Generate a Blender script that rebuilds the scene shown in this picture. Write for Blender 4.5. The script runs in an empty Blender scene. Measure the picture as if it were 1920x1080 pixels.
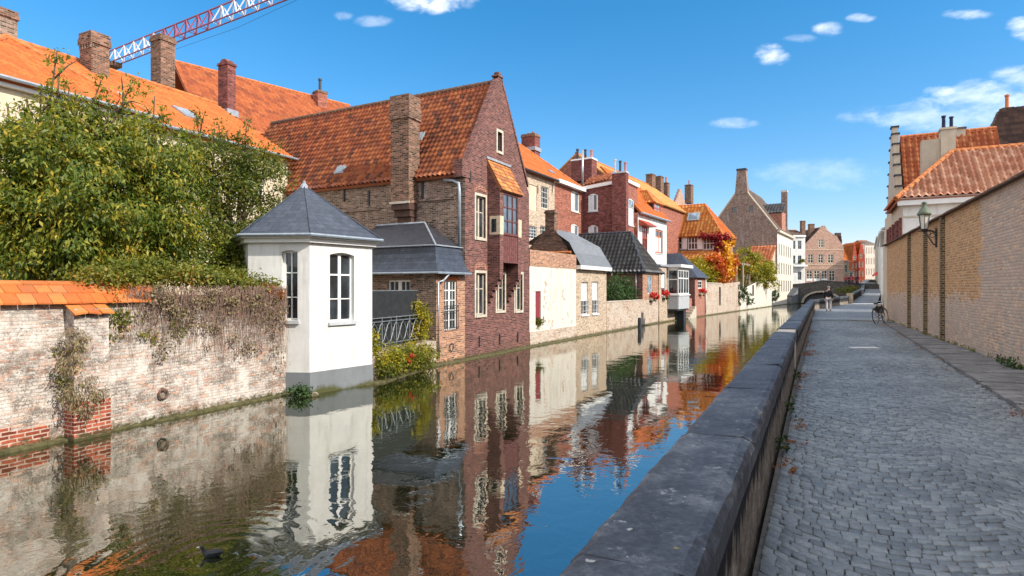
import bpy, bmesh, math, random
import numpy as np
from mathutils import Vector, Matrix
from mathutils.geometry import tessellate_polygon
random.seed(7); rng = np.random.default_rng(7)
sc = bpy.context.scene; COL = sc.collection
F = 1109.0; CZ = 2.9                      # focal length in photo pixels; eye height over the water
R = math.radians
def ray(px, py): return Vector(((px-960)/F, 1.0, (540-py)/F))
def at(px, py, Y):
    r = ray(px, py); return Vector((r.x*Y, Y, CZ+r.z*Y))
def ground(px, py, z=0.0):
    return at(px, py, F*(CZ-z)/(py-540))
ORG = {}
# ------------------------------------------------------------------ frames
class Fr:
    def __init__(s, x, y, ux, uy):
        l = math.hypot(ux, uy); s.o = Vector((x, y, 0)); s.u = Vector((ux/l, uy/l, 0)); s.v = Vector((-uy/l, ux/l, 0))
    def p(s, u, v, z): return s.o+s.u*u+s.v*v+Vector((0, 0, z))
    def uz(s, px, py, v=0.0):
        r = ray(px, py); n = s.v; t = (s.o+n*v-Vector((0, 0, CZ))).dot(n)/r.dot(n)
        q = Vector((0, 0, CZ))+r*t; return (q-s.o).dot(s.u), q.z
    def vz(s, px, py, u=0.0):
        r = ray(px, py); n = s.u; t = (s.o+n*u-Vector((0, 0, CZ))).dot(n)/r.dot(n)
        q = Vector((0, 0, CZ))+r*t; return (q-s.o).dot(s.v), q.z
    def rect(s, plane, c, x0, y0, x1, y1):
        g = s.uz if plane == 'v' else s.vz
        a0, za = g(x0, (y0+y1)/2, c); a1, zb = g(x1, (y0+y1)/2, c)
        am = (x0+x1)/2
        zt = g(am, y0, c)[1]; zb = g(am, y1, c)[1]
        return (min(a0, a1), zb, max(a0, a1), zt)
# ------------------------------------------------------------------ mesh builder
class MB:
    def __init__(s): s.v = []; s.f = []; s.uv = []; s.mi = []; s.cur = 0
    def face(s, pts, uvs=None):
        i = len(s.v); s.v += [Vector(p) for p in pts]; s.f.append(list(range(i, i+len(pts)))); s.uv.append(uvs); s.mi.append(s.cur)
    def hexa(s, c):                      # 8 corners: bottom 4 ccw, top 4 ccw
        for q in ((3, 2, 1, 0), (4, 5, 6, 7), (0, 1, 5, 4), (1, 2, 6, 5), (2, 3, 7, 6), (3, 0, 4, 7)):
            s.face([c[k] for k in q])
    def fb(s, f, u0, u1, v0, v1, z0, z1):
        s.hexa([f.p(u0, v0, z0), f.p(u1, v0, z0), f.p(u1, v1, z0), f.p(u0, v1, z0), f.p(u0, v0, z1), f.p(u1, v0, z1), f.p(u1, v1, z1), f.p(u0, v1, z1)])
    def pb(s, f, plane, c, a0, a1, z0, z1, d0, d1):
        if plane == 'v': s.fb(f, a0, a1, c+d0, c+d1, z0, z1)
        else: s.fb(f, c+d0, c+d1, a0, a1, z0, z1)
    def box(s, cx, cy, cz, sx, sy, sz, rz=0):
        c, n = math.cos(rz), math.sin(rz); out = []
        for z in (-1, 1):
            for x, y in ((-1, -1), (1, -1), (1, 1), (-1, 1)):
                X, Y = x*sx/2, y*sy/2; out.append(Vector((cx+c*X-n*Y, cy+n*X+c*Y, cz+z*sz/2)))
        s.hexa(out)
    def tube(s, pts, r, n=6, caps=True):
        pts = [Vector(p) for p in pts]; m = len(pts)
        rr = r if isinstance(r, (list, tuple)) else [r]*m
        rings = []; prev = None
        for i, p in enumerate(pts):
            t = (pts[min(i+1, m-1)]-pts[max(i-1, 0)])
            if t.length < 1e-9: t = Vector((0, 0, 1))
            t.normalize()
            a = prev if prev is not None else (Vector((0, 0, 1)) if abs(t.z) < .9 else Vector((1, 0, 0)))
            x = a.cross(t)
            if x.length < 1e-6: x = Vector((1, 0, 0)).cross(t)
            x.normalize(); y = t.cross(x); prev = y.cross(t)*-1 if False else a
            b = len(s.v)
            for k in range(n):
                w = 2*math.pi*k/n; s.v.append(p+x*(rr[i]*math.cos(w))+y*(rr[i]*math.sin(w)))
            rings.append(b)
        for i in range(m-1):
            for k in range(n):
                a, b = rings[i], rings[i+1]; k2 = (k+1) % n
                s.f.append([a+k, a+k2, b+k2, b+k]); s.uv.append(None); s.mi.append(s.cur)
        if caps:
            s.f.append([rings[0]+k for k in range(n)][::-1]); s.uv.append(None); s.mi.append(s.cur)
            s.f.append([rings[-1]+k for k in range(n)]); s.uv.append(None); s.mi.append(s.cur)
    def lathe(s, c, prof, n=16, ax=None):
        c = Vector(c); rings = []
        for r, z in prof:
            b = len(s.v)
            for k in range(n):
                w = 2*math.pi*k/n; s.v.append(c+Vector((r*math.cos(w), r*math.sin(w), z)))
            rings.append(b)
        for i in range(len(rings)-1):
            for k in range(n):
                a, b = rings[i], rings[i+1]; k2 = (k+1) % n
                s.f.append([a+k, a+k2, b+k2, b+k]); s.uv.append(None); s.mi.append(s.cur)
        s.f.append([rings[0]+k for k in range(n)][::-1]); s.uv.append(None); s.mi.append(s.cur)
        s.f.append([rings[-1]+k for k in range(n)]); s.uv.append(None); s.mi.append(s.cur)
    def slab(s, pts, t):                 # convex polygon with thickness downwards along its normal
        pts = [Vector(p) for p in pts]; n = (pts[1]-pts[0]).cross(pts[-1]-pts[0]).normalized()
        if n.z < 0: pts = pts[::-1]; n = -n
        lo = [p-n*t for p in pts]
        s.face(pts); s.face(lo[::-1])
        for i in range(len(pts)):
            j = (i+1) % len(pts); s.face([lo[i], lo[j], pts[j], pts[i]])
    def build(s, name, mat, parent=None, smooth=False, org=None):
        o0 = ORG.get(parent.name, Vector((0, 0, 0))) if parent else (Vector(org) if org is not None else Vector((0, 0, 0)))
        me = bpy.data.meshes.new(name)
        me.from_pydata([tuple(v-o0) for v in s.v], [], s.f)
        uvl = me.uv_layers.new(name='UVMap')
        V = s.v; li = 0; data = np.zeros(len(me.loops)*2, dtype=np.float32)
        for fi, f in enumerate(s.f):
            u = s.uv[fi]
            if u is None:
                a = V[f[0]]; n = Vector((0, 0, 0))
                for k in range(1, len(f)-1): n += (V[f[k]]-a).cross(V[f[k+1]]-a)
                if n.length < 1e-12: n = Vector((0, 0, 1))
                n.normalize()
                if abs(n.z) > .98: T = Vector((1, 0, 0)); B = Vector((0, 1, 0))
                else:
                    T = Vector((0, 0, 1)).cross(n).normalized(); B = n.cross(T)
                for k in f:
                    data[li*2] = V[k].dot(T); data[li*2+1] = V[k].dot(B); li += 1
            else:
                for q in u: data[li*2] = q[0]; data[li*2+1] = q[1]; li += 1
        uvl.data.foreach_set('uv', data)
        mats = mat if isinstance(mat, (list, tuple)) else [mat]
        for m in mats: me.materials.append(M[m] if isinstance(m, str) else m)
        if len(mats) > 1: me.polygons.foreach_set('material_index', s.mi)
        if smooth: me.polygons.foreach_set('use_smooth', [True]*len(me.polygons))
        me.update()
        o = bpy.data.objects.new(name, me); COL.objects.link(o)
        if parent: o.parent = parent
        else: o.location = o0
        ORG[o.name] = o0
        return o
def tag(o, label, cat, group=None):
    o['label'] = label; o['category'] = cat
    if group: o['group'] = group
    return o
def thing(name, label, cat, loc=(0, 0, 0), group=None):
    o = bpy.data.objects.new(name, None); COL.objects.link(o); o.location = loc; o.empty_display_size = .2
    ORG[o.name] = Vector(loc); return tag(o, label, cat, group)
def struct(o, kind='structure'): o['kind'] = kind; return o
def dup(root, loc, rz=None, label=None, scale=None):
    def cp(o, par):
        c = o.copy(); COL.objects.link(c)
        if par: c.parent = par
        for ch in list(o.children): cp(ch, c)
        return c
    r = cp(root, None); r.location = loc
    if rz is not None: r.rotation_euler = (0, 0, rz)
    if scale: r.scale = (scale,)*3
    if label: r['label'] = label
    return r
# ------------------------------------------------------------------ materials
M = {}
class G:
    def __init__(s, name):
        s.m = bpy.data.materials.new(name); s.m.use_nodes = True; s.t = s.m.node_tree; s.t.nodes.clear(); M[name] = s.m
    def n(s, typ, ins=None, **props):
        d = s.t.nodes.new('ShaderNode'+typ)
        for k, v in props.items(): setattr(d, k, v)
        for k, v in (ins or {}).items(): s.set(d.inputs[k], v)
        return d
    def set(s, i, v):
        if isinstance(v, bpy.types.NodeSocket): s.t.links.new(v, i)
        else:
            if i.type == 'RGBA' and len(v) == 3: v = (*v, 1)
            i.default_value = v
    def mix(s, f, a, b, bt='MIX'):
        d = s.n('Mix', data_type='RGBA', blend_type=bt); s.set(d.inputs[0], f); s.set(d.inputs[6], a); s.set(d.inputs[7], b); return d.outputs[2]
    def ma(s, op, a, b=0.0, c=0.0, clamp=False):
        d = s.n('Math', operation=op, use_clamp=clamp); s.set(d.inputs[0], a); s.set(d.inputs[1], b); s.set(d.inputs[2], c); return d.outputs[0]
    def ramp(s, f, stops, interp='LINEAR'):
        d = s.n('ValToRGB', {0: f}); e = d.color_ramp.elements; d.color_ramp.interpolation = interp
        while len(e) < len(stops): e.new(.5)
        for k, (p, c) in enumerate(stops):
            e[k].position = p; e[k].color = (*c, 1) if not isinstance(c, float) else (c, c, c, 1)
        return d.outputs[0]
    def step(s, f, a, b):
        d = s.n('MapRange', {0: f, 1: a, 2: b}, interpolation_type='SMOOTHSTEP'); return d.outputs[0]
    def noise(s, vec, scale, det=4.0, rough=.6, dist=0.0):
        return s.n('TexNoise', {'Vector': vec, 'Scale': scale, 'Detail': det, 'Roughness': rough, 'Distortion': dist}).outputs[0]
    def uv(s): return s.n('TexCoord').outputs['UV']
    def pos(s): return s.n('NewGeometry').outputs['Position']
    def z(s): return s.n('SeparateXYZ', {0: s.pos()}).outputs[2]
    def sc(s, vec, x, y, z=1.0):
        return s.n('VectorMath', {0: vec, 1: (x, y, z)}, operation='MULTIPLY').outputs[0]
    def bump(s, h, st=.5, dist=.02, nrm=None):
        i = {'Height': h, 'Strength': st, 'Distance': dist}
        if nrm is not None: i['Normal'] = nrm
        return s.n('Bump', i).outputs[0]
    def out(s, col, rough=.8, nrm=None, spec=.3, metal=0.0, **kw):
        b = s.n('BsdfPrincipled'); s.set(b.inputs['Base Color'], col); s.set(b.inputs['Roughness'], rough); s.set(b.inputs['Metallic'], metal)
        s.set(b.inputs['Specular IOR Level'], spec)
        for k, v in kw.items(): s.set(b.inputs[k], v)
        if nrm is not None: s.set(b.inputs['Normal'], nrm)
        o = s.n('OutputMaterial'); s.t.links.new(b.outputs[0], o.inputs[0]); return b
def plain(name, col, rough=.7, var=.15, spec=.3, metal=0.0, nscale=6.0, bump=0.0):
    g = G(name); n = g.noise(g.pos(), nscale, 5)
    lo = tuple(c*(1-var) for c in col); hi = tuple(min(1, c*(1+var)) for c in col)
    c = g.ramp(n, [(.3, lo), (.7, hi)])
    g.out(c, rough, g.bump(n, bump, .02) if bump else None, spec, metal)
def brick(name, c1, c2, mortar, bw=.24, bh=.075, ms=.012, white=None, wcol=(.75, .7, .64), dark=None, dcol=(.06, .045, .04), patch=None, algae=True, wash=.88, mottle=False, grime=False, contrast=1.0, wscale=1.1, bstr=.6, pale=None):
    g = G(name); uv = g.uv(); P = g.pos()
    wob = g.n('TexNoise', {'Vector': uv, 'Scale': 2.5, 'Detail': 2.0}).outputs['Color']
    uvw = g.n('VectorMath', {0: wob, 1: (.02, .03, 0), 2: uv}, operation='MULTIPLY_ADD').outputs[0]
    bt = g.n('TexBrick', {'Vector': uvw, 'Color1': c1, 'Color2': c2, 'Mortar': mortar, 'Scale': 1.0, 'Mortar Size': ms, 'Mortar Smooth': .3, 'Bias': 0.0, 'Brick Width': bw, 'Row Height': bh})
    col = bt.outputs['Color']; fac = bt.outputs['Fac']
    n1 = g.noise(P, 9, 5, .7); n2 = g.noise(P, wscale, 6, .68); n3 = g.noise(P, 30, 3, .7)
    st = g.noise(g.sc(P, 3.0, 3.0, .5), 1.0, 5, .7)
    # per-brick burnt / pale bricks
    sxy = g.n('SeparateXYZ', {0: uvw}); rown = g.ma('FLOOR', g.ma('DIVIDE', sxy.outputs[1], bh)); odd = g.ma('SUBTRACT', 1.0, g.ma('FLOORED_MODULO', rown, 2.0))
    coln = g.ma('FLOOR', g.ma('DIVIDE', g.ma('ADD', sxy.outputs[0], g.ma('MULTIPLY', odd, bw*.5)), bw)); cid = g.n('CombineXYZ', {0: coln, 1: rown}).outputs[0]
    cell = g.n('TexWhiteNoise', {0: cid}, noise_dimensions='2D').outputs[0]; cellp = g.sc(cid, bw, bh)
    col = g.mix(g.ma('MULTIPLY', g.step(cell, .62, .95), g.ma('MULTIPLY', g.ma('SUBTRACT', 1.0, fac), .7*contrast)), col, tuple(x*.32 for x in c2))
    col = g.mix(g.ma('MULTIPLY', g.step(cell, .3, .05), g.ma('MULTIPLY', g.ma('SUBTRACT', 1.0, fac), .5*contrast)), col, tuple(min(.8, x*1.7+.04) for x in c1))
    col = g.mix(1.0, col, g.ramp(n1, [(.25, (.62,)*3), (.75, (1.28,)*3)]), 'MULTIPLY')
    if patch:                              # (s threshold along uv.x, z threshold, colour1, colour2): a rebuilt area in other bricks
        px, pz, q1, q2 = patch
        b2 = g.n('TexBrick', {'Vector': uvw, 'Color1': q1, 'Color2': q2, 'Mortar': (.55, .42, .28), 'Scale': 1.0, 'Mortar Size': ms, 'Mortar Smooth': .3, 'Brick Width': bw, 'Row Height': bh})
    if white:
        w = g.step(g.ma('ADD', n2, g.ma('MULTIPLY', g.ma('SUBTRACT', n3, .5), .55)), white-.05, white+.06)
        if mottle:
            nb_ = g.noise(cellp, wscale, 6, .7); n4 = g.noise(P, 7, 5, .75)
            w = g.step(g.ma('ADD', g.ma('ADD', nb_, g.ma('MULTIPLY', g.ma('SUBTRACT', cell, .5), .2)), g.ma('MULTIPLY', g.ma('SUBTRACT', n4, .5), .5)), white-.13, white+.13); w = g.ma('MULTIPLY', w, g.ma('MULTIPLY_ADD', g.step(n3, .3, .6), .3, .7))
        else: w = g.ma('MULTIPLY', w, g.ma('MULTIPLY_ADD', g.step(n3, .3, .6), .45, .55))
        w = w if mottle else g.ma('MULTIPLY', w, g.ma('MULTIPLY_ADD', g.step(cell, .9, .35), .4, .6))
        jl = g.ma('MULTIPLY', g.ma('MULTIPLY', fac, w), .55 if mottle else .3)
        col = g.mix(g.ma('MULTIPLY', w, wash), col, g.mix(n1, wcol, tuple(x*.78 for x in wcol)))
    if white: col = g.mix(jl, col, (.2, .16, .12))
    if grime:
        fz = g.ma('MULTIPLY', g.ma('SUBTRACT', n3, .5), .9); n5 = g.noise(P, 6, 5, .75)
        gr = g.step(g.ma('ADD', g.ma('ADD', g.noise(g.sc(P, 1, 1, 2.4), 1.9, 7, .74), g.ma('MULTIPLY', g.ma('SUBTRACT', n5, .5), .5)), fz), .45, .6)
        col = g.mix(g.ma('MULTIPLY', gr, .78), col, g.mix(n1, (.2, .165, .14), (.1, .08, .065)))
        bl = g.step(g.ma('ADD', g.ma('ADD', g.noise(P, 1.25, 6, .72), g.ma('MULTIPLY', g.ma('SUBTRACT', n5, .5), .4)), g.ma('MULTIPLY', fz, .6)), .51, .62)
        col = g.mix(g.ma('MULTIPLY', bl, .86), col, g.mix(n1, (.84, .78, .71), (.66, .6, .54)))
        sk = g.step(g.noise(g.sc(P, 5, 5, .45), 1.0, 5, .7), .57, .72); col = g.mix(g.ma('MULTIPLY', sk, .5), col, (.13, .1, .08))
    if pale: col = g.mix(g.ma('MULTIPLY', g.step(st, pale, pale+.25), .55), col, (.62, .55, .48))
    if patch:
        sx = g.n('SeparateXYZ', {0: uv}).outputs[0]; zz = g.z()
        jag = g.ma('ADD', g.ma('MULTIPLY', g.ma('SUBTRACT', g.noise(P, 1.6, 4), .5), .9), g.ma('MULTIPLY', g.ma('SUBTRACT', cell, .5), .3))
        k = g.ma('MULTIPLY', g.ma('LESS_THAN' if px[1] > 0 else 'GREATER_THAN', g.ma('ADD', sx, jag), px[0]), g.ma('GREATER_THAN', g.ma('ADD', zz, jag), pz))
        c3 = g.mix(1.0, g.mix(g.ma('MULTIPLY', g.step(cell, .55, .95), g.ma('MULTIPLY', g.ma('SUBTRACT', 1.0, fac), .55)), b2.outputs['Color'], tuple(x*.4 for x in q2)), g.ramp(n1, [(.25, (.65,)*3), (.75, (1.25,)*3)]), 'MULTIPLY')
        col = g.mix(k, col, c3)
    if dark:
        d = g.step(g.ma('ADD', g.ma('MULTIPLY', n2, .5), g.ma('MULTIPLY', st, .5)), dark, dark+.14)
        col = g.mix(g.ma('MULTIPLY', d, .75), col, dcol)
    if algae:
        zn = g.ma('ADD', g.z(), g.ma('MULTIPLY', g.ma('SUBTRACT', n1, .5), .5))
        col = g.mix(g.step(zn, .2, .02), col, (.075, .07, .03))
    h = g.ma('ADD', g.ma('MULTIPLY', fac, -1.0), g.ma('MULTIPLY', n3, .8))
    g.out(col, .88, g.bump(h, bstr, .015), .2)
def tiles(name, cols, dirt=.35, moss=None, dcol=(.05, .035, .03), rough=.75):
    g = G(name); uv = g.uv(); P = g.pos()
    cell = g.n('TexWhiteNoise', {0: g.n('VectorMath', {0: uv}, operation='FLOOR').outputs[0]}, noise_dimensions='2D').outputs[0]
    n = len(cols); col = g.ramp(cell, [(i/n, c) for i, c in enumerate(cols)], 'CONSTANT')
    n1 = g.noise(P, 14, 5, .7); n2 = g.noise(P, .8, 6, .7)
    col = g.mix(1.0, col, g.ramp(n1, [(.25, (.68,)*3), (.75, (1.22,)*3)]), 'MULTIPLY')
    if dirt: col = g.mix(g.ma('MULTIPLY', g.step(g.ma('ADD', n2, g.ma('MULTIPLY', g.ma('SUBTRACT', n1, .5), .6)), .5, .72), dirt), col, dcol)
    if moss: col = g.mix(g.step(g.noise(P, 2.2, 6, .7), .6, .72), col, moss)
    g.out(col, rough, g.bump(n1, .3, .01), .3)
def slate(name, c1, c2, w=.28, h=.2, spots=True):
    g = G(name); uv = g.uv(); P = g.pos()
    bt = g.n('TexBrick', {'Vector': uv, 'Color1': c1, 'Color2': c2, 'Mortar': tuple(x*.35 for x in c1), 'Scale': 1.0, 'Mortar Size': .008, 'Mortar Smooth': .2, 'Brick Width': w, 'Row Height': h})
    n1 = g.noise(P, 7, 5, .7); col = g.mix(1.0, bt.outputs[0], g.ramp(n1, [(.25, (.65,)*3), (.75, (1.35,)*3)]), 'MULTIPLY')
    if spots: col = g.mix(g.step(g.noise(P, 11, 3, .7), .7, .76), col, (.3, .29, .24))
    g.out(col, .48, g.bump(g.ma('SUBTRACT', g.ma('MULTIPLY', n1, .4), bt.outputs['Fac']), .5, .012), .4)
def leafmat(name, stops, trans=.45, nsc=.7):
    g = G(name); r = g.n('NewGeometry').outputs['Random Per Island']; n = g.noise(g.pos(), nsc, 3)
    f = g.ma('ADD', g.ma('MULTIPLY', r, .55), g.ma('MULTIPLY', g.ma('SUBTRACT', n, .3), 1.1), clamp=True)
    col = g.ramp(f, stops)
    b = g.n('BsdfPrincipled'); g.set(b.inputs['Base Color'], col); g.set(b.inputs['Roughness'], .5); g.set(b.inputs['Specular IOR Level'], .35)
    t = g.n('BsdfTranslucent', {'Color': g.mix(1.0, col, (1.6, 1.5, .6), 'MULTIPLY')}); m = g.n('MixShader', {0: trans*.6})
    g.t.links.new(b.outputs[0], m.inputs[1]); g.t.links.new(t.outputs[0], m.inputs[2])
    o = g.n('OutputMaterial'); g.t.links.new(m.outputs[0], o.inputs[0])
def render_mat(name, col, dirt=.3, dcol=(.35, .33, .3), rough=.85, streak=True, peel=None):
    g = G(name); P = g.pos(); n = g.noise(P, 1.6, 6, .65); s = g.noise(g.sc(P, 5.0, 5.0, .6), 1.0, 5, .7); f = g.noise(P, 40, 3)
    c = g.mix(g.ma('MULTIPLY', g.step(s, .46, .74), dirt), col, dcol)
    c = g.mix(1.0, c, g.ramp(n, [(.3, (.86,)*3), (.7, (1.06,)*3)]), 'MULTIPLY')
    if peel:
        bt = g.n('TexBrick', {'Vector': g.uv(), 'Color1': (.38, .2, .13), 'Color2': (.5, .32, .22), 'Mortar': (.55, .5, .44), 'Scale': 1.0, 'Mortar Size': .012, 'Brick Width': .24, 'Row Height': .075})
        c = g.mix(g.step(g.ma('ADD', n, g.ma('MULTIPLY', g.ma('SUBTRACT', f, .5), .2)), peel, peel+.04), c, bt.outputs[0])
    zn = g.ma('ADD', g.z(), g.ma('MULTIPLY', g.ma('SUBTRACT', n, .5), .5))
    c = g.mix(g.step(zn, .2, .02), c, (.08, .085, .03))
    g.out(c, rough, g.bump(g.ma('ADD', n, g.ma('MULTIPLY', f, .25)), .25, .02), .25)
def glass(name, col=(.02, .025, .03), rough=.06):
    g = G(name); P = g.pos(); n = g.noise(P, 1.3, 2); c = g.mix(g.step(n, .45, .7), col, tuple(x*2.2+.01 for x in col))
    g.out(c, rough, g.bump(g.noise(P, .9, 1), .12, .05), .9)
# ------------------------------------------------------------------ material library
brick('dark_brick', (.21, .072, .058), (.125, .05, .045), (.25, .17, .15), dark=.6, pale=.74)
brick('old_brick', (.27, .17, .125), (.15, .1, .08), (.36, .3, .24), dark=.58, pale=.55, contrast=1.2)
brick('orange_brick', (.5, .22, .11), (.36, .15, .085), (.5, .4, .32), white=.66, wcol=(.6, .48, .38))
brick('garden_brick', (.5, .27, .19), (.4, .22, .16), (.58, .5, .43), bw=.21, bh=.066, ms=.011, grime=True, white=.46, wcol=(.8, .74, .67), dark=.535, dcol=(.14, .11, .085), contrast=1.3, wscale=1.7, wash=.9, mottle=True)
brick('repair_brick', (.42, .1, .05), (.33, .075, .045), (.55, .4, .32), ms=.014)
brick('pier_brick', (.34, .17, .11), (.2, .11, .08), (.45, .38, .3), white=.6, dark=.5, dcol=(.08, .06, .045))
brick('cream_brick', (.58, .42, .3), (.48, .34, .24), (.62, .53, .43), white=.72, wcol=(.68, .6, .5), dark=.68, contrast=.8)
brick('quay_brick', (.55, .36, .26), (.42, .26, .18), (.62, .54, .45), white=.48, wcol=(.75, .66, .56), dark=.62)
brick('red_brick', (.4, .13, .085), (.3, .1, .07), (.42, .23, .17), ms=.008, dark=.68)
brick('maroon_brick', (.24, .075, .065), (.17, .058, .052), (.26, .13, .11), ms=.008, dark=.68)
brick('grey_gable_brick', (.3, .18, .14), (.19, .115, .09), (.36, .29, .24), dark=.57, pale=.5, contrast=1.3, white=.56, wcol=(.42, .34, .29), wash=.6)
brick('pink_brick', (.5, .28, .2), (.42, .22, .16), (.58, .46, .38))
brick('scarlet_brick', (.5, .07, .035), (.4, .055, .03), (.42, .16, .1), algae=False)
_fs = Fr(19.25, 30.5, 9.9-19.25, 11.4-30.5)
brick('street_brick', (.58, .32, .19), (.44, .2, .12), (.68, .58, .47), bw=.22, bh=.07, ms=.016, white=.43, wcol=(.76, .66, .56), dark=.64, contrast=1.1, wscale=.8, algae=False, wash=.6, mottle=True, patch=((_fs.o.dot(_fs.u)+_fs.uz(1838, 500)[0], 1), 2.66, (.72, .38, .15), (.56, .27, .1)))
brick('chimney_brick', (.24, .115, .075), (.125, .065, .05), (.28, .22, .16), dark=.58, dcol=(.05, .04, .03), contrast=1.3)
brick('street_ochre', (.74, .43, .15), (.6, .34, .11), (.74, .58, .38), bw=.22, bh=.07, ms=.014, dark=.66, contrast=.9, algae=False)
brick('street_pier', (.13, .085, .05), (.07, .05, .035), (.3, .24, .15), bw=.22, bh=.07, ms=.016, dark=.55, algae=False)
brick('vault_brick', (.13, .12, .115), (.08, .08, .08), (.16, .15, .14), dark=.55)
OT = [(.58, .16, .038), (.53, .138, .033), (.61, .18, .046), (.5, .125, .032)]
tiles('orange_tile', OT, .12)
tiles('burnt_tile', [(.46, .145, .06), (.38, .115, .05), (.52, .18, .075), (.3, .09, .045), (.44, .135, .055), (.17, .07, .05), (.5, .165, .065), (.35, .115, .06), (.42, .14, .07), (.26, .085, .05)], .5)
tiles('mottled_tile', [(.46, .125, .042), (.4, .1, .038), (.3, .08, .035), (.5, .145, .048), (.43, .115, .04)], .35)
tiles('red_tile', [(.6, .2, .085), (.53, .16, .065), (.66, .25, .11), (.46, .135, .06)], .15)
tiles('coping_tile', [(.6, .17, .035), (.52, .13, .03), (.62, .2, .05), (.48, .13, .035), (.56, .15, .03), (.58, .2, .06)], .6, None, (.2, .1, .05))
tiles('rose_tile', [(.6, .3, .19), (.54, .24, .145), (.66, .36, .24), (.46, .2, .12)], .2)
tiles('amber_tile', [(.68, .27, .07), (.62, .23, .055), (.72, .33, .1), (.54, .18, .045)], .12)
tiles('yellow_tile', [(.62, .29, .085), (.56, .25, .075), (.66, .33, .11)], .12)
tiles('mossy_tile', [(.55, .2, .05), (.45, .15, .045), (.6, .26, .08), (.3, .12, .05)], .3, (.35, .22, .05))
tiles('black_tile', [(.1, .1, .105), (.08, .08, .085), (.13, .13, .13), (.09, .09, .095)], .2, rough=.36)
tiles('brown_tile', [(.1, .06, .05), (.07, .045, .04), (.14, .08, .06)], .4)
tiles('grey_roof', [(.17, .13, .11), (.13, .1, .09), (.22, .15, .11)], .3)
slate('slate', (.06, .072, .1), (.04, .05, .072))
slate('lead', (.2, .205, .215), (.16, .165, .175), 1.2, .9, False)
slate('dark_slate', (.045, .045, .055), (.03, .032, .04))
render_mat('white_render', (.76, .75, .72), .58, (.52, .49, .43))
render_mat('plinth', (.21, .225, .24), .35, (.15, .155, .15))
render_mat('peeling_render', (.74, .69, .61), .62, (.44, .36, .28), peel=.585)
render_mat('cream_render', (.66, .56, .42), .3, (.4, .33, .25))
render_mat('white_wash', (.74, .67, .57), .35, (.5, .42, .33))
render_mat('plaster', (.55, .47, .36), .4, (.35, .29, .22))
plain('ridge_tile', (.5, .17, .055), .8, .4, nscale=5)
plain('dark_ridge', (.14, .085, .06), .85, .5, nscale=7)
plain('lead_sheet', (.3, .33, .37), .5, .25, .5)
plain('white_paint', (.8, .8, .78), .45, .05)
plain('stone', (.56, .5, .41), .85, .2, nscale=5, bump=.2)
plain('warm_stone', (.66, .52, .38), .85, .2, nscale=5)
plain('grey_paint', (.5, .52, .54), .6, .1)
plain('dark_wood', (.09, .05, .04), .7, .3)
plain('oriel_wood', (.16, .06, .055), .7, .45, nscale=9)
plain('red_paint', (.4, .07, .04), .55, .15)
plain('wine_paint', (.25, .04, .05), .6, .15)
plain('orange_shutter', (.5, .17, .09), .6, .15)
plain('zinc', (.33, .38, .43), .45, .2, .5, .5)
plain('iron', (.035, .035, .04), .5, .3, .5)
plain('rail_iron', (.2, .23, .25), .5, .3, .5, .3)
plain('rust', (.16, .09, .06), .8, .4)
plain('clay_pot', (.5, .17, .07), .75, .2)
plain('steel', (.5, .52, .54), .35, .15, .5, .7)
plain('black_pot', (.04, .045, .06), .5, .3)
plain('bark', (.12, .085, .06), .9, .4, nscale=9)
plain('twig', (.32, .22, .17), .9, .35)
plain('petal', (.65, .03, .02), .6, .2)
plain('dark_timber', (.03, .035, .045), .7, .4)
plain('curtain', (.7, .71, .72), .6, .1)
plain('screen_mesh', (.025, .027, .03), .9, .3)
plain('white_goods', (.75, .75, .76), .4, .05)
plain('crane_red', (.36, .1, .15), .5, .2)
plain('crane_white', (.75, .75, .78), .5, .1)
plain('copper', (.12, .15, .1), .6, .4)
plain('rubber', (.02, .02, .022), .7, .2)
plain('skin', (.5, .3, .22), .6, .08)
plain('hair', (.3, .29, .28), .8, .2)
plain('brown_hair', (.06, .035, .02), .8, .2)
plain('black_cloth', (.018, .018, .025), .85, .2)
plain('pale_cloth', (.5, .48, .5), .85, .12)
plain('red_cloth', (.5, .04, .05), .85, .12)
plain('navy_cloth', (.02, .03, .07), .85, .2)
plain('plum_cloth', (.14, .02, .06), .85, .2)
plain('jean_cloth', (.06, .08, .14), .85, .2)
plain('car_paint', (.42, .45, .5), .25, .04, .6, .3)
plain('pale_car', (.7, .7, .7), .25, .04, .6)
plain('lamp_red', (.5, .03, .02), .35, .1)
plain('coot_feather', (.02, .022, .026), .6, .4)
plain('bill', (.75, .7, .62), .5, .05)
plain('algae', (.11, .1, .045), .9, .5, nscale=8, bump=.3)
plain('marker_white', (.62, .63, .63), .7, .1)
plain('awning_red', (.6, .06, .04), .7, .1)
plain('soil', (.1, .085, .06), .95, .3)
glass('glass'); glass('blue_glass', (.05, .075, .11), .08); glass('sky_glass', (.16, .2, .24), .1)
g = G('clear_lamp_glass'); g.out((.75, .72, .62), .25, None, .6)
leafmat('leaf_green', [(0, (.015, .035, .006)), (.25, (.06, .11, .013)), (.45, (.125, .165, .02)), (.68, (.25, .25, .028)), (.88, (.46, .33, .03)), (1, (.56, .36, .035))], .5, 1.5)
leafmat('leaf_dark', [(0, (.016, .03, .009)), (.35, (.06, .095, .018)), (.65, (.17, .19, .03)), (1, (.34, .24, .05))], .6, 1.4)
leafmat('leaf_hedge', [(0, (.04, .06, .01)), (.45, (.12, .15, .02)), (.75, (.24, .23, .03)), (1, (.42, .17, .04))])
leafmat('leaf_yellow', [(0, (.06, .1, .01)), (.4, (.2, .22, .015)), (.75, (.42, .33, .02)), (1, (.6, .36, .03))])
leafmat('leaf_bush', [(0, (.012, .03, .012)), (.5, (.04, .09, .025)), (1, (.09, .16, .04))])
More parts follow.
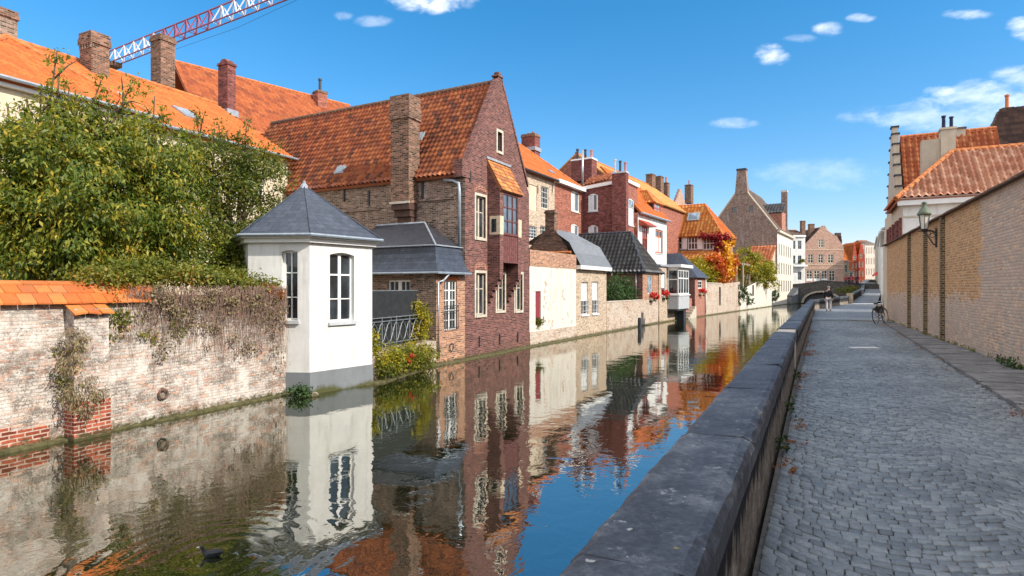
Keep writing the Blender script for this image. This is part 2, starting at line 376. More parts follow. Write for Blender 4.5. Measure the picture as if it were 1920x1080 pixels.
leafmat('leaf_flame', [(0, (.3, .02, .012)), (.4, (.45, .06, .015)), (.65, (.6, .18, .02)), (1, (.7, .38, .02))], nsc=.5)
leafmat('leaf_gold', [(0, (.5, .2, .015)), (.5, (.68, .36, .02)), (1, (.75, .48, .03))])
leafmat('leaf_crimson', [(0, (.09, .006, .012)), (.6, (.28, .012, .02)), (1, (.4, .03, .02))])
leafmat('leaf_dry', [(0, (.14, .1, .07)), (.45, (.28, .2, .13)), (.75, (.2, .18, .07)), (1, (.42, .3, .19))], .2)
leafmat('leaf_rust', [(0, (.2, .08, .03)), (.5, (.42, .14, .05)), (1, (.3, .24, .05))])
leafmat('petal_leaf', [(0, (.5, .01, .01)), (1, (.75, .04, .03))])
# parapet stone: dark, lichen spotted
g = G('coping_stone'); P = g.pos(); n = g.noise(P, 2.2, 7, .7); f = g.noise(P, 26, 4, .7)
n = g.ma('ADD', g.ma('MULTIPLY', n, .6), g.ma('MULTIPLY', g.noise(P, 6.5, 6, .75), .4)); c = g.ramp(n, [(.34, (.016, .02, .028)), (.5, (.052, .06, .076)), (.68, (.17, .18, .195))])
c = g.mix(1.0, c, g.ramp(f, [(.3, (.65,)*3), (.7, (1.3,)*3)]), 'MULTIPLY')
c = g.mix(g.ma('MULTIPLY', g.step(g.ma('ADD', g.noise(P, 3.2, 8, .8), g.ma('MULTIPLY', g.ma('SUBTRACT', f, .5), .35)), .6, .68), .75), c, (.36, .37, .37))
obr = g.n('ObjectInfo').outputs['Random']; c = g.mix(1.0, c, g.ramp(obr, [(0, (.78, .8, .84)), (1, (1.2, 1.18, 1.14))]), 'MULTIPLY')
c = g.mix(g.step(g.noise(P, 17.0, 2, .5), .7, .74), c, (.36, .36, .33))
c = g.mix(g.step(g.noise(P, 8.0, 3, .5), .72, .75), c, (.24, .19, .06))
g.out(c, .6, g.bump(g.ma('ADD', n, g.ma('MULTIPLY', f, .5)), .45, .02), .45)
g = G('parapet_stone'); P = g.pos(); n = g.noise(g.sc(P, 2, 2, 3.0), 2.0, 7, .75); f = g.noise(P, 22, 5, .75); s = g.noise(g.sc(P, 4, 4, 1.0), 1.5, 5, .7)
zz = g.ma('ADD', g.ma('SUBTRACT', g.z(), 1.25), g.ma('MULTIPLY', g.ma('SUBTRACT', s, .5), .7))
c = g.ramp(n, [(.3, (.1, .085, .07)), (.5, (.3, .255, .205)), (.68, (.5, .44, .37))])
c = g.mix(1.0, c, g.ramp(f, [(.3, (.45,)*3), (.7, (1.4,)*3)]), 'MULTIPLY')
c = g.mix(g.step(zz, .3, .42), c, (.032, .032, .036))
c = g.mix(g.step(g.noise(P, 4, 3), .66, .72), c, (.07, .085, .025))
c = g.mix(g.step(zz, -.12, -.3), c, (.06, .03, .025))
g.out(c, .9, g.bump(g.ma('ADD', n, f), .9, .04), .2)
# setts and road
g = G('sett'); r = g.n('NewGeometry').outputs['Random Per Island']; P = g.pos(); n = g.noise(P, .55, 5, .6); f = g.noise(P, 38, 4, .7)
c = g.ramp(g.ma('ADD', g.ma('MULTIPLY', r, .45), g.ma('MULTIPLY', n, .55)), [(.15, (.095, .108, .12)), (.5, (.18, .198, .212)), (.85, (.275, .294, .304))])
c = g.mix(1.0, c, g.ramp(f, [(.3, (.7,)*3), (.7, (1.25,)*3)]), 'MULTIPLY'); c = g.mix(1.0, c, g.ramp(g.noise(P, .42, 6, .68), [(.34, (.66, .66, .65)), (.5, (1, 1, 1)), (.68, (1.22, 1.2, 1.14))]), 'MULTIPLY'); c = g.mix(g.ma('MULTIPLY', g.step(g.noise(P, 2.6, 5, .7), .62, .72), .45), c, (.1, .085, .065))
g.out(c, .5, g.bump(f, .5, .006), .5)
g = G('joint'); P = g.pos(); n = g.noise(P, 20, 4); g.out(g.ramp(n, [(.3, (.085, .083, .08)), (.7, (.19, .18, .165))]), .95)
g = G('far_setts'); P = g.pos()
bt = g.n('TexBrick', {'Vector': g.n('VectorMath', {0: g.n('TexNoise', {'Vector': P, 'Scale': .8}).outputs['Color'], 1: (.4, .4, 0), 2: P}, operation='MULTIPLY_ADD').outputs[0], 'Color1': (.17, .18, .185), 'Color2': (.28, .285, .29), 'Mortar': (.06, .06, .06), 'Scale': 1.0, 'Mortar Size': .012, 'Brick Width': .17, 'Row Height': .12})
c = g.mix(1.0, bt.outputs[0], g.ramp(g.noise(P, .6, 5), [(.3, (.75,)*3), (.7, (1.2,)*3)]), 'MULTIPLY'); g.out(c, .55, g.bump(g.ma('SUBTRACT', 1.0, bt.outputs['Fac']), .5, .01), .5)
g = G('pavement_slab'); P = g.pos(); n = g.noise(P, 1.4, 6, .7); f = g.noise(P, 45, 4, .7)
bt = g.n('TexBrick', {'Vector': g.uv(), 'Color1': (.2, .195, .19), 'Color2': (.26, .25, .245), 'Mortar': (.09, .085, .08), 'Scale': 1.0, 'Mortar Size': .01, 'Brick Width': .45, 'Row Height': .3})
c = g.mix(1.0, bt.outputs[0], g.ramp(n, [(.3, (.55,)*3), (.7, (1.25,)*3)]), 'MULTIPLY'); c = g.mix(1.0, c, g.ramp(f, [(.3, (.8,)*3), (.7, (1.2,)*3)]), 'MULTIPLY')
g.out(c, .8, g.bump(g.ma('ADD', n, f), .4, .02), .3)
plain('earth', (.16, .13, .1), .95, .35, nscale=.6)
# canal water: dark, mirror-like, small wind ripples plus rings round the coot
DUCK = ground(398, 1043, 0)
g = G('canal_water'); P = g.pos()
w1 = g.noise(g.sc(P, 1.0, 1.0), .55, 2, .5, .4); w2 = g.noise(P, 2.6, 3, .55, .6); w3 = g.noise(P, 11, 2, .5)
patch = g.step(g.noise(P, .13, 3, .6), .38, .68)
off = g.n('VectorMath', {0: P, 1: tuple(DUCK)}, operation='SUBTRACT').outputs[0]
dist = g.n('VectorMath', {0: off}, operation='LENGTH').outputs['Value']
wd = g.ma('ADD', dist, g.ma('MULTIPLY', w2, .25))
ring = g.ma('MULTIPLY', g.ma('SINE', g.ma('MULTIPLY', wd, 27.0)), g.ma('MULTIPLY', g.step(dist, 2.6, .3), .42))
h = g.ma('ADD', g.ma('MULTIPLY', w1, 1.5), g.ma('MULTIPLY', w2, g.ma('MULTIPLY_ADD', patch, .75, .22)))
h = g.ma('ADD', h, g.ma('MULTIPLY', w3, g.ma('MULTIPLY_ADD', patch, .09, .012)))
h = g.ma('ADD', h, g.ma('MULTIPLY', ring, .3))
nb = g.bump(h, .23, .032)
d = g.n('BsdfDiffuse', {'Color': (.016, .022, .008, 1)}); gl = g.n('BsdfGlossy', {'Color': (.93, .93, .9, 1), 'Roughness': .012, 'Normal': nb})
fr = g.n('Fresnel', {'IOR': 1.75, 'Normal': nb}); k = g.ma('ADD', g.ma('MULTIPLY', fr.outputs[0], .62), .36, clamp=True)
m = g.n('MixShader', {0: k}); g.t.links.new(d.outputs[0], m.inputs[1]); g.t.links.new(gl.outputs[0], m.inputs[2]); g.t.links.new(m.outputs[0], g.n('OutputMaterial').inputs[0])
# ------------------------------------------------------------------ building kit
def wall(name, f, plane, c, outline, holes, mat, parent, depth=.16, smooth=False):
    """flat wall with real openings; outline and holes in (a, z); reveals run inwards"""
    mb = MB(); sgn = 1
    P3 = (lambda a, z, d=0: f.p(a, c+d, z)) if plane == 'v' else (lambda a, z, d=0: f.p(c+d, a, z))
    loops = [[Vector((a, z, 0)) for a, z in outline]]
    hs = []
    for h in holes:
        a0, z0, a1, z1 = h[:4]
        if len(h) > 4 and h[4]:            # segmental arch head
            n = 6; pts = [(a0, z0), (a1, z0)]+[(a1+(a0-a1)*k/n, z1-h[4]+h[4]*math.sin(math.pi*k/n)) for k in range(n+1)]
        else: pts = [(a0, z0), (a1, z0), (a1, z1), (a0, z1)]
        hs.append(pts); loops.append([Vector((a, z, 0)) for a, z in pts])
    tris = tessellate_polygon(loops); flat = [q for l in loops for q in l]
    flip = (plane == 'u')
    for t in tris:
        q = [flat[k] for k in t]
        ar = (q[1]-q[0]).cross(q[2]-q[0]).z
        if abs(ar) < 1e-9: continue
        if (ar < 0) != flip: q = q[::-1]
        mb.face([P3(w.x, w.y) for w in q])
    for pts in hs:
        for i in range(len(pts)):
            j = (i+1) % len(pts); a, b = pts[i], pts[j]
            q = [P3(*a), P3(*b), P3(*b, depth), P3(*a, depth)]
            mb.face(q if not flip else q[::-1])
    return mb.build(name, mat, parent)
def window(f, plane, c, rect, parent, cols=2, rows=(.6,), fm='white_paint', gm='glass', fw=.055, bar=.028, depth=.1, sill=None, surround=None, name='window', mullion=None, curtain=None):
    a0, z0, a1, z1 = rect[:4]; mb = MB(); w, h = a1-a0, z1-z0
    mb.pb(f, plane, c, a0, a0+fw, z0, z1, depth-.03, depth+.05); mb.pb(f, plane, c, a1-fw, a1, z0, z1, depth-.03, depth+.05)
    mb.pb(f, plane, c, a0+fw, a1-fw, z0, z0+fw, depth-.032, depth+.05); mb.pb(f, plane, c, a0+fw, a1-fw, z1-fw, z1, depth-.032, depth+.05)
    for k in range(1, cols):
        x = a0+w*k/cols; b = mullion if (mullion and k == cols//2 and cols % 2 == 0) else bar
        mb.pb(f, plane, c, x-b/2, x+b/2, z0+fw, z1-fw, depth-.022, depth+.04)
    for i, r in enumerate(rows):
        z = z0+h*r; b = fw*.8 if (i == len(rows)-1 and mullion) else bar
        mb.pb(f, plane, c, a0+fw, a1-fw, z-b/2, z+b/2, depth-.018, depth+.036)
    o = mb.build(name, fm, parent)
    p = MB(); p.pb(f, plane, c, a0+.01, a1-.01, z0+.01, z1-.01, depth+.012, depth+.03); p.build('pane', gm, o)
    if curtain:
        q = MB(); x0, x1, y0, y1 = curtain
        q.pb(f, plane, c, a0+w*x0, a0+w*x1, z0+h*y0, z0+h*y1, depth+.004, depth+.0115); q.build('curtain', 'curtain', o)
    if surround:
        s = MB(); t = .11; e = -.025
        s.pb(f, plane, c, a0-t, a0, z0-t, z1+t, e, depth-.035); s.pb(f, plane, c, a1, a1+t, z0-t, z1+t, e, depth-.035)
        s.pb(f, plane, c, a0, a1, z1, z1+t, e, depth-.035); s.pb(f, plane, c, a0, a1, z0-t, z0, e-.03, depth-.035); s.build('surround', surround, o)
    if sill:
        s = MB(); s.pb(f, plane, c, a0-.06, a1+.06, z0-.09, z0-.002, -.07, depth-.035); s.build('sill', sill, o)
    return o
def tile_roof(name, pts, mat, parent, tw=.25, th=.32, amp=.03, step=.03, n=5, flat=False, thick=.12):
    pts = [Vector(p) for p in pts]
    N = (pts[1]-pts[0]).cross(pts[2]-pts[0]).normalized()
    if N.z < 0: N = -N
    e = (pts[1]-pts[0]).normalized(); s = N.cross(e)
    if s.z < 0: e = -e; s = N.cross(e)
    p0 = pts[0]; A = [(p-p0).dot(e) for p in pts]; B = [(p-p0).dot(s) for p in pts]
    i0, i1 = math.floor(min(A)/tw), math.ceil(max(A)/tw); j0, j1 = math.floor(min(B)/th), math.ceil(max(B)/th)
    bm = bmesh.new(); L = bm.loops.layers.uv.new('UVMap')
    xs = [i0+k/n for k in range((i1-i0)*n+1)]
    prof = [(amp*.35 if (x % 1) < .5 else 0) if flat else amp*math.sin(2*math.pi*x) for x in xs]
    prev = None
    for j in range(j0, j1):
        rows = []
        sag = 0
        for t, hh in ((0, step), (1, 0)):
            b = (j+t)*th
            rows.append([bm.verts.new(p0+e*(x*tw)+s*b+N*(prof[k]+hh)) for k, x in enumerate(xs)])
        def quads(r0, r1, y0, y1):
            for k in range(len(xs)-1):
                fc = bm.faces.new((r0[k], r0[k+1], r1[k+1], r1[k])); fc.smooth = not flat
                ci = math.floor(xs[k]+1e-6)
                for lp, (x, y) in zip(fc.loops, ((xs[k]-ci, y0), (xs[k+1]-ci, y0), (xs[k+1]-ci, y1), (xs[k]-ci, y1))):
                    lp[L].uv = (ci+.02+.96*min(max(x, 0), 1), j+.02+.96*y)
        quads(rows[0], rows[1], 0, 1)
        if prev: quads(prev, rows[0], 0, .02)
        prev = rows[1]
    cen = sum(pts, Vector())/len(pts)
    for i in range(len(pts)):
        a, b = pts[i], pts[(i+1) % len(pts)]; no = (b-a).cross(N).normalized()
        if no.dot(cen-a) > 0: no = -no
        bmesh.ops.bisect_plane(bm, geom=bm.verts[:]+bm.edges[:]+bm.faces[:], plane_co=a, plane_no=no, clear_outer=True)
    top = [p-N*(amp+.012) for p in pts]; lo = [p-N*(amp+thick) for p in pts]
    def fc(q):
        x = bm.faces.new([bm.verts.new(v) for v in q])
        for lp in x.loops: lp[L].uv = (.5, .5)
    fc(top); fc(lo[::-1])
    for i in range(len(pts)): j = (i+1) % len(pts); fc([lo[i], lo[j], top[j], top[i]])
    o0 = ORG.get(parent.name, Vector((0, 0, 0))); bmesh.ops.translate(bm, vec=-o0, verts=bm.verts[:])
    me = bpy.data.meshes.new(name); bm.to_mesh(me); bm.free(); me.materials.append(M[mat]); o = bpy.data.objects.new(name, me); COL.objects.link(o); o.parent = parent; ORG[o.name] = o0
    return o
def ridge(p, q, parent, mat='ridge_tile', r=.11, name='ridge_cap', seg=.38):
    p, q = Vector(p), Vector(q); n = max(1, int((q-p).length/seg)); pts = []; rr = []
    for k in range(n):
        a, b = p+(q-p)*(k/n), p+(q-p)*((k+.96)/n); pts += [a, b]; rr += [r*1.06, r*.92]
    mb = MB(); mb.tube(pts, rr, 8); return mb.build(name, mat, parent)
def gable_roof(f, u0, u1, v0, v1, ze, zr, parent, mat, axis='u', over=.25, rm='ridge_tile', **kw):
    """two slopes; ridge along axis"""
    if axis == 'u':
        vm = (v0+v1)/2; k = (zr-ze)/(vm-v0); d = over
        tile_roof('roof', [f.p(u0, v0-d, ze-k*d), f.p(u1, v0-d, ze-k*d), f.p(u1, vm, zr), f.p(u0, vm, zr)], mat, parent, **kw)
        tile_roof('roof', [f.p(u1, v1+d, ze-k*d), f.p(u0, v1+d, ze-k*d), f.p(u0, vm, zr), f.p(u1, vm, zr)], mat, parent, **kw)
        ridge(f.p(u0, vm, zr+.02), f.p(u1, vm, zr+.02), parent, rm)
    else:
        um = (u0+u1)/2; k = (zr-ze)/(um-u0); d = over
        tile_roof('roof', [f.p(u0-d, v1, ze-k*d), f.p(u0-d, v0, ze-k*d), f.p(um, v0, zr), f.p(um, v1, zr)], mat, parent, **kw)
        tile_roof('roof', [f.p(u1+d, v0, ze-k*d), f.p(u1+d, v1, ze-k*d), f.p(um, v1, zr), f.p(um, v0, zr)], mat, parent, **kw)
        ridge(f.p(um, v0, zr+.02), f.p(um, v1, zr+.02), parent, rm)
def hip_end_roof(f, u0, u1, v0, v1, ze, zr, run, parent, mat, over=.25, rm='ridge_tile', mat2=None, **kw):
    """ridge along v, hipped at the v0 end"""
    um = (u0+u1)/2; k = (zr-ze)/(um-u0); d = over; z = ze-k*d; kf = (zr-ze)/run; w0 = v0-(zr-z)/kf+run
    A, B, C, D = f.p(u0-d, v1, z), f.p(u0-d, w0, z), f.p(u1+d, w0, z), f.p(u1+d, v1, z)
    p, q = f.p(um, v0+run, zr), f.p(um, v1, zr)
    tile_roof('roof', [A, B, p, q], mat, parent, **kw); tile_roof('roof', [C, D, q, p], mat, parent, **kw)
    tile_roof('hip_roof', [B, C, p], mat2 or mat, parent, **kw)
    ridge(B, p, parent, rm); ridge(C, p, parent, rm); ridge(p, q, parent, rm)
def chimney(f, u, v, w, d, z0, z1, mat, parent, pots=(), cap='chimney_brick', capz=.16, potmat='clay_pot', poth=.5, potr=.11, flash=None, name='chimney', taper=0):
    mb = MB(); mb.fb(f, u-w/2, u+w/2, v-d/2, v+d/2, z0, z1-capz); o = mb.build(name, mat, parent)
    mb = MB(); e = .055
    mb.fb(f, u-w/2-e, u+w/2+e, v-d/2-e, v+d/2+e, z1-capz, z1-capz*.5); mb.fb(f, u-w/2-e/2, u+w/2+e/2, v-d/2-e/2, v+d/2+e/2, z1-capz*.5, z1); mb.build('cap', cap, o)
    for i, (pu, pv) in enumerate(pots):
        mb = MB(); hh = poth*(1-.13*(i % 3)); c = f.p(u+pu, v+pv, z1-.01)
        mb.lathe(c, [(potr, 0), (potr*.85, hh*.15), (potr*.8, hh*.85), (potr*1.1, hh*.88), (potr*1.05, hh), (potr*.7, hh)], 10)
        mb.build('chimney_pot', potmat if isinstance(potmat, str) else potmat[i % len(potmat)], o)
    if flash:
        mb = MB(); mb.fb(f, u-w/2-.1, u+w/2+.1, v-d/2-.1, v+d/2+.1, flash-.2, flash+.12); mb.build('flashing', 'lead_sheet', o)
    return o
def gutter(p, q, parent, mat='zinc', r=.06, name='gutter'):
    mb = MB(); mb.tube([p, q], r, 8); return mb.build(name, mat, parent)
def pipe(pts, parent, mat='zinc', r=.045, name='drainpipe'):
    mb = MB(); mb.tube(pts, r, 8); return mb.build(name, mat, parent, True)
def cornice(f, plane, c, a0, a1, z0, z1, out, parent, mat='white_paint', name='cornice', back=-.002):
    mb = MB(); mb.pb(f, plane, c, a0, a1, z0, z1, -out, back); return mb.build(name, mat, parent)
def house_th(name, label, f, u, v, group=None, cat='house'): return thing(name, label, cat, f.p(u, v, .5), group)
# ------------------------------------------------------------------ foliage
def leaves(name, blobs, n, size, mat, parent=None, org=(0, 0, 0), clump=.34, per=22, droop=.4, aspect=2.0, seedv=1, shell=.55, zmin=None):
    r = np.random.default_rng(seedv); vol = np.array([b[1][0]*b[1][1]*b[1][2] for b in blobs])**.72; vol = vol/vol.sum()
    C = []
    nc = max(1, n//per)
    which = r.choice(len(blobs), nc, p=vol)
    for k in which:
        c, rad = blobs[k]
        d = r.normal(size=3); d /= np.linalg.norm(d)
        q = (shell+(1-shell)*r.random()**.5) if r.random() < .82 else r.random()*shell
        q *= 1+.12*math.sin(5*d[0]+3*d[2]+k)+.1*r.normal()
        C.append((np.array(c)+d*np.array(rad)*q, d))
    Q = np.array([c for c, d in C]); D = np.array([d for c, d in C])
    idx = np.repeat(np.arange(nc), per); m = len(idx)
    cs = clump*(.6+.8*r.random(nc))[idx][:, None]
    pos = Q[idx]+r.normal(size=(m, 3))*cs*np.array([.55, .55, .42])
    if zmin is not None: pos = pos[pos[:, 2] > zmin]; m = len(pos); idx = idx[:m]
    ax = D[idx]*.5+r.normal(size=(m, 3))*.75; ax[:, 2] -= droop; ax /= np.linalg.norm(ax, axis=1)[:, None]
    nr = D[idx]*.7+np.array([0, 0, .5])+r.normal(size=(m, 3))*.6
    side = np.cross(ax, nr); side /= (np.linalg.norm(side, axis=1)[:, None]+1e-6); up = np.cross(side, ax)
    L = size*(.65+.7*r.random(m))[:, None]; W = L/aspect
    base = pos; tip = pos+ax*L; mid = pos+ax*L*.45
    v = np.stack([base, mid+side*W*.5+up*L*.06, tip-up*L*.1, mid-side*W*.5+up*L*.06], 1).reshape(-1, 3)-np.array(org)
    me = bpy.data.meshes.new(name); me.vertices.add(len(v)); me.vertices.foreach_set('co', v.astype(np.float32).ravel())
    me.loops.add(m*4); me.loops.foreach_set('vertex_index', np.arange(m*4, dtype=np.int32)); me.polygons.add(m)
    me.polygons.foreach_set('loop_start', np.arange(0, m*4, 4, dtype=np.int32)); me.update(calc_edges=True); me.validate()
    me.materials.append(M[mat]); o = bpy.data.objects.new(name, me); COL.objects.link(o)
    if parent: o.parent = parent
    else: o.location = org
    ORG[o.name] = Vector(org); return o
def limbs(base, tips, parent, r0=.16, name='trunk', mat='bark', fork=.35):
    base = Vector(base); mb = MB(); cen = sum((Vector(t) for t in tips), Vector())/len(tips)
    fk = base+(cen-base)*fork; fk.x += .05
    mb.tube([base+Vector((0, 0, -.2)), base+Vector((.03, .02, .4)), fk], [r0*1.3, r0, r0*.8], 8)
    for t in tips:
        t = Vector(t); m = fk+(t-fk)*.5+Vector((random.uniform(-.2, .2), random.uniform(-.2, .2), .25))
        mb.tube([fk-Vector((0, 0, .1)), m, t], [r0*.55, r0*.34, r0*.08], 6)
        for k in range(4):
            q = m+(t-m)*random.uniform(.1, .8); e = q+Vector((random.uniform(-1, 1), random.uniform(-1, 1), random.uniform(.2, 1)))*.7
            mb.tube([q, (q+e)/2+Vector((0, 0, .08)), e], [r0*.2, r0*.12, r0*.03], 5, False)
    return mb.build(name, mat, parent)
# ------------------------------------------------------------------ camera, sun, sky
cam = bpy.data.cameras.new('camera'); co = bpy.data.objects.new('camera', cam); COL.objects.link(co)
cam.sensor_width = 36; cam.lens = 36*F/1920; cam.clip_end = 4000; cam.clip_start = .05
co.location = (0, 0, CZ); co.rotation_euler = (R(90), 0, 0); sc.camera = co
EL = R(36.5); SX, SY = .85, -.527
S = Vector((SX*math.cos(EL), SY*math.cos(EL), math.sin(EL))).normalized()
sun = bpy.data.lights.new('sun', 'SUN'); so = bpy.data.objects.new('sun', sun); COL.objects.link(so)
sun.energy = 2.9; sun.angle = R(.5); sun.color = (1, .93, .82); so.rotation_euler = S.to_track_quat('Z', 'Y').to_euler(); so.location = S*60
W = bpy.data.worlds.new('World'); sc.world = W; W.use_nodes = True; g = G('tmp'); bpy.data.materials.remove(g.m); del M['tmp']
g.t = W.node_tree; g.t.nodes.clear()
sky = g.n('TexSky', sky_type='NISHITA', sun_disc=False, sun_elevation=EL, sun_rotation=math.atan2(SX, SY), altitude=0, air_density=1.0, dust_density=.35, ozone_density=3.0)
hs = g.n('HueSaturation', {'Hue': .494, 'Saturation': 1.3, 'Value': 1.0, 'Color': sky.outputs[0]})
dirv = g.n('TexCoord').outputs['Generated']; sp = g.n('SeparateXYZ', {0: dirv})
yy = g.ma('MAXIMUM', sp.outputs[1], .02); ca = g.ma('DIVIDE', sp.outputs[0], yy); cb = g.ma('DIVIDE', sp.outputs[2], yy)
fwd = g.ma('GREATER_THAN', sp.outputs[1], .05)
nz = g.noise(g.sc(dirv, 1, 1, 2.2), 22, 7, .62, .3); nz2 = g.noise(g.sc(dirv, 1, 1, 3.0), 7, 6, .65, .5)
tot = None
for px, py, wx, wy, st in [(812, 0, 78, 25, .9), (1448, 103, 35, 19, .85), (1557, 54, 30, 13, .7), (1616, 34, 28, 10, .6), (1768, 172, 37, 12, .65), (1815, 27, 48, 11, .5), (1375, 231, 48, 11, .35), (698, 38, 36, 12, .35), (1915, 55, 30, 22, .8), (1885, 185, 150, 36, .68), (1790, 222, 190, 30, .42), (1700, 228, 90, 14, .35), (1540, 325, 120, 30, .2), (645, 30, 20, 10, .3), (1500, 72, 30, 8, .25), (1950, 150, 90, 30, .5), (300, -90, 120, 40, .6), (2250, 120, 160, 50, .9), (-420, 200, 150, 40, .8)]:
    a0, b0 = (px-960)/F, (540-py)/F
    e = g.ma('ADD', g.ma('POWER', g.ma('ABSOLUTE', g.ma('DIVIDE', g.ma('SUBTRACT', ca, a0), wx/F)), 2.0), g.ma('POWER', g.ma('ABSOLUTE', g.ma('DIVIDE', g.ma('SUBTRACT', cb, b0), wy/F)), 2.0))
    q = g.ma('MULTIPLY', g.step(g.ma('ADD', g.ma('SUBTRACT', 1.0, e), g.ma('MULTIPLY', g.ma('SUBTRACT', nz, .5), 3.6)), -.25, 1.7), st)
    q = g.ma('MULTIPLY', q, g.step(e, 1.9, .9))
    tot = q if tot is None else g.ma('MAXIMUM', tot, q)
tot = g.ma('MULTIPLY', tot, fwd)
# unseen broken cumulus added above, beside and behind the view as neutral fill light
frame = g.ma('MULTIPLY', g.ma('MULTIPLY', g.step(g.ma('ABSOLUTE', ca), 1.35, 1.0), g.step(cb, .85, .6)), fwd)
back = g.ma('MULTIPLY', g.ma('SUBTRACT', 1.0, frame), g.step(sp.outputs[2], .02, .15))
fill_cloud = g.step(g.noise(g.sc(dirv, 1, 1, 1.6), 2.6, 7, .6, .4), .38, .5)
tot = g.ma('MAXIMUM', tot, g.ma('MULTIPLY', g.ma('MULTIPLY', back, fill_cloud), .95))
tint = g.mix(1.0, hs.outputs[0], g.ramp(sp.outputs[2], [(0, (1.0, .76, .84)), (.14, (.92, .86, .9)), (.42, (.66, .93, .96)), (1, (.6, .93, .96))]), 'MULTIPLY')
cl = g.ramp(g.noise(g.sc(dirv, 1, 1, 2.0), 30, 6, .7), [(.35, (.68, .71, .76)), (.6, (1, .97, .93))])
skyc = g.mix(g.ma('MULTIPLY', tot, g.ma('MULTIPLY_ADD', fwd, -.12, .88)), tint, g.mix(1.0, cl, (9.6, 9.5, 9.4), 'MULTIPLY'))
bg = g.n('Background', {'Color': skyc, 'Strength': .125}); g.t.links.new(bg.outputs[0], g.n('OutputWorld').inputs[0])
vs = sc.view_settings; vs.view_transform = 'Standard'; vs.look = 'None'; vs.exposure = .85; vs.gamma = 1
sc.cycles.max_bounces = 8; sc.cycles.diffuse_bounces = 3; sc.cycles.glossy_bounces = 4; sc.cycles.use_denoising = True; sc.cycles.caustics_reflective = False; sc.cycles.caustics_refractive = False
# ------------------------------------------------------------------ layout lines
A0 = ground(0, 850); A1 = ground(523, 742)
fW = Fr(A0.x, A0.y, A1.x-A0.x, A1.y-A0.y); LW = (A1-A0).length
fG = Fr(-1.9, 24.0, .4662, .8847)
f3 = Fr(.84, 29.2, 10.26, 18.1); f4 = Fr(11.1, 47.3, 8.8, 14.0); f5 = Fr(19.9, 61.3, 24.7, 37.7)
LB = [tuple(fW.p(-110, .2, 0).xy), tuple(fW.p(LW, .2, 0).xy), (-5.2, 17.2), (-4.2, 18.2), (-3.35, 21.2), (-2.95, 22.1), (-1.9, 24.05), (.84, 29.25), (11.05, 47.4), (19.8, 61.4), (44.5, 99.1), (53.1, 112.2), (47, 130), (30, 190)]
RB = [(-50, -98), (-5.27, -10), (-2.2, -4), (.584, 1.85), (6.03, 12.5), (15.45, 30.5), (22.9, 44.6), (33.1, 58), (50.6, 85), (63.0, 105.5)]
def off(poly, d):
    out = []
    for i, p in enumerate(poly):
        a = Vector(poly[max(i-1, 0)]); b = Vector(poly[min(i+1, len(poly)-1)]); t = (b-a).normalized(); out.append((p[0]-t.y*d, p[1]+t.x*d))
    return out
RBw = off(RB, .3)
# ground sheet with the canal cut out of it
hole = LB+[(45, 200), (57, 135), (63.5, 108)]+RBw[::-1][:-1]+[(-60, -110)]
outer = [(-1600, -1600), (1600, -1600), (1600, 1600), (-1600, 1600)]
loops = [[Vector((x, y, 0)) for x, y in outer], [Vector((x, y, 0)) for x, y in hole]]
tr = tessellate_polygon(loops); fl = [q for l in loops for q in l]; mb = MB()
for t in tr:
    q = [fl[k] for k in t]
    if (q[1]-q[0]).cross(q[2]-q[0]).z < 0: q = q[::-1]
    mb.face([(w.x, w.y, .5) for w in q])
for i in range(len(hole)):
    a, b = hole[i], hole[(i+1) % len(hole)]; mb.face([(*a, .5), (*b, .5), (*b, -1.2), (*a, -1.2)])
struct(mb.build('ground', 'earth'))
mb = MB(); mb.face([(-140, -140, 0), (140, -140, 0), (140, 230, 0), (-140, 230, 0)]); struct(mb.build('water', 'canal_water'))
# ------------------------------------------------------------------ road, pavement
ROADZ = [1.25, 1.25, 1.25, 1.25, 1.25, 1.25, 1.27, 1.4, 2.1, 2.75]
RW = [(-40, -98), (0.2, -9.8), (2.5, -5.2), (5.6, 2.6), (9.9, 11.4), (19.25, 30.5), (26.6, 43.5), (35.2, 57), (53, 85), (66, 105.5)]
mb = MB(); fR = Fr(.584, 1.85, 15.45-.584, 30.5-1.85)
for i in range(len(RB)-1):
    a, b, c, d = RB[i], RB[i+1], RW[i+1], RW[i]; z0, z1 = ROADZ[i], ROADZ[i+1]; dz = -.019 if 2 <= i <= 4 else 0
    mb.cur = 1 if 2 <= i <= 4 else 2
    mb.face([(a[0], a[1], z0+dz), (d[0], d[1], z0+dz), (c[0], c[1], z1+dz), (b[0], b[1], z1+dz)])
mb.cur = 2
mb.face([(66, 105.5, 2.75), (63, 105.5, 2.75), (56, 128, 3.2), (78, 128, 3.2)][::-1]); mb.face([(56, 128, 3.2), (78, 128, 3.2), (150, 240, 3.3), (100, 240, 3.3)])
mb.cur = 0; rr = random.Random(3)
kerb = lambda s: 2.62+.0137*max(s, 0)
s = -3.0
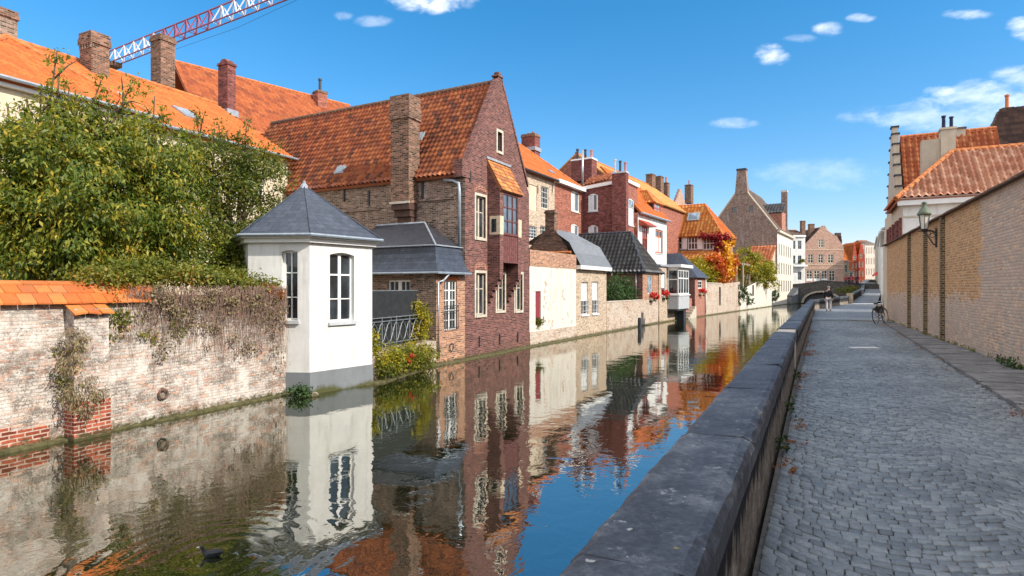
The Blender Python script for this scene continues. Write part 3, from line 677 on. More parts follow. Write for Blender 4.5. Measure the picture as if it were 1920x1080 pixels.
while s < 32.2:
    wsum = .02
    row = .074+.012*rr.random()
    end = kerb(s)
    while wsum < end-.05:
        w = min(.065+.05*rr.random(), end-wsum)
        t = wsum+w/2; x = (t % 1.45)/1.45*2-1; bow = -.3*(1-x*x)
        j = .004
        c = []
        for (dt, ds) in ((0, 0), (w, 0), (w, row), (0, row)):
            tt = wsum+dt; xx = min(1, max(-1, x+(dt-w/2)/1.45*2)); c.append((s+ds-.3*(1-xx*xx)+.015*(rr.random()-.5), -tt+.012*(rr.random()-.5)))
        cx = sum(p[0] for p in c)/4; cy = sum(p[1] for p in c)/4; zt = 1.247+.01*rr.random()+.012*math.sin(cx*1.3+cy*2.1); tx, ty = .04*(rr.random()-.5), .04*(rr.random()-.5)
        def ring(k, z): return [fR.p(cx+(p[0]-cx)*k, cy+(p[1]-cy)*k, z+(p[0]-cx)*tx+(p[1]-cy)*ty) for p in c]
        if -2.8 < cx:
            b = len(mb.v); mb.v += ring(.99, 1.23)+ring(.965, zt-.003)+ring(.88, zt)
            for q in range(2):
                for k in range(4):
                    k2 = (k+1) % 4; mb.f.append([b+q*4+k2, b+q*4+k, b+q*4+4+k, b+q*4+4+k2]); mb.uv.append(None); mb.mi.append(0)
            mb.f.append([b+11, b+10, b+9, b+8]); mb.uv.append(None); mb.mi.append(0)
        wsum += w
    s += row
road = struct(mb.build('road', ['sett', 'joint', 'far_setts'])); road.data.polygons.foreach_set('use_smooth', [True]*len(road.data.polygons))
mb = MB()
for k in range(80):                                             # flagged strip with a low kerb along the wall
    s0 = -4+k*.45; s1 = s0+.444; k0, k1 = kerb(s0)+.02, kerb(s1)+.02; e0 = 4.75
    h = .012*math.sin(k*2.3)
    mb.hexa([fR.p(s0, -e0, 1.2), fR.p(s0, -k0, 1.2), fR.p(s1, -k1, 1.2), fR.p(s1, -e0, 1.2), fR.p(s0, -e0, 1.34), fR.p(s0, -k0, 1.29+h), fR.p(s1, -k1, 1.29+h), fR.p(s1, -e0, 1.34)][0:4][::-1]+[fR.p(s0, -e0, 1.34), fR.p(s0, -k0, 1.29+h), fR.p(s1, -k1, 1.29+h), fR.p(s1, -e0, 1.34)][::-1])
struct(mb.build('pavement', 'pavement_slab'))
c = ground(1618, 653, 1.25); mb = MB(); mb.fb(Fr(c.x-.33, c.y-.12, 1, .0), 0, .74, 0, .26, 1.23, 1.275)
tag(mb.build('drain_cover', 'marker_white', None, False, (c.x, c.y, 1.26)), 'pale rectangular drain cover set flush in the cobbled road', 'drain cover')
c = ground(1622, 571, 1.38); mb = MB(); mb.face([(c.x-1.1, c.y-.25, 1.44), (c.x+1.6, c.y-.25, 1.44), (c.x+1.8, c.y+.5, 1.46), (c.x-1.0, c.y+.5, 1.46)])
struct(mb.build('road_marking', 'marker_white', None, False, (c.x, c.y, 1.44)))
# ------------------------------------------------------------------ canal parapet
pw = thing('parapet_wall', 'long low parapet wall of dark mossy stone between cobbled road and canal', 'parapet', (.3, 1.85, 1.25))
CW = .43
def parapet(parent, RBp, zs, top, gap, first):
    ino = off(RBp, CW); face = off(RBp, .035); back = off(RBp, CW-.04); mb = MB()
    for i in range(len(RBp)-1):
        a, b, c, d = face[i], face[i+1], back[i+1], back[i]; za, zb = zs[i], zs[i+1]; ct = .17
        mb.hexa([(*a, za-.3), (*b, zb-.3), (*c, -.4), (*d, -.4), (*a, za+top-ct), (*b, zb+top-ct), (*c, zb+top-ct), (*d, za+top-ct)])
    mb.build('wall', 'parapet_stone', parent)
    for i in range(len(RBp)-1):
        L = (Vector(RBp[i+1])-Vector(RBp[i])).length; n = max(1, round(L/1.9))
        for k in range(n):
            t0, t1 = k/n, (k+1)/n-.02/L
            def lp(P, t): return Vector((*P[i], 0)).lerp(Vector((*P[i+1], 0)), t)
            m0 = lp(RBp, t0)
            if gap and gap[0] < m0.y+.4 < gap[1]: continue
            a, b, c, d = lp(RBp, t0), lp(RBp, t1), lp(ino, t1), lp(ino, t0)
            za = zs[i]+(zs[i+1]-zs[i])*t0+top+.012*random.random(); zb = zs[i]+(zs[i+1]-zs[i])*t1+top+.012*random.random(); mb = MB(); ct = .17
            def sec(p, q, z):
                e = (q-p).normalized(); w = (q-p).length
                return [p+Vector((0, 0, z-ct)), p+Vector((0, 0, z-.06)), p+e*.02+Vector((0, 0, z-.018)), p+e*.06+Vector((0, 0, z)), p+e*(w-.05)+Vector((0, 0, z-.01)), p+e*(w-.012)+Vector((0, 0, z-.03)), q+Vector((0, 0, z-.07)), q+Vector((0, 0, z-ct))]
            ns = 14 if m0.y < 14 else 3; S_ = []; rj = random.Random(i*97+k)
            for w_ in range(ns+1):
                tt = w_/ns; S_.append([v_+Vector((rj.uniform(-1, 1), rj.uniform(-1, 1), rj.uniform(-1, .6)))*(.0065 if 0 < q_ < 7 else .002)*(1.9 if w_ in (0, ns) else 1) for q_, v_ in enumerate(sec(a.lerp(b, tt), d.lerp(c, tt), za+(zb-za)*tt))])
            for s0, s1 in zip(S_[:-1], S_[1:]):
                for q in range(8):
                    q2 = (q+1) % 8; mb.face([s0[q], s1[q], s1[q2], s0[q2]][::-1])
            mb.face(S_[0]); mb.face(S_[-1][::-1]); mb.build('coping', 'coping_stone', parent)
g0 = Vector((5.75, 11.96)); g1 = Vector((6.28, 12.98))
parapet(pw, [(-2.2, -4), (.584, 1.85), (5.75, 11.96)], [1.25]*3, .752, None, True)
mb = MB(); ff = Fr(5.75, 11.96, g1.x-g0.x, g1.y-g0.y); mb.fb(ff, 0, (g1-g0).length, .04, CW-.04, -.4, 1.985); mb.build('wall_gap', 'stone', pw)
parapet(pw, [(6.28, 12.98), (15.45, 30.5), (22.9, 44.6)], [1.25, 1.25, 1.27], .752, None, False)
parapet(pw, [(22.9, 44.6), (33.0, 57.9)], [1.27, 1.4], .73, None, False)
parapet(pw, [(33.4, 58.4), (50.6, 85), (63.0, 105.5)], [1.4, 2.1, 2.75], .78, None, False)
mb = MB(); mb.box(33.2, 58.1, 1.8, .5, .5, 1.0, .9); mb.cur = 0; mb.box(33.2, 58.1, 2.33, .6, .6, .08, .9); mb.build('post', 'warm_stone', pw)
leaves_bits = [(fR.p(s, .0-.0, 1.5), s) for s in (4.6, 6.3, 8.9)]
for p, s in leaves_bits:
    q = fR.p(s, -.03, 1.42+.08*math.sin(s)); o = leaves('weed', [((q.x, q.y, q.z), (.03, .07, .08))], 50, .045, 'leaf_bush', None, tuple(q), .05, 10, .1, 1.8, int(s*10))
    tag(o, {4.6: 'small green weed low on the parapet, nearest of the weeds', 6.3: 'small green weed on the parapet face between two other weeds', 8.9: 'small green weed on the parapet face, farthest from viewer'}[s], 'weed', 'weeds growing from the parapet')
# algae ledge along the left bank
mb = MB(); led = off(LB[:12], -.33)
for i in range(11):
    a, b, c, d = LB[i], LB[i+1], led[i+1], led[i]
    n = max(1, int((Vector(b)-Vector(a)).length/1.2))
    for k in range(n):
        t0, t1 = k/n, (k+1)/n
        q = [Vector((*a, 0)).lerp(Vector((*b, 0)), t) for t in (t0, t1)]+[Vector((*d, 0)).lerp(Vector((*c, 0)), t) for t in (t1, t0)]
        h = [.05+.025*math.sin(5*(w.x+w.y))+.012*math.sin(17*w.x) for w in q]
        mb.hexa([q[3]+Vector((0, 0, -.3)), q[2]+Vector((0, 0, -.3)), q[1]+Vector((0, 0, -.3)), q[0]+Vector((0, 0, -.3)), q[3]+Vector((0, 0, h[3]*.75)), q[2]+Vector((0, 0, h[2]*.75)), q[1]+Vector((0, 0, h[1])), q[0]+Vector((0, 0, h[0]))])
struct(mb.build('quay_ledge', 'algae'))
# ------------------------------------------------------------------ street wall on the right
fS = Fr(19.25, 30.5, 9.9-19.25, 11.4-30.5)       # runs towards the viewer; v points to the garden side? (left of u = away from canal)
def sd(px, py=500): return fS.uz(px, py, 0)[0]
sw = thing('street_wall', 'tall brick garden wall with ochre panels beside the cobbled road', 'wall', fS.p(0, 0, 1.25))
e0, e1, ep = 0.0, sd(1838), 42.0; ZT = 5.06
mb = MB(); mb.fb(fS, .9, ep, 0, .35, .9, ZT); mb.build('brick_wall', 'street_brick', sw)
mb = MB(); mb.fb(fS, -.2, .9, -.03, .35, .9, ZT-.05); mb.build('end_pier', 'cream_render', sw)
for px in (1707, 1738, 1770.5):
    u = sd(px); mb = MB(); w = .1
    mb.fb(fS, u-w, u+w, -.1, -.0, .9, ZT-.02); mb.build('pilaster', 'street_pier', sw)
mb = MB()
u = -.3
while u < ep:
    d = .48; mb.hexa([fS.p(u, -.13, ZT), fS.p(u+d-.008, -.13, ZT), fS.p(u+d-.008, .5, ZT), fS.p(u, .5, ZT), fS.p(u, -.13, ZT+.045+.008*math.sin(u*3)), fS.p(u+d-.008, -.13, ZT+.045+.008*math.sin(u*3+1)), fS.p(u+d-.008, .3, ZT+.18), fS.p(u, .3, ZT+.18)]); u += d
mb.build('coping', 'dark_ridge', sw)
for i, px in enumerate((1915, 1890)):
    u, z = sd(px), 1.36; q = fS.p(u, -.05, z); o = leaves('weed', [((q.x, q.y, q.z), (.08, .35, .1))], 160, .07, 'leaf_bush', None, tuple(q), .07, 12, .0, 1.8, 40+i)
    tag(o, ('weeds at the foot of the whitewashed wall by the picture edge', 'weeds at the wall foot beside the narrow drain slot')[i], 'weed', 'weeds at the wall foot')
# lantern on its bracket
uL = sd(1757); L0 = fS.p(uL, -.0, 4.7); lam = thing('wall_lantern', 'old copper topped street lantern on scrolled iron bracket above the wall', 'street lamp', L0)
dv = -fS.v; lc = L0+dv*.34
mb = MB(); mb.tube([L0+Vector((0, 0, -.05)), L0+dv*.2+Vector((0, 0, .05)), lc+Vector((0, 0, .02))], .03, 6)
mb.tube([L0+Vector((0, 0, -.45)), L0+dv*.1+Vector((0, 0, -.4)), L0+dv*.25+Vector((0, 0, -.12)), L0+dv*.36+Vector((0, 0, .0))], .02, 6)
for k in range(2):
    pts = [L0+dv*(.12+.12*k+.07*math.cos(w))+Vector((0, 0, -.12+.08*k+.07*math.sin(w))) for w in [x*.6 for x in range(12)]]; mb.tube(pts, .012, 5)
mb.box(L0.x, L0.y, L0.z-.2, .1, .1, .6, math.atan2(fS.u.y, fS.u.x)); mb.build('bracket', 'iron', lam, True)
mb = MB(); mb.lathe(lc, [(.02, 0), (.08, .03), (.105, .09), (.02, .1)], 8)
for k in range(6):
    w = k*math.pi/3; mb.tube([lc+Vector((.105*math.cos(w), .105*math.sin(w), .08)), lc+Vector((.16*math.cos(w), .16*math.sin(w), .56))], .011, 4)
mb.tube([lc+Vector((-.2, 0, .02)), lc+Vector((.2, 0, .02))], .012, 5); mb.build('cage', 'iron', lam)
mb = MB(); mb.lathe(lc, [(.092, .1), (.148, .54)], 6); mb.build('glass', 'clear_lamp_glass', lam)
mb = MB(); mb.lathe(lc, [(.19, .54), (.2, .58), (.165, .64), (.12, .74), (.065, .8), (.07, .84), (.04, .87), (.08, .92), (.06, .96), (.0, .98)], 12); mb.build('dome', 'copper', lam, True)

# brick house added out of view behind the wall to keep the street in shade
shade_house = thing('added_shade_house', 'added tall brick house, unseen behind the whitewashed wall, shading the street', 'house', fS.p(26, 5, .5)); 
for f_, pl, c_, a_, b_ in ((fS, 'v', 1.6, 17.6, 44), (fS, 'u', 17.6, 1.6, 9), (fS, 'u', 44, 1.6, 9)): wall('wall', f_, pl, c_, [(a_, .4), (b_, .4), (b_, 8.2), (a_, 8.2)], [], 'red_brick', shade_house)
gable_roof(fS, 17.6, 44, 1.6, 9, 8.2, 11.5, shade_house, 'red_tile', 'u', tw=.6, th=.6, n=3)

r = random.Random(9); lit = []
for k in range(60):
    s_ = r.uniform(-1.5, 26); q = fR.p(s_, -.06-.05*r.random(), 1.262); lit.append(((q.x, q.y, q.z), (.16, .16, .004)))
for k in range(26):
    s_ = r.uniform(2, 30); q = fR.p(s_, -kerb(s_)+.06, 1.262); lit.append(((q.x, q.y, q.z), (.14, .14, .004)))
lo = leaves('leaf_litter', lit, 1500, .035, 'leaf_rust', None, (0, 0, 0), .045, 12, .0, 1.6, 91); lo['kind'] = 'stuff'; tag(lo, 'fallen brown leaves gathered along the parapet foot and kerb', 'leaf litter')
ms = []
for k in range(46):
    u_ = r.uniform(1, 24); q = fS.p(u_, -.03, 1.345+.02*r.random()); ms.append(((q.x, q.y, q.z), (.12, .12, .03)))
mo = leaves('moss', ms, 1800, .03, 'leaf_hedge', None, (0, 0, 0), .045, 14, .0, 1.5, 92); mo['kind'] = 'stuff'; tag(mo, 'low moss and tiny weeds along the foot of the street wall', 'moss')
# ================================================================== left bank, near to far
# ---------- garden wall
gw = thing('garden_wall', 'weathered whitewashed brick garden wall with orange tile coping at the waterline', 'wall', fW.p(4, .2, .4))
WT = 2.62
mb = MB(); mb.fb(fW, -26, LW+.25, .0, .4, -.5, WT); mb.build('wall', 'garden_brick', gw)
ua, ub = fW.uz(139, 700, -.3)[0], fW.uz(204, 700, -.3)[0]
mb = MB(); mb.fb(fW, ua, ub, -.3, -.002, .72, WT-.12); mb.build('pilaster', 'garden_brick', gw)
mb = MB(); mb.fb(fW, ua-.02, ub+.02, -.33, -.002, -.5, .72); mb.build('pilaster_base', 'repair_brick', gw)
mb = MB(); ue = fW.uz(92, 800)[0]; mb.fb(fW, -8, ue-.6, -.012, .05, -.3, .44); mb.fb(fW, ue-.6, ue, -.012, .05, -.3, .34); mb.build('brick_patch', 'repair_brick', gw)
uc = fW.uz(272, 560, -.1)[0]
mb = MB()
def ctile(u, w, v0, v1, z0, z1, jit=.006):
    j = random.uniform(-jit, jit); a, b = fW.p(u, v0, z0+j), fW.p(u+w, v0, z0-j)
    c, d = fW.p(u+w, v1, z1), fW.p(u, v1, z1); up = Vector((0, 0, .03)); mb.hexa([a, b, c, d, a+up, b+up, c+up, d+up])
u = -26.0
while u < uc:
    w = .235+.02*random.random(); ctile(u, w-.008, -.14, .12, WT-.02, WT+.2); ctile(u+.1, w-.008, .06, .3, WT+.175, WT+.34); u += w
u = -26.0
while u < uc-.1: ctile(u, .41, .24, .42, WT+.33, WT+.39); u += .42
for k in (0, 1, 2): ctile(ua-.05+k*(ub-ua+.1)/3, (ub-ua+.1)/3-.01, -.42, -.02, WT-.22, WT-.03, .02)
tc = mb.build('tile_coping', 'coping_tile', gw)
# UVs of coping tiles: one cell per tile
me = tc.data; d = me.uv_layers[0].data
for p in me.polygons:
    for li in p.loop_indices: d[li].uv = ((p.index//6)+.5, .5)
mb = MB(); mb.fb(fW, uc, LW+.2, -.03, .42, WT, WT+.12); mb.build('wall_cap', 'old_brick', gw)
u, z = fW.uz(303, 738); mb = MB(); mb.tube([fW.p(u+.1*math.cos(a), -.06, z+.1*math.sin(a)) for a in [k*math.pi/8 for k in range(17)]], .022, 6, False); mb.tube([fW.p(u, .02, z+.1), fW.p(u, -.08, z+.1)], .03, 6); mb.build('mooring_ring', 'rust', gw)
# ---------- climbers and hedge on the wall
cr = thing('wall_creeper', 'dry brown creeper hanging over the right half of the garden wall', 'climber', fW.p(LW*.7, -.05, 2.4))
mb = MB(); r = random.Random(5)
for k in range(760):
    u = uc-.4+(LW+.15-uc+.4)*r.random()**.8; z = WT+.15+.2*r.random(); v = -.06-.1*r.random(); L = (.35+1.9*r.random()**1.6)*(.55+.45*(u/LW)); pts = []
    n = 6
    for q in range(n+1):
        pts.append(fW.p(u, v*(1-.5*q/n)-.02, z-L*q/n)); u += r.uniform(-.07, .07)
    mb.tube(pts, [.0065-.0045*q/n for q in range(n+1)], 3, False)
mb.build('stems', 'twig', cr)
bl = []
for k in range(60):
    u = uc-.3+(LW+.1-uc+.3)*r.random(); z = WT+.1-1.7*r.random()**1.8*(.4+.6*u/LW); q = fW.p(u, -.1, z); bl.append((tuple(q), (.2, .2, .22)))
leaves('dry_leaves', bl, 3400, .06, 'leaf_dry', cr, tuple(ORG[cr.name]), .13, 20, .8, 1.5, 11)
bl = [(tuple(fW.p(fW.uz(px, py, -.1)[0], -.06, fW.uz(px, py, -.1)[1])), (.22, .22, .28)) for px, py in ((205, 580), (228, 585), (215, 610), (290, 620), (330, 600), (130, 660), (140, 720), (150, 745), (128, 700))]
leaves('green_leaves', bl, 1500, .06, 'leaf_hedge', cr, tuple(ORG[cr.name]), .13, 20, .8, 1.5, 12)
bl = [(tuple(fW.p(fW.uz(px, py, -.33)[0], -.38, fW.uz(px, py, -.33)[1])), (.22, .12, .22)) for px, py in ((130, 740), (160, 725), (178, 735), (150, 755), (125, 670), (135, 640))]
leaves('pilaster_tuft', bl, 1300, .1, 'leaf_dry', cr, tuple(ORG[cr.name]), .12, 20, 1.3, 5, 13)
hd = thing('hedge', 'rounded green and rust hedge spilling over the garden wall top', 'hedge', fW.p(LW*.6, .4, 2.6))
bl = [(tuple(fW.p(fW.uz(px, py, .3)[0], .35, fW.uz(px, py, .3)[1])), (.5, .45, rz)) for px, py, rz in ((190, 520, .22), (240, 512, .28), (290, 510, .3), (340, 515, .28), (385, 520, .26), (425, 522, .22), (460, 528, .2), (490, 535, .17))]
leaves('foliage', bl, 9500, .075, 'leaf_hedge', hd, tuple(ORG[hd.name]), .17, 22, .2, 1.7, 14)
bl = [(tuple(fW.p(fW.uz(px, py, .0)[0], -.02, fW.uz(px, py, .0)[1])), (.16, .16, .13)) for px, py in ((507, 543), (516, 550), (500, 540))]
leaves('rust_tips', bl, 420, .07, 'leaf_rust', hd, tuple(ORG[hd.name]), .1, 20, .3, 1.6, 15)
# ---------- trees in the garden
def tree(name, label, base, blobs, n, size, mat, seedv, sprigs=(), dr=.5, clump=.34, asp=2.3, cat='tree', grp=None, shell=.5, per=85):
    t = thing(name, label, cat, base, grp)
    limbs(base, [b[0] for b in blobs][:9]+[q for q in sprigs], t, .15)
    bl = blobs
    if sprigs: leaves('twig_leaves', [(q, (.2, .2, .3)) for q in sprigs]+[((q[0], q[1], q[2]-.35), (.22, .22, .3)) for q in sprigs], 95*len(sprigs), size*.92, mat, t, base, .13, 11, dr*.7, asp, seedv+200)
    leaves('crown', bl, n, size, mat, t, base, clump, per, dr, asp, seedv, shell); return t
P = lambda px, py, Y: tuple(at(px, py, Y))
tree('cherry_tree', 'large yellowing leafy tree behind the garden wall, at the left edge', (-12.6, 15.0, .5),
     [(P(60, 330, 14.6), (1.8, 1.3, 1.3)), (P(150, 290, 15), (1.6, 1.3, 1.2)), (P(30, 430, 14.2), (1.7, 1.2, 1.2)), (P(160, 400, 14.4), (1.8, 1.3, 1.3)), (P(100, 470, 14.2), (1.7, 1.2, .9)), (P(-60, 380, 14.2), (1.8, 1.3, 1.8)), (P(130, 245, 15.4), (.7, .6, .4)), (P(215, 262, 15.5), (.75, .6, .4)), (P(70, 265, 15), (.9, .7, .4)), (P(165, 215, 15.6), (.35, .3, .3)), (P(205, 480, 14.6), (1.1, .8, .6)), (P(20, 260, 14.5), (.7, .6, .45))],
     50000, .13, 'leaf_green', 21, [P(107, 95, 15.4), P(112, 130, 15.4), P(130, 165, 15.4), P(250, 150, 15.8), P(225, 185, 15.6), P(78, 165, 15), P(90, 190, 15), P(190, 150, 15.6), P(60, 215, 15), P(140, 200, 15.3), P(30, 225, 14.8), P(180, 225, 15.5), P(240, 215, 15.7), P(120, 210, 15.2), P(205, 220, 15.5), P(15, 195, 14.8), P(50, 178, 15), P(75, 205, 15), P(150, 180, 15.5), P(100, 180, 15.2)], 1.0, clump=.36, asp=2.6)
tree('laburnum_tree', 'drooping yellow green tree behind the garden wall, middle of the three', (-10.6, 16.8, .5),
     [(P(255, 330, 16), (1.5, 1.2, 1.2)), (P(300, 400, 15.8), (1.5, 1.2, 1.2)), (P(230, 420, 15.6), (1.3, 1.1, 1.2)), (P(320, 320, 16.4), (1.0, .9, .8)), (P(275, 265, 16.6), (.8, .7, .6)), (P(320, 460, 15.8), (1.3, 1, .8)), (P(260, 480, 15.4), (1.1, .8, .6))],
     26000, .13, 'leaf_green', 22, [P(300, 215, 16.8), P(290, 180, 16.8), P(345, 250, 17), P(320, 270, 16.8), P(270, 235, 16.6)], 1.1, clump=.36, asp=2.6)
tree('plum_tree', 'thinner dark green tree with reddish twigs beside the white pavilion', (-9.1, 18.9, .5),
     [(P(400, 340, 18.4), (1.4, 1.2, 1.1)), (P(445, 300, 18.8), (1.1, 1, .8)), (P(380, 410, 18), (1.5, 1.2, 1.1)), (P(430, 400, 18.2), (1.2, 1, 1.1)), (P(480, 330, 19.2), (.9, .8, .8)), (P(505, 385, 20.3), (.65, .7, .6)), (P(360, 290, 18.5), (.9, .8, .7)), (P(420, 470, 17.4), (1.2, .8, .7)), (P(505, 300, 19.8), (.5, .5, .45))],
     19000, .105, 'leaf_dark', 23, [P(367, 215, 18.6), P(372, 250, 18.6), P(460, 250, 19), P(390, 260, 18.6), P(462, 235, 19), P(410, 235, 18.8)], .3, .36, 2.0, shell=.5)
tree('laurel_bush', 'bright green round bush between garden wall and white pavilion', (-8.0, 17.2, .5), [(P(425, 485, 16.9), (.65, .5, .55)), (P(455, 510, 16.7), (.45, .4, .35))], 2600, .09, 'leaf_hedge', 24, (), .2, .16, 1.8, 'bush', per=24)
# ---------- white pavilion
C0, RR, LL = Vector((-5.5, 16.08, 0)), Vector((-4.22, 17.85, 0)), Vector((-7.25, 16.25, 0))
poly = [LL, C0, RR, Vector((-4.95, 19.85, 0)), Vector((-7.3, 20.3, 0)), Vector((-8.5, 18.3, 0))]; ZE = 4.3
pv = thing('white_pavilion', 'small white rendered pavilion with pyramid slate roof standing at the water', 'pavilion', (-6.3, 18.1, 0))
fr_ = Fr(C0.x, C0.y, RR.x-C0.x, RR.y-C0.y); fl_ = Fr(LL.x, LL.y, C0.x-LL.x, C0.y-LL.y); lr, ll = (RR-C0).length, (C0-LL).length
wr = fr_.rect('v', 0, 618.5, 474, 664, 603); wl = fl_.rect('v', 0, 528, 469, 558, 601)
zp = .6
wall('wall', fr_, 'v', 0, [(0, zp), (lr, zp), (lr, ZE), (0, ZE)], [(*wr, .07)], 'white_render', pv, .22)
wall('wall', fl_, 'v', 0, [(0, zp), (ll, zp), (ll, ZE), (0, ZE)], [(*wl, .05)], 'white_render', pv, .22)
for i in range(2, 6):
    a, b = poly[i], poly[(i+1) % 6]; f = Fr(a.x, a.y, b.x-a.x, b.y-a.y); wall('wall', f, 'v', 0, [(0, -.4), ((b-a).length, -.4), ((b-a).length, ZE), (0, ZE)], [], 'white_render', pv)
for f, L, e0, e1 in ((fr_, lr, -.015, .015), (fl_, ll, 0, .015)):
    mb = MB(); mb.fb(f, e0, L+e1, -.018, .12, -.5, zp); mb.build('plinth', 'plinth', pv)
window(fr_, 'v', 0, wr, pv, 2, (.33, .68), depth=.15, fw=.06, bar=.03, mullion=.1, sill='grey_paint')
window(fl_, 'v', 0, wl, pv, 2, (.33, .68), depth=.15, fw=.06, bar=.03, sill='grey_paint')
cen = Vector((-6.35, 18.1, 0)); ap = Vector((-6.36, 18.1, 6.05))
def ex(p, k, z): d = (p-cen); return cen+d*k+Vector((0, 0, z))
mb = MB(); n = 6
for i in range(n):
    a, b = poly[i], poly[(i+1) % n]; prev = [ex(a, 1.135, ZE+.06), ex(b, 1.135, ZE+.06)]
    for t in (.12, .3, .55, 1):           # slight bell-cast at the eaves
        z = ZE+.06+(1.69)*(t*.94+.06*t*t); k = 1.135*(1-t)
        nx = [ex(a, k, z), ex(b, k, z)] if t < 1 else [ap]
        mb.face([prev[0], prev[1]]+nx[::-1]); prev = nx
mb.build('roof', 'slate', pv)
mb = MB()
for k0, k1, z0, z1 in ((1.0, 1.06, ZE-.16, ZE-.04), (1.06, 1.12, ZE-.04, ZE+.04)):
    for i in range(n):
        a, b = poly[i], poly[(i+1) % n]; mb.face([ex(a, k1, z0), ex(b, k1, z0), ex(b, k1, z1), ex(a, k1, z1)]); mb.face([ex(a, .96, z0), ex(b, .96, z0), ex(b, k1, z0), ex(a, k1, z0)][::-1])
mb.build('eaves', 'white_paint', pv)
mb = MB(); ring_ = [ex(poly[i % n], 1.15, ZE+.035) for i in range(n+1)]; mb.tube(ring_, .045, 6); mb.build('gutter', 'zinc', pv)
for i in range(3): 
    mb = MB(); mb.tube([ex(poly[i], 1.13, ZE+.09), ex(poly[i], .6, ZE+.06+1.69*.46), ap], .022, 5); mb.build('hip_flashing', 'slate', pv)
mb = MB(); mb.lathe(ap, [(.16, -.14), (.1, 0), (.05, .05), (.05, .12), (.0, .14)], 8); mb.build('finial', 'lead_sheet', pv)
# flower pot inside the window -> stands on the inner sill right behind the pane
q = fr_.p(wr[0]+(wr[2]-wr[0])*.72, .08, wr[1]+.62); 
st = at(563, 742, 15.75); tuft = tag(leaves('waterside_plant', [((st.x, st.y, .16), (.28, .14, .12))], 420, .08, 'leaf_bush', None, tuple(st), .1, 14, 0, 1.7, 31), 'low green plant at the water against the pavilion foot', 'plant')
mb = MB(); sp_ = at(588, 741, 15.85); mb.lathe((sp_.x, sp_.y, -.05), [(.1, 0), (.17, .05), (.15, .11), (.08, .15), (.02, .16)], 9); tag(mb.build('boulder', 'quay_brick', None, True, (sp_.x, sp_.y, .05)), 'pale round stone at the waterline under the pavilion corner', 'stone')
# ---------- terrace between pavilion and annex
fT = Fr(-4.3, 18.1, 1.45, 4.1)
te = thing('terrace_wall', 'low whitish brick terrace wall at the water below the railing', 'wall', fT.p(2, 0, .3))
LT = 4.35
mb = MB(); mb.fb(fT, -.5, LT, .0, 4.5, -.5, .92); mb.build('wall', 'quay_brick', te)
rl = thing('terrace_railing', 'black iron terrace railing with diamond pattern and dark mesh screen', 'railing', fT.p(2, .25, .92))
u0r, u1r = .1, fT.uz(791, 600, .25)[0]; mb = MB()
z0r, z1r = 1.08, 1.93
for z in (z0r, z1r-.12, z1r): mb.tube([fT.p(u0r, .25, z), fT.p(u1r, .25, z)], .016, 5)
k = 0; uu = u0r; stp = (u1r-u0r)/4
for i in range(5): mb.tube([fT.p(u0r+i*stp, .25, .92), fT.p(u0r+i*stp, .25, z1r+.03)], .018, 5)
for i in range(4):
    for sgn in (1, -1):
        pts = [fT.p(u0r+i*stp+stp*t, .25, (z0r+z1r-.12)/2+sgn*.33*math.cos(math.pi*(t*2))) for t in [j/8 for j in range(9)]]; mb.tube(pts, .011, 4)
mb.build('rail', 'rail_iron', rl)
mb = MB(); mb.fb(fT, u0r, u1r, .42, .45, 1.9, 2.8); mb.build('mesh_screen', 'screen_mesh', rl)
mb = MB(); mb.tube([fT.p(u0r, .44, 2.81), fT.p(u1r, .44, 2.81)], .014, 5)
for i in range(0, 5, 2): mb.tube([fT.p(u0r+i*stp, .46, .92), fT.p(u0r+i*stp, .46, 2.81)], .014, 5)
mb.build('screen_frame', 'rail_iron', rl)
mb = MB(); mb.fb(fT, u0r, u1r, .5, .53, .95, 1.88); mb.build('back_screen', 'screen_mesh', rl)
def plant(name, label, cat, blobs, n, size, mat, sd_, grp=None, cl=.14, dr=.1, asp=2.2, stem=True):
    b = blobs[0][0]; base = (b[0], b[1], min(x[0][2]-x[1][2] for x in blobs)); t = thing(name, label, cat, base, grp)
    leaves('foliage', blobs, n, size, mat, t, base, cl, 16, dr, asp, sd_)
    return t
bb = [(tuple(fT.p(u, -.15, z)), (.5, .32, .45)) for u, z in ((.3, .55), (.8, .62), (1.3, .6), (1.8, .68), (2.3, .62), (2.75, .5), (3.1, .5))]
pb_ = plant('waterside_shrub', 'yellow green waterside plants spilling from the terrace into the canal', 'shrub', bb, 5200, .09, 'leaf_yellow', 32, None, .17, .4)
leaves('dark_leaves', [(c, tuple(x*.95 for x in rd)) for c, rd in bb], 3600, .09, 'leaf_hedge', pb_, tuple(ORG[pb_.name]), .17, 16, .5, 2.4, 33)
q = fT.uz(769, 666, -.45); q2 = fT.uz(762, 673, -.45)
leaves('red_flowers', [(tuple(fT.p(q[0], -.5, q[1])), (.06, .06, .06)), (tuple(fT.p(q2[0], -.5, q2[1])), (.07, .06, .05))], 160, .07, 'petal_leaf', pb_, tuple(ORG[pb_.name]), .05, 10, 0, 1.3, 34)
q = fT.p(.12, .1, 1.25); plant('terrace_plant', 'green leafy plant beside the pavilion at the railing end', 'plant', [(tuple(q), (.25, .25, .45))], 900, .1, 'leaf_yellow', 35)
qy = fT.uz(801, 600, .05); plant('yellow_bush', 'yellow leaved bush growing at the annex corner by the railing', 'bush', [(tuple(fT.p(qy[0]-.1, .3, 1.35)), (.3, .3, .35)), (tuple(fT.p(qy[0], .25, 1.85)), (.3, .28, .4)), (tuple(fT.p(qy[0]-.15, .5, 2.25)), (.22, .25, .35))], 2600, .1, 'leaf_yellow', 36)
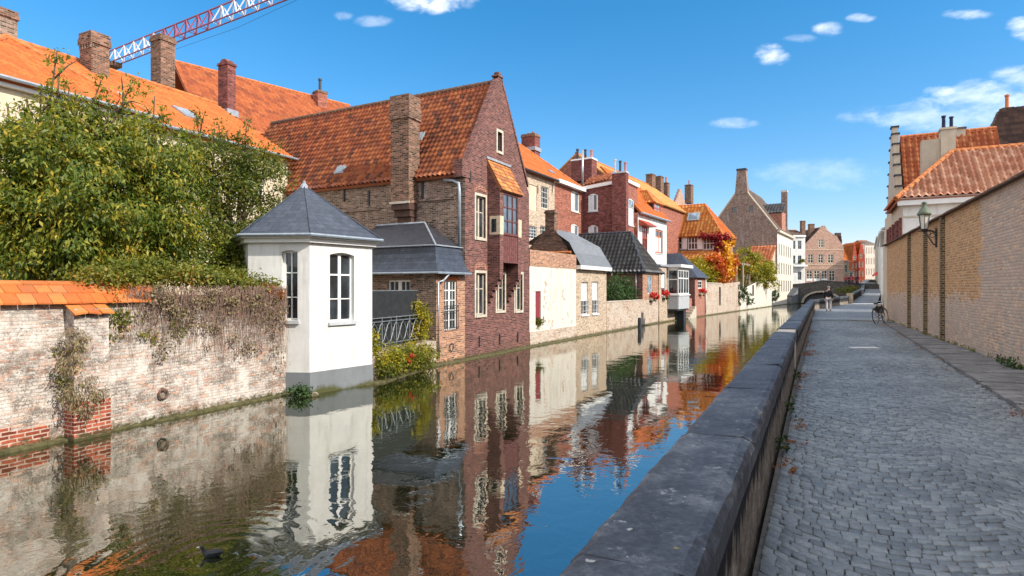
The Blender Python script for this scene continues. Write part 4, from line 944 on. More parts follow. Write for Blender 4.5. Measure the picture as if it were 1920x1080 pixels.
# ---------- slate roofed annex
an = thing('slate_annex', 'small orange brick annex with flared slate mansard roof against the tall gable house', 'annex', (-4, 24, .5))
ac = fG.uz(818, 672)[0]; AZ = 3.5; AD = 4.9; AZ0 = -.4
ra = fG.rect('v', 0, 833, 526, 857, 619); rb = fG.rect('u', ac, 727, 525, 769, 592)
rb = (rb[0], .95, rb[2], rb[3])
wall('wall', fG, 'v', 0, [(ac, AZ0), (-.01, AZ0), (-.01, AZ), (ac, AZ)], [ra], 'orange_brick', an, .14)
wall('wall', fG, 'u', ac, [(0, AZ0), (AD, AZ0), (AD, AZ), (0, AZ)], [rb], 'old_brick', an, .14)
window(fG, 'v', 0, ra, an, 4, (.2, .4, .6, .8), depth=.1, fw=.05, bar=.03, name='french_window', mullion=.12)
window(fG, 'u', ac, rb, an, 4, (.3, .55, .8), depth=.1, fw=.07, bar=.03, name='french_door', mullion=.16)
mb = MB(); a0, z0, a1, z1 = ra
for k in range(7): mb.tube([fG.p(a0+(a1-a0)*k/6, -.06, z0+.02), fG.p(a0+(a1-a0)*k/6, -.06, z0+.95)], .012, 4)
for z in (z0+.1, z0+.75, z0+.95): mb.tube([fG.p(a0-.05, -.06, z), fG.p(a1+.05, -.06, z)], .014, 4)
mb.build('balcony_rail', 'iron', an)
cornice(fG, 'v', 0, a0-.08, a1+.08, z1+.005, z1+.16, .012, an, 'orange_tile', 'lintel')
mb = MB()
def prof(k): return ((-.3, AZ-.02), (-.13, AZ+.14), (.02, AZ+.42), (.12, AZ+.75), (.17, AZ+1.02))[k]
um, vm_ = ac, AD
for k in range(4):
    (d0, z0), (d1, z1) = prof(k), prof(k+1)
    mb.face([fG.p(ac+d0, d0, z0), fG.p(-.02, d0, z0), fG.p(-.02, d1, z1), fG.p(ac+d1, d1, z1)])
    mb.face([fG.p(ac+d0, AD, z0), fG.p(ac+d0, d0, z0), fG.p(ac+d1, d1, z1), fG.p(ac+d1, AD, z1)])
    mb.face([fG.p(-.02, d0, z0), fG.p(-.02, 1, z0), fG.p(-.02, 1, z1), fG.p(-.02, d1, z1)])
mb.build('mansard_roof', 'slate', an)
mb = MB(); d, z = prof(4); apx = fG.p(-.35, 1.75, AZ+2.1); e = d-.06; ap2 = fG.p(-.35, AD-.6, AZ+2.1)
zc = z+.01
mb.face([fG.p(ac+e, e, zc), fG.p(0, e, zc), apx]); mb.face([fG.p(ac+e, AD, zc), fG.p(ac+e, e, zc), apx, ap2]); mb.face([fG.p(0, e, zc), fG.p(0, AD, zc), ap2, apx]); mb.build('upper_roof', 'dark_slate', an)
mb = MB(); mb.tube([fG.p(ac+e, e, zc+.01), apx], .04, 5); mb.tube([fG.p(ac-.0+e, AD, zc), fG.p(ac+e, e, zc), fG.p(0, e, zc)], .03, 5); mb.tube([apx, ap2], .06, 5); mb.build('lead_ridge', 'lead_sheet', an)
mb = MB(); mb.tube([fG.p(ac-.3, AD, AZ-.03), fG.p(ac-.3, -.3, AZ-.03), fG.p(-.02, -.3, AZ-.03)], .05, 6); mb.build('gutter', 'zinc', an)
pipe([fG.p(ac+.45, -.28, AZ-.06), fG.p(ac+.3, -.14, AZ-.3), fG.p(ac+.06, -.07, AZ-.38), fG.p(ac+.06, -.07, .25)], an)
u, z = fG.uz(845, 651); mb = MB(); mb.tube([fG.p(u+.13*math.cos(a), -.05, z+.15*math.sin(a)) for a in [k*math.pi/8 for k in range(17)]], .02, 5, False); mb.build('mooring_ring', 'iron', an)
# ---------- the big brick gable house
GW = fG.uz(992, 600)[0]; GE, GR, GD = 7.9, 12.15, 14.8; gm = GW/2
gh = thing('gable_house', 'tall dark brick gable house with wooden oriel and mottled orange tile roof', 'house', fG.p(2, 3, .5))
W1 = fG.rect('v', 0, 892, 368, 910, 446); W2 = fG.rect('v', 0, 892, 512, 910, 590); W3 = fG.rect('v', 0, 931, 514, 946, 582); W4 = fG.rect('v', 0, 965.5, 514, 979, 582); W5 = fG.rect('v', 0, 932.5, 248, 941, 284)
wall('front_wall', fG, 'v', 0, [(0, -.4), (GW, -.4), (GW, GE-.35), (GW-.22, GE-.1), (gm+.2, GR+.04), (gm+.2, GR+.24), (gm-.2, GR+.24), (gm-.2, GR+.04), (.12, GE+.15), (0, GE+.15)], [W1, W2, W3, W4, W5], 'dark_brick', gh, .2)
wall('side_wall', fG, 'u', 0, [(0, -.4), (GD, -.4), (GD, GE), (0, GE)], [], 'old_brick', gh)
for w, c in ((W1, 2), (W2, 2), (W3, 2), (W4, 2)):
    window(fG, 'v', 0, w, gh, c, (.62,), fm='stone', depth=.13, fw=.05, mullion=.11, surround='stone', gm='glass')
window(fG, 'v', 0, W5, gh, 1, (), fm='dark_wood', depth=.13, fw=.05, surround='stone')
k = (GR-GE)/gm; d = .28
TR = dict(tw=.235, th=.31, amp=.05, step=.075, n=5)
tile_roof('roof', [fG.p(-d, GD, GE-k*d), fG.p(-d, .28, GE-k*d), fG.p(gm, .28, GR), fG.p(gm, GD, GR)], 'burnt_tile', gh, **TR)
tile_roof('roof', [fG.p(GW+d, .28, GE-k*d), fG.p(GW+d, GD, GE-k*d), fG.p(gm, GD, GR), fG.p(gm, .28, GR)], 'burnt_tile', gh, **TR)
ridge(fG.p(gm, .3, GR+.05), fG.p(gm, GD, GR+.05), gh, 'dark_ridge', .13)
mb = MB()                                                 # raised gable shoulders (verge) with stone edge
for sgn, u0 in ((1, .1), (-1, GW-.1)):
    um = gm-sgn*.2; N = 9
    for i in range(N):
        a = u0+(um-u0)*i/N; b = u0+(um-u0)*(i+1)/N; za, zb = GE+.12+(GR-.02-GE)*i/N, GE+.12+(GR-.02-GE)*(i+1)/N
        q = [fG.p(a, -.02, za-.16), fG.p(b, -.02, zb-.16), fG.p(b, .3, zb-.16), fG.p(a, .3, za-.16), fG.p(a, -.02, za+.05), fG.p(b, -.02, zb+.05), fG.p(b, .3, zb+.05), fG.p(a, .3, za+.05)]
        mb.hexa(q)
mb.fb(fG, gm-.23, gm+.23, -.04, .32, GR+.22, GR+.3); mb.fb(fG, gm-.1, gm+.1, .02, .26, GR+.3, GR+.46); mb.build('verge', 'dark_brick', gh)
mb = MB(); mb.fb(fG, -.26, .4, -.03, .36, GE-.5, GE+.2); mb.build('kneeler', 'dark_brick', gh)
# iron wall anchors
for px, py in ((881, 330), (898, 640), (936, 636), (970, 632)):
    u, z = fG.uz(px, py); mb = MB(); mb.fb(fG, u-.035, u+.035, -.05, -.003, z-.22, z+.22); mb.build('wall_anchor', 'iron', gh)
for px, py in ((646, 366), (692, 372), (793, 358)):
    v, z = fG.vz(px, py); mb = MB(); mb.fb(fG, -.06, -.003, v-.04, v+.04, z-.3, z+.35); mb.build('wall_anchor', 'iron', gh)
v0c, z = fG.vz(782, 350, -.0); mb = MB(); mb.fb(fG, -.07, -.002, 4.4, GD-.5, GE-1.55, GE-1.45); mb.fb(fG, -.07, -.002, .5, 2.3, GE-1.35, GE-1.25); mb.build('string_course', 'old_brick', gh)
cv = fG.vz(750, 300, -.6)[0]; ct = fG.vz(751, 182, -.4)[1]; cb_ = fG.vz(751, 390, -.5)[1]
ch = chimney(fG, -.25, cv, .75, .95, cb_+.2, ct, 'chimney_brick', gh, cap='chimney_brick', capz=1.0)
mb = MB()
for i in range(4): mb.fb(fG, -.6+.14*i, -.003, cv-.46+.05*i, cv+.46-.05*i, cb_+.2-.28*(i+1), cb_+.2-.28*i)
mb.build('corbel', 'dark_wood', ch)
mb = MB(); mb.fb(fG, -.67, -.62, cv-.52, cv+.52, cb_+.16, cb_+.26); mb.build('corbel_stone', 'stone', ch)
pipe([fG.p(-.12, .95, GE-.55), fG.p(-.14, .5, GE-.62), fG.p(-.14, .22, GE-.75), fG.p(-.14, .18, GE-1.1), fG.p(-.14, .18, AZ+1.1)], gh, r=.065)
v, z = fG.vz(641, 321, -.0)
def skylight(f, p, e, s, w, h, parent, name='skylight'):
    N = e.cross(s).normalized(); N = N if N.z > 0 else -N; mb = MB(); q = [p-e*w/2-s*h/2, p+e*w/2-s*h/2, p+e*w/2+s*h/2, p-e*w/2+s*h/2]
    mb.hexa([x+N*-.1 for x in q]+[x+N*.1 for x in q]); o = mb.build(name, 'lead_sheet', parent)
    mb = MB(); q = [p+(x-p)*.78 for x in q]; mb.hexa([x+N*.09 for x in q]+[x+N*.115 for x in q]); mb.build('pane', 'sky_glass', o); return o
sl = (fG.p(gm, 0, GR)-fG.p(0, 0, GE)).normalized()
for px, py, w in ((640, 320, .55), (790, 258, .3)):
    r_ = ray(px, py); nn = sl.cross(fG.v).normalized(); t = (fG.p(0, 0, GE)-Vector((0, 0, CZ))).dot(nn)/r_.dot(nn); skylight(fG, Vector((0, 0, CZ))+r_*t, fG.v, sl, w, .5, gh)
# oriel
ol, o_r = fG.uz(921, 450, 0)[0], fG.uz(975, 450, 0)[0]; PJ = .62
zb, zt = fG.uz(955, 492, -PJ)[1], fG.uz(955, 362, -PJ)[1]; zm = fG.uz(955, 440, -PJ)[1]; zr0 = fG.uz(935, 306, 0)[1]
ox0 = fG.uz(941, 450, -PJ)[0]; ox1 = fG.uz(972, 450, -PJ)[0]
orl = MB(); orl.fb(fG, ox0+.12, ox1-.02, -PJ+.1, .0, zb, zt); ori = orl.build('oriel', 'oriel_wood', gh)
mb = MB(); th_ = .3
cheek_l = (ox0-.18, ox0+.12); cheek_r = (ox1-.02, ox1+.28)
for c0, c1 in (cheek_l, cheek_r):
    for i in range(5): mb.fb(fG, c0, c1, -(PJ*(i+1)/5)+.0, .0, fG.uz(930, 565, 0)[1]+.24*i, fG.uz(930, 565, 0)[1]+.24*(i+1))
    mb.fb(fG, c0, c1, -PJ, 0, fG.uz(930, 565, 0)[1]+1.2, zt+.02)
mb.build('oriel_cheek', 'dark_brick', ori)
mb = MB()
for c0, c1 in (cheek_l, cheek_r): mb = MB(); mb.fb(fG, c0-.015, c1+.0, -PJ-.02, -.12, zm-.05, zm+.75); mb.build('cheek_stone', 'warm_stone', ori)
mb = MB(); mb.fb(fG, cheek_l[0]-.03, cheek_l[0]-.005, -.46, -.22, zm+.06, zm+.62); mb.build('cheek_window', 'glass', ori)
zmid = (zb+zm)/2
window(fG, 'v', -PJ, (ox0+.13, zm, ox1-.03, zt-.05), ori, 3, (.33, .66), fm='oriel_wood', gm='blue_glass', depth=.04, fw=.06, bar=.05)
mb = MB(); n = 7
for i in range(n):
    a = ox0+.13+(ox1-ox0-.16)*i/n; b = ox0+.13+(ox1-ox0-.16)*(i+1)/n-.015; mb.fb(fG, a, b, -PJ+.02, -PJ+.1, zb+.05, zm-.04)
mb.fb(fG, ox0+.12, ox1-.02, -PJ-.02, -PJ+.1, zb-.03, zb+.05); mb.fb(fG, ox0+.12, ox1-.02, -PJ-.03, -PJ+.1, zm-.04, zm+.0); mb.build('panelling', 'oriel_wood', ori)
tile_roof('oriel_roof', [fG.p(cheek_l[0]-.02, -PJ-.12, zt+.02), fG.p(cheek_r[1]+.02, -PJ-.12, zt+.02), fG.p(cheek_r[1]+.02, .02, zr0), fG.p(cheek_l[0]-.02, .02, zr0)], 'mossy_tile', gh, tw=.18, th=.2, amp=.012, step=.02, flat=True, thick=.1)
mb = MB()
for c0 in (cheek_l[0]+.0, cheek_r[0]+.0):
    a_, b_ = [fG.p(c0, -PJ, zt), fG.p(c0, 0, zt), fG.p(c0, 0, zr0-.1)], [fG.p(c0+.3, -PJ, zt), fG.p(c0+.3, 0, zt), fG.p(c0+.3, 0, zr0-.1)]
    mb = MB(); mb.face(a_); mb.face(b_[::-1]); mb.face([a_[0], b_[0], b_[2], a_[2]]); mb.build('oriel_gablet', 'dark_brick', ori)
mb = MB(); mb.fb(fG, cheek_l[0]-.1, cheek_r[1]+.1, -.05, -.002, zr0-.0, zr0+.1); mb.build('oriel_flashing', 'lead_sheet', gh)
for i, w in enumerate((W1, W2)):          # relieving arches over the windows
    mb = MB(); a0, z0, a1, z1 = w; N = 9
    for q in range(N):
        t = q/(N-1)*2-1; x = (a0+a1)/2+t*(a1-a0)*.62; z = z1+.2+.16*(1-t*t); mb.fb(fG, x-.045, x+.045, -.02, -.002, z-.1, z+.12)
    mb.build('brick_arch', 'repair_brick', gh)
# ---------- white yard wall and the small mansard house
yw = thing('yard_wall', 'white painted yard wall with brick top and narrow wine red door', 'wall', f3.p(3, .1, .4))
y0u, y1u = .05, f3.uz(1080, 560)[0]; YT = f3.uz(1030, 472)[1]; dz_ = f3.rect('v', 0, 1004, 546, 1014, 609)
zl, zu = f3.uz(1000, 622)[1], f3.uz(1030, 501)[1]
wall('wall', f3, 'v', 0, [(y0u, zl), (y1u, zl), (y1u, zu), (y0u, zu)], [dz_], 'peeling_render', yw, .2)
mb = MB(); mb.fb(f3, y0u, y1u, -.03, .35, -.4, zl); mb.build('footing', 'quay_brick', yw)
mb = MB(); mb.fb(f3, y0u, y1u, -.02, .35, zu, YT); mb.build('brick_top', 'orange_brick', yw)
mb = MB(); mb.pb(f3, 'v', 0, dz_[0], dz_[2], dz_[1], dz_[3], .08, .12); mb.build('door', 'wine_paint', yw)
q = f3.p((dz_[0]+dz_[2])/2, -.08, dz_[1]+.1); tag(leaves('weed', [(tuple(q), (.2, .12, .2))], 220, .16, 'leaf_hedge', None, tuple(q), .1, 12, -.6, 4, 41), 'tuft of grass at the foot of the wine red door', 'weed')
mh = thing('mansard_house', 'small pale brick house with grey lead mansard roof and two tall windows', 'house', f3.p(y1u+2, 2, .5))
m0, m1 = y1u+.01, f3.uz(1137, 560)[0]; ME = 4.12
ws = [f3.rect('v', 0, 1090, 529, 1102.5, 590), f3.rect('v', 0, 1110.5, 528, 1121.5, 588)]
wall('wall', f3, 'v', 0, [(m0, -.4), (m1, -.4), (m1, ME), (m0, ME)], ws, 'cream_brick', mh, .14)
for w in ws: window(f3, 'v', 0, w, mh, 2, (.5,), depth=.1, gm='glass', curtain=(.08, .95, .42, .97), sill='white_paint')
for w in ws:
    mb = MB()
    for z in (.1, .25, .38): mb.tube([f3.p(w[0]-.02, -.05, w[1]+z*2.2), f3.p(w[2]+.02, -.05, w[1]+z*2.2)], .016, 4)
    for k in range(5): x = w[0]+(w[2]-w[0])*k/4; mb.tube([f3.p(x, -.05, w[1]), f3.p(x, -.05, w[1]+.84)], .012, 4)
    mb.build('window_guard', 'grey_paint', mh)
cv3, cz3 = f3.vz(1031, 430, m0); ct3 = f3.vz(1031, 394, m0)[1]; RZ = cz3-.05; bz = 2*cv3
wall('side_wall', f3, 'u', m0, [(.36, 1), (bz, 1), (bz, ME+.9), (cv3+.35, RZ), (cv3-.35, RZ), (.55, ME+1.1), (.3, ME)], [], 'chimney_brick', mh)
wall('side_wall', f3, 'u', m1, [(0, -.3), (bz, -.3), (bz, ME), (0, ME)], [], 'cream_brick', mh)
chimney(f3, m0+.2, cv3, .45, .6, RZ-.2, ct3, 'chimney_brick', mh, capz=.2)
zk = ME+1.45
mb = MB(); mb.face([f3.p(m0-.02, -.3, ME+.1), f3.p(m1+.25, -.3, ME+.1), f3.p(m1-.1, .42, zk), f3.p(m0-.02, .42, zk)])
mb.face([f3.p(m1+.25, -.3, ME+.1), f3.p(m1+.25, bz, ME+.1), f3.p(m1-.1, bz, zk), f3.p(m1-.1, .42, zk)])
mb.face([f3.p(m0-.02, .42, zk), f3.p(m1-.1, .42, zk), f3.p(m1-1.6, cv3, RZ+.12), f3.p(m0-.02, cv3, RZ+.12)]); mb.face([f3.p(m1-.1, .42, zk), f3.p(m1-.1, bz, zk), f3.p(m1-1.6, cv3, RZ+.12)])
mb.face([f3.p(m0-.02, bz, zk), f3.p(m0-.02, cv3, RZ+.12), f3.p(m1-1.6, cv3, RZ+.12), f3.p(m1-.1, bz, zk)]); mb.build('mansard_roof', 'lead', mh)
cornice(f3, 'v', 0, m0, m1+.25, ME-.12, ME+.1, .3, mh)
mb = MB()
for i in range(10): v = .3+(bz-.6)*i/10; mb.tube([f3.p(m0-.05, v, ME+.86), f3.p(m0-.05, v+(bz-.6)/10*.9, ME+.86)], .09, 6)
mb.build('verge_tiles', 'ridge_tile', mh)
# ---------- second garden wall and bush, black tiled house
wb0, wb1 = m1+.01, f3.uz(1205, 560)[0]; WB = f3.uz(1170, 565)[1]
w2 = thing('quay_wall', 'pink brick waterside garden wall below the broad green bush', 'wall', f3.p(wb0+2, .1, .4)); mb = MB(); mb.fb(f3, wb0, wb1+4.6, -.02, .3, -.4, WB); mb.build('wall', 'quay_brick', w2)
mb = MB(); mb.fb(f3, wb0, wb1, -.06, .34, WB, WB+.06); mb.build('coping', 'stone', w2)
bq = lambda px, py, v: (tuple(f3.p(f3.uz(px, py, v)[0], v, f3.uz(px, py, v)[1])))
plant('fig_bush', 'broad dark green bush behind the pink quay wall', 'bush', [(bq(1148, 545, .8), (.8, .7, .8)), (bq(1165, 540, .9), (.9, .7, 1.0)), (bq(1178, 552, 1), (.7, .6, .6)), (bq(1190, 556, 1), (.5, .5, .5))], 4200, .17, 'leaf_bush', 42, None, .28, .2, 2.2)
bh = thing('black_roofed_house', 'low house with shiny black pantile roof and pink brick front at the water', 'house', f3.p(wb1+2, 2, .5))
b0, b1 = wb1, f3.uz(1236, 530)[0]; BE, BR_ = 4.5, 7.45; bd = 6.3
wv = f3.rect('v', 0, 1214, 516, 1223, 551)
wall('wall', f3, 'v', 0, [(b0, WB), (b1, WB), (b1, BE), (b0, BE)], [wv], 'orange_brick', bh, .12); window(f3, 'v', 0, wv, bh, 2, (), depth=.08, gm='sky_glass')
wall('side_wall', f3, 'u', b0, [(0, .5), (bd, .5), (bd, BE), (0, BE)], [], 'dark_brick', bh); wall('side_wall', f3, 'u', b1, [(0, .5), (bd, .5), (bd, BE), (0, BE)], [], 'orange_brick', bh)
hip_end_roof(f3, b0, b1, 0, bd, BE, BR_, 1.7, bh, 'black_tile', .3, 'black_pot', 'black_tile', tw=.33, th=.38, amp=.085, step=.08)
pipe([f3.p(b0-.08, .5, BE-.2), f3.p(b0-.08, .5, WB)], bh, 'steel')
q = f3.uz(1220, 556); 
def flowerbox(label, f, u, z, w, sd_, v=-.16):
    t = thing('flower_box', label, 'flower box', f.p(u, v, z)); mb = MB(); mb.fb(f, u-w/2, u+w/2, v-.09, v+.155, z-.2, z); mb.build('box', 'stone', t)
    c = tuple(f.p(u, v-.02, z+.16)); leaves('flowers', [(c, (w*.55, w*.5, .22))], 360, .12, 'petal_leaf', t, tuple(f.p(u, v, z)), .1, 12, .2, 1.3, sd_)
    leaves('green_leaves', [(tuple(f.p(u, v-.03, z-.08)), (w*.45, w*.4, .22))], 220, .12, 'leaf_bush', t, tuple(f.p(u, v, z)), .1, 12, .4, 1.8, sd_+1); return t
flowerbox('red geraniums on the pink brick front of the black roofed house', f3, q[0], q[1]-.1, 1.0, 43)
# ---------- back row on the left bank
fB = Fr(-10.9, 28.7, .44, .898)                       # long orange roofed house behind the garden
lh = thing('orange_roof_house', 'long cream house with bright orange tile roof behind the garden trees', 'house', fB.p(-6, 2, .5))
BZ, BRZ, BRV = 9.35, 12.6, 5.4
wins = []
for px in (487, 440, 395): wins.append(fB.rect('v', 0, px-8, 330, px+8, 372))
for px in (492, 440): wins.append(fB.rect('v', 0, px-8, 415, px+8, 470))
for u in (-8, -10.5, -13): wins.append((u, 5.7, u+1, 7.6))
wall('wall', fB, 'v', 0, [(-30, .3), (0, .3), (0, BZ), (-30, BZ)], wins, 'cream_render', lh, .14)
for w in wins: window(fB, 'v', 0, w, lh, 2, (.6,), depth=.1, sill='stone')
wall('side_wall', fB, 'u', 0, [(0, .3), (10, .3), (10, BZ), (BRV, BRZ-.1), (0, BZ)], [], 'cream_render', lh)
k = (BRZ-BZ)/BRV
tile_roof('roof', [fB.p(-30, -.35, BZ-k*.35), fB.p(.25, -.35, BZ-k*.35), fB.p(.25, BRV, BRZ), fB.p(-30, BRV, BRZ)], 'orange_tile', lh, tw=.24, th=.3, amp=.03, step=.045, n=4)
tile_roof('roof', [fB.p(.25, BRV*2, BZ), fB.p(-30, BRV*2, BZ), fB.p(-30, BRV, BRZ), fB.p(.25, BRV, BRZ)], 'orange_tile', lh, tw=.5, th=.5, amp=.02, step=.025, n=3)
ridge(fB.p(-30, BRV, BRZ+.03), fB.p(.25, BRV, BRZ+.03), lh, r=.13)
gutter(fB.p(-30, -.42, BZ-.2), fB.p(.25, -.42, BZ-.2), lh, 'zinc', .06); cornice(fB, 'v', 0, -30, .2, BZ-.4, BZ-.22, .15, lh, 'cream_render')
sB = (fB.p(0, BRV, BRZ)-fB.p(0, 0, BZ)).normalized(); nB = sB.cross(fB.u).normalized()
def on(px, py, p0, n): r_ = ray(px, py); return Vector((0, 0, CZ))+r_*((p0-Vector((0, 0, CZ))).dot(n)/r_.dot(n))
for px, py, w, h in ((349, 214, .75, 1.1), (220, 182, .7, 1.0)): skylight(fB, on(px, py, fB.p(0, 0, BZ), nB), fB.u, sB, w, h, lh)
def chim_px(f, v, pxl, pxr, ptop, zb, d, mat, parent, **kw):
    a = f.uz(pxl, 100, v-d/2)[0]; b = f.uz(pxr, 100, v+d/2)[0]
    q = f.uz((pxl+pxr)/2, ptop, v)
    w = kw.pop('w', None) or max(.4, abs(b-a)*.6)
    return chimney(f, q[0], v, w, d, zb, q[1], mat, parent, **kw)
c1 = chim_px(fB, 4.6, 151, 204, 66, BRZ-1.6, .85, 'chimney_brick', lh, w=.72, capz=.5, cap='chimney_brick')
mb = MB(); q = fB.uz(178, 66, 4.6)
for i in range(5): mb.fb(fB, q[0]-.36-.05, q[0]-.361, 4.6-.42+.19*i-.04, 4.6-.42+.19*i+.06, q[1]-.72, q[1]-.51)
mb.build('corbelling', 'old_brick', c1)
c2 = chim_px(fB, 6.4, 283, 328, 70, BRZ-1.8, .8, 'chimney_brick', lh, w=.74, capz=.3, cap='chimney_brick')
c3 = chim_px(fB, 5.2, 410, 441, 120, BRZ-1.2, .74, 'maroon_brick', lh, w=.5, capz=.14, cap='maroon_brick', flash=BRZ-.35)
mb = MB(); q = fB.uz(426, 122, 5.2)
mb.hexa([fB.p(q[0]-.24, 4.85, q[1]), fB.p(q[0]+.24, 4.85, q[1]), fB.p(q[0]+.24, 5.55, q[1]), fB.p(q[0]-.24, 5.55, q[1]), fB.p(q[0]-.24, 5.05, q[1]+.24), fB.p(q[0]+.24, 5.05, q[1]+.24), fB.p(q[0]+.24, 5.35, q[1]+.24), fB.p(q[0]-.24, 5.35, q[1]+.24)]); mb.build('hood', 'maroon_brick', c3)
# hipped wing at the left edge
wg = thing('hipped_wing', 'hipped orange roof wing at the far left above the trees', 'house', fB.p(-10, 1, .5))
wu0, wu1, wv = -13.3, -7.5, -1.0; WZ = 9.35; WR = 11.5
wall('wall', fB, 'v', wv, [(wu0, .3), (wu1, .3), (wu1, WZ), (wu0, WZ)], [], 'cream_render', wg); wall('side_wall', fB, 'u', wu0, [(wv, .3), (4, .3), (4, WZ), (wv, WZ)], [], 'cream_render', wg); wall('side_wall', fB, 'u', wu1, [(wv, .3), (-.01, .3), (-.01, WZ), (wv, WZ)], [], 'cream_render', wg)
hip_end_roof(fB, wu0, wu1, wv, 4.6, WZ, WR, 3.0, wg, 'orange_tile', .3, 'ridge_tile', None, tw=.24, th=.3, amp=.03, step=.03, n=4)
gutter(fB.p(wu0-.3, wv-.4, WZ-.25), fB.p(wu1+.3, wv-.4, WZ-.25), wg, 'zinc', .06); cornice(fB, 'v', wv, wu0-.2, wu1+.2, WZ-.45, WZ-.28, .2, wg)
q = at(6, 48, 21.5); fq = Fr(q.x, q.y, .44, .898); chimney(fq, 0, 0, .6, .6, 10.6, at(6, 20, 21.5).z, 'old_brick', wg, capz=.3, cap='chimney_brick')
# tall mottled roof house behind
P1, P2 = at(325, 113, 38), at(652, 199, 47.2); fM = Fr(P1.x, P1.y, P2.x-P1.x, P2.y-P1.y); ML = (P2.xy-P1.xy).length
mh2 = thing('mottled_roof_house', 'tall house behind with long mottled orange roof and small end chimney', 'house', fM.p(ML/2, 0, .5))
zM = (P1.z+P2.z)/2; 
wall('wall', fM, 'v', -4.5, [(0, .3), (ML, .3), (ML, zM-4.6), (0, zM-4.6)], [], 'old_brick', mh2); wall('side_wall', fM, 'u', ML, [(-4.5, .3), (4.5, .3), (4.5, zM-4.6), (0, zM-.1), (-4.5, zM-4.6)], [], 'old_brick', mh2)
gable_roof(fM, 0, ML+.2, -4.5, 4.5, zM-4.6, zM, mh2, 'mottled_tile', 'u', tw=.3, th=.36, amp=.035, step=.04, n=4)
q = fM.uz(600, 185, -.6); chimney(fM, q[0], -.6, .75, .75, zM-1.2, fM.uz(600, 176, -.6)[1]+.15, 'red_brick', mh2, pots=((0, 0),), poth=1.0, potr=.13, potmat='black_pot')
# ---------- cream house and red brick house with wing
vB = 6.9; uB = f3.uz(1092, 400, vB)[0]; u1_ = f3.uz(1040, 400, vB)[0]; u0_ = f3.uz(966, 400, vB)[0]
bz = f3.uz(1040, 334, vB)[1]; rz = f3.uz(1000, 281, vB+4)[1]
cm = thing('cream_house', 'cream brick house with orange roof right behind the gable house', 'house', f3.p((u0_+u1_)/2, vB+3, .5))
ws = [f3.rect('v', vB, 1015, 350, 1028, 391), f3.rect('v', vB, 992, 347, 1007, 394), f3.rect('v', vB, 992, 424, 1007, 448), f3.rect('v', vB, 1013, 424, 1027, 452)]
wall('wall', f3, 'v', vB, [(u0_, .5), (u1_, .5), (u1_, bz), (u0_, bz)], ws, 'cream_brick', cm, .15)
for i, w in enumerate(ws):
    if i == 1: mb = MB(); mb.pb(f3, 'v', vB, w[0]+.01, w[2]-.01, w[1]+.01, w[3]-.01, .05, .09); mb.build('blind_window', 'cream_render', cm)
    else: window(f3, 'v', vB, w, cm, 3, (.25, .5, .75), depth=.1)
tile_roof('roof', [f3.p(u0_-4, vB-.35, bz-.25), f3.p(u1_-.03, vB-.35, bz-.25), f3.p(u1_-.03, vB+4, rz), f3.p(u0_-4, vB+4, rz)], 'orange_tile', cm, tw=.26, th=.3, amp=.02, step=.025, n=4)
wall('side_wall', f3, 'u', u1_-.02, [(vB, bz), (vB+8, bz), (vB+4, rz-.1)], [], 'cream_brick', cm); gutter(f3.p(u0_, vB-.4, bz-.28), f3.p(u1_-.05, vB-.4, bz-.28), cm, 'iron', .09)
cq = f3.uz(995, 253, vB+3.5); chimney(f3, cq[0], vB+3.5, 1.0, 1.3, rz-1.5, cq[1], 'maroon_brick', cm, capz=.25, pots=((.2, .3), (-.15, -.3)), poth=.25, flash=rz-.35)
for px in (1008, 1035): u, z = f3.uz(px, 337+3, vB); mb = MB(); mb.fb(f3, u-.03, u+.03, vB-.05, vB-.003, z-.9, z-.3); mb.build('wall_anchor', 'iron', cm)
rh = thing('red_brick_house', 'red brick house with white cornice and arched white windows', 'house', f3.p((u1_+uB)/2, vB+3, .5))
ws = [(*f3.rect('v', vB, 1071, 359, 1086, 397), .12), (*f3.rect('v', vB, 1071, 420, 1085, 446), .12)]
wall('wall', f3, 'v', vB, [(u1_+.01, .5), (uB, .5), (uB, bz), (u1_+.01, bz)], ws, 'red_brick', rh, .13)
for w in ws: window(f3, 'v', vB, w, rh, 2, (), depth=.07, gm='sky_glass', fw=.12, bar=.1, sill='stone', curtain=(.12, .45, .1, .92))
hu = f3.uz(1015, 283, vB+4)[0]
tile_roof('roof', [f3.p(u1_+.03, vB-.35, bz-.25), f3.p(uB+.2, vB-.35, bz-.25), f3.p(u1_+.8, vB+4, rz), f3.p(u1_+.03, vB+4, rz)], 'orange_tile', rh, tw=.26, th=.3, amp=.02, step=.025, n=4)
tile_roof('roof', [f3.p(uB+.2, vB-.35, bz-.25), f3.p(uB+.2, vB+8, bz-.25), f3.p(u1_+.8, vB+4, rz)], 'orange_tile', rh, tw=.26, th=.3, amp=.02, step=.025, n=4)
ridge(f3.p(uB+.2, vB-.35, bz-.2), f3.p(u1_+.8, vB+4, rz+.03), rh, r=.1); cornice(f3, 'v', vB, u1_+.02, uB+.25, bz-.36, bz-.06, .42, rh)
pp = on(1033, 323, f3.p(u1_, vB-.35, bz-.25), (f3.p(0, 4.35, rz-bz+.25)-f3.p(0, 0, 0)).cross(f3.u).normalized()); skylight(f3, pp, f3.u, (f3.v*4.35+Vector((0, 0, rz-bz+.25))).normalized(), .9, .35, rh)
wv_ = 2.95; uR = f3.uz(1195, 400, wv_)[0]; wz = f3.vz(1125, 352, uB)[1]; wz2 = f3.uz(1185, 347, wv_)[1]
rw = thing('red_brick_wing', 'dark red brick rear wing with tall chimney breast and slanted white cornice', 'house', f3.p(uB+1.5, wv_+2, .5))
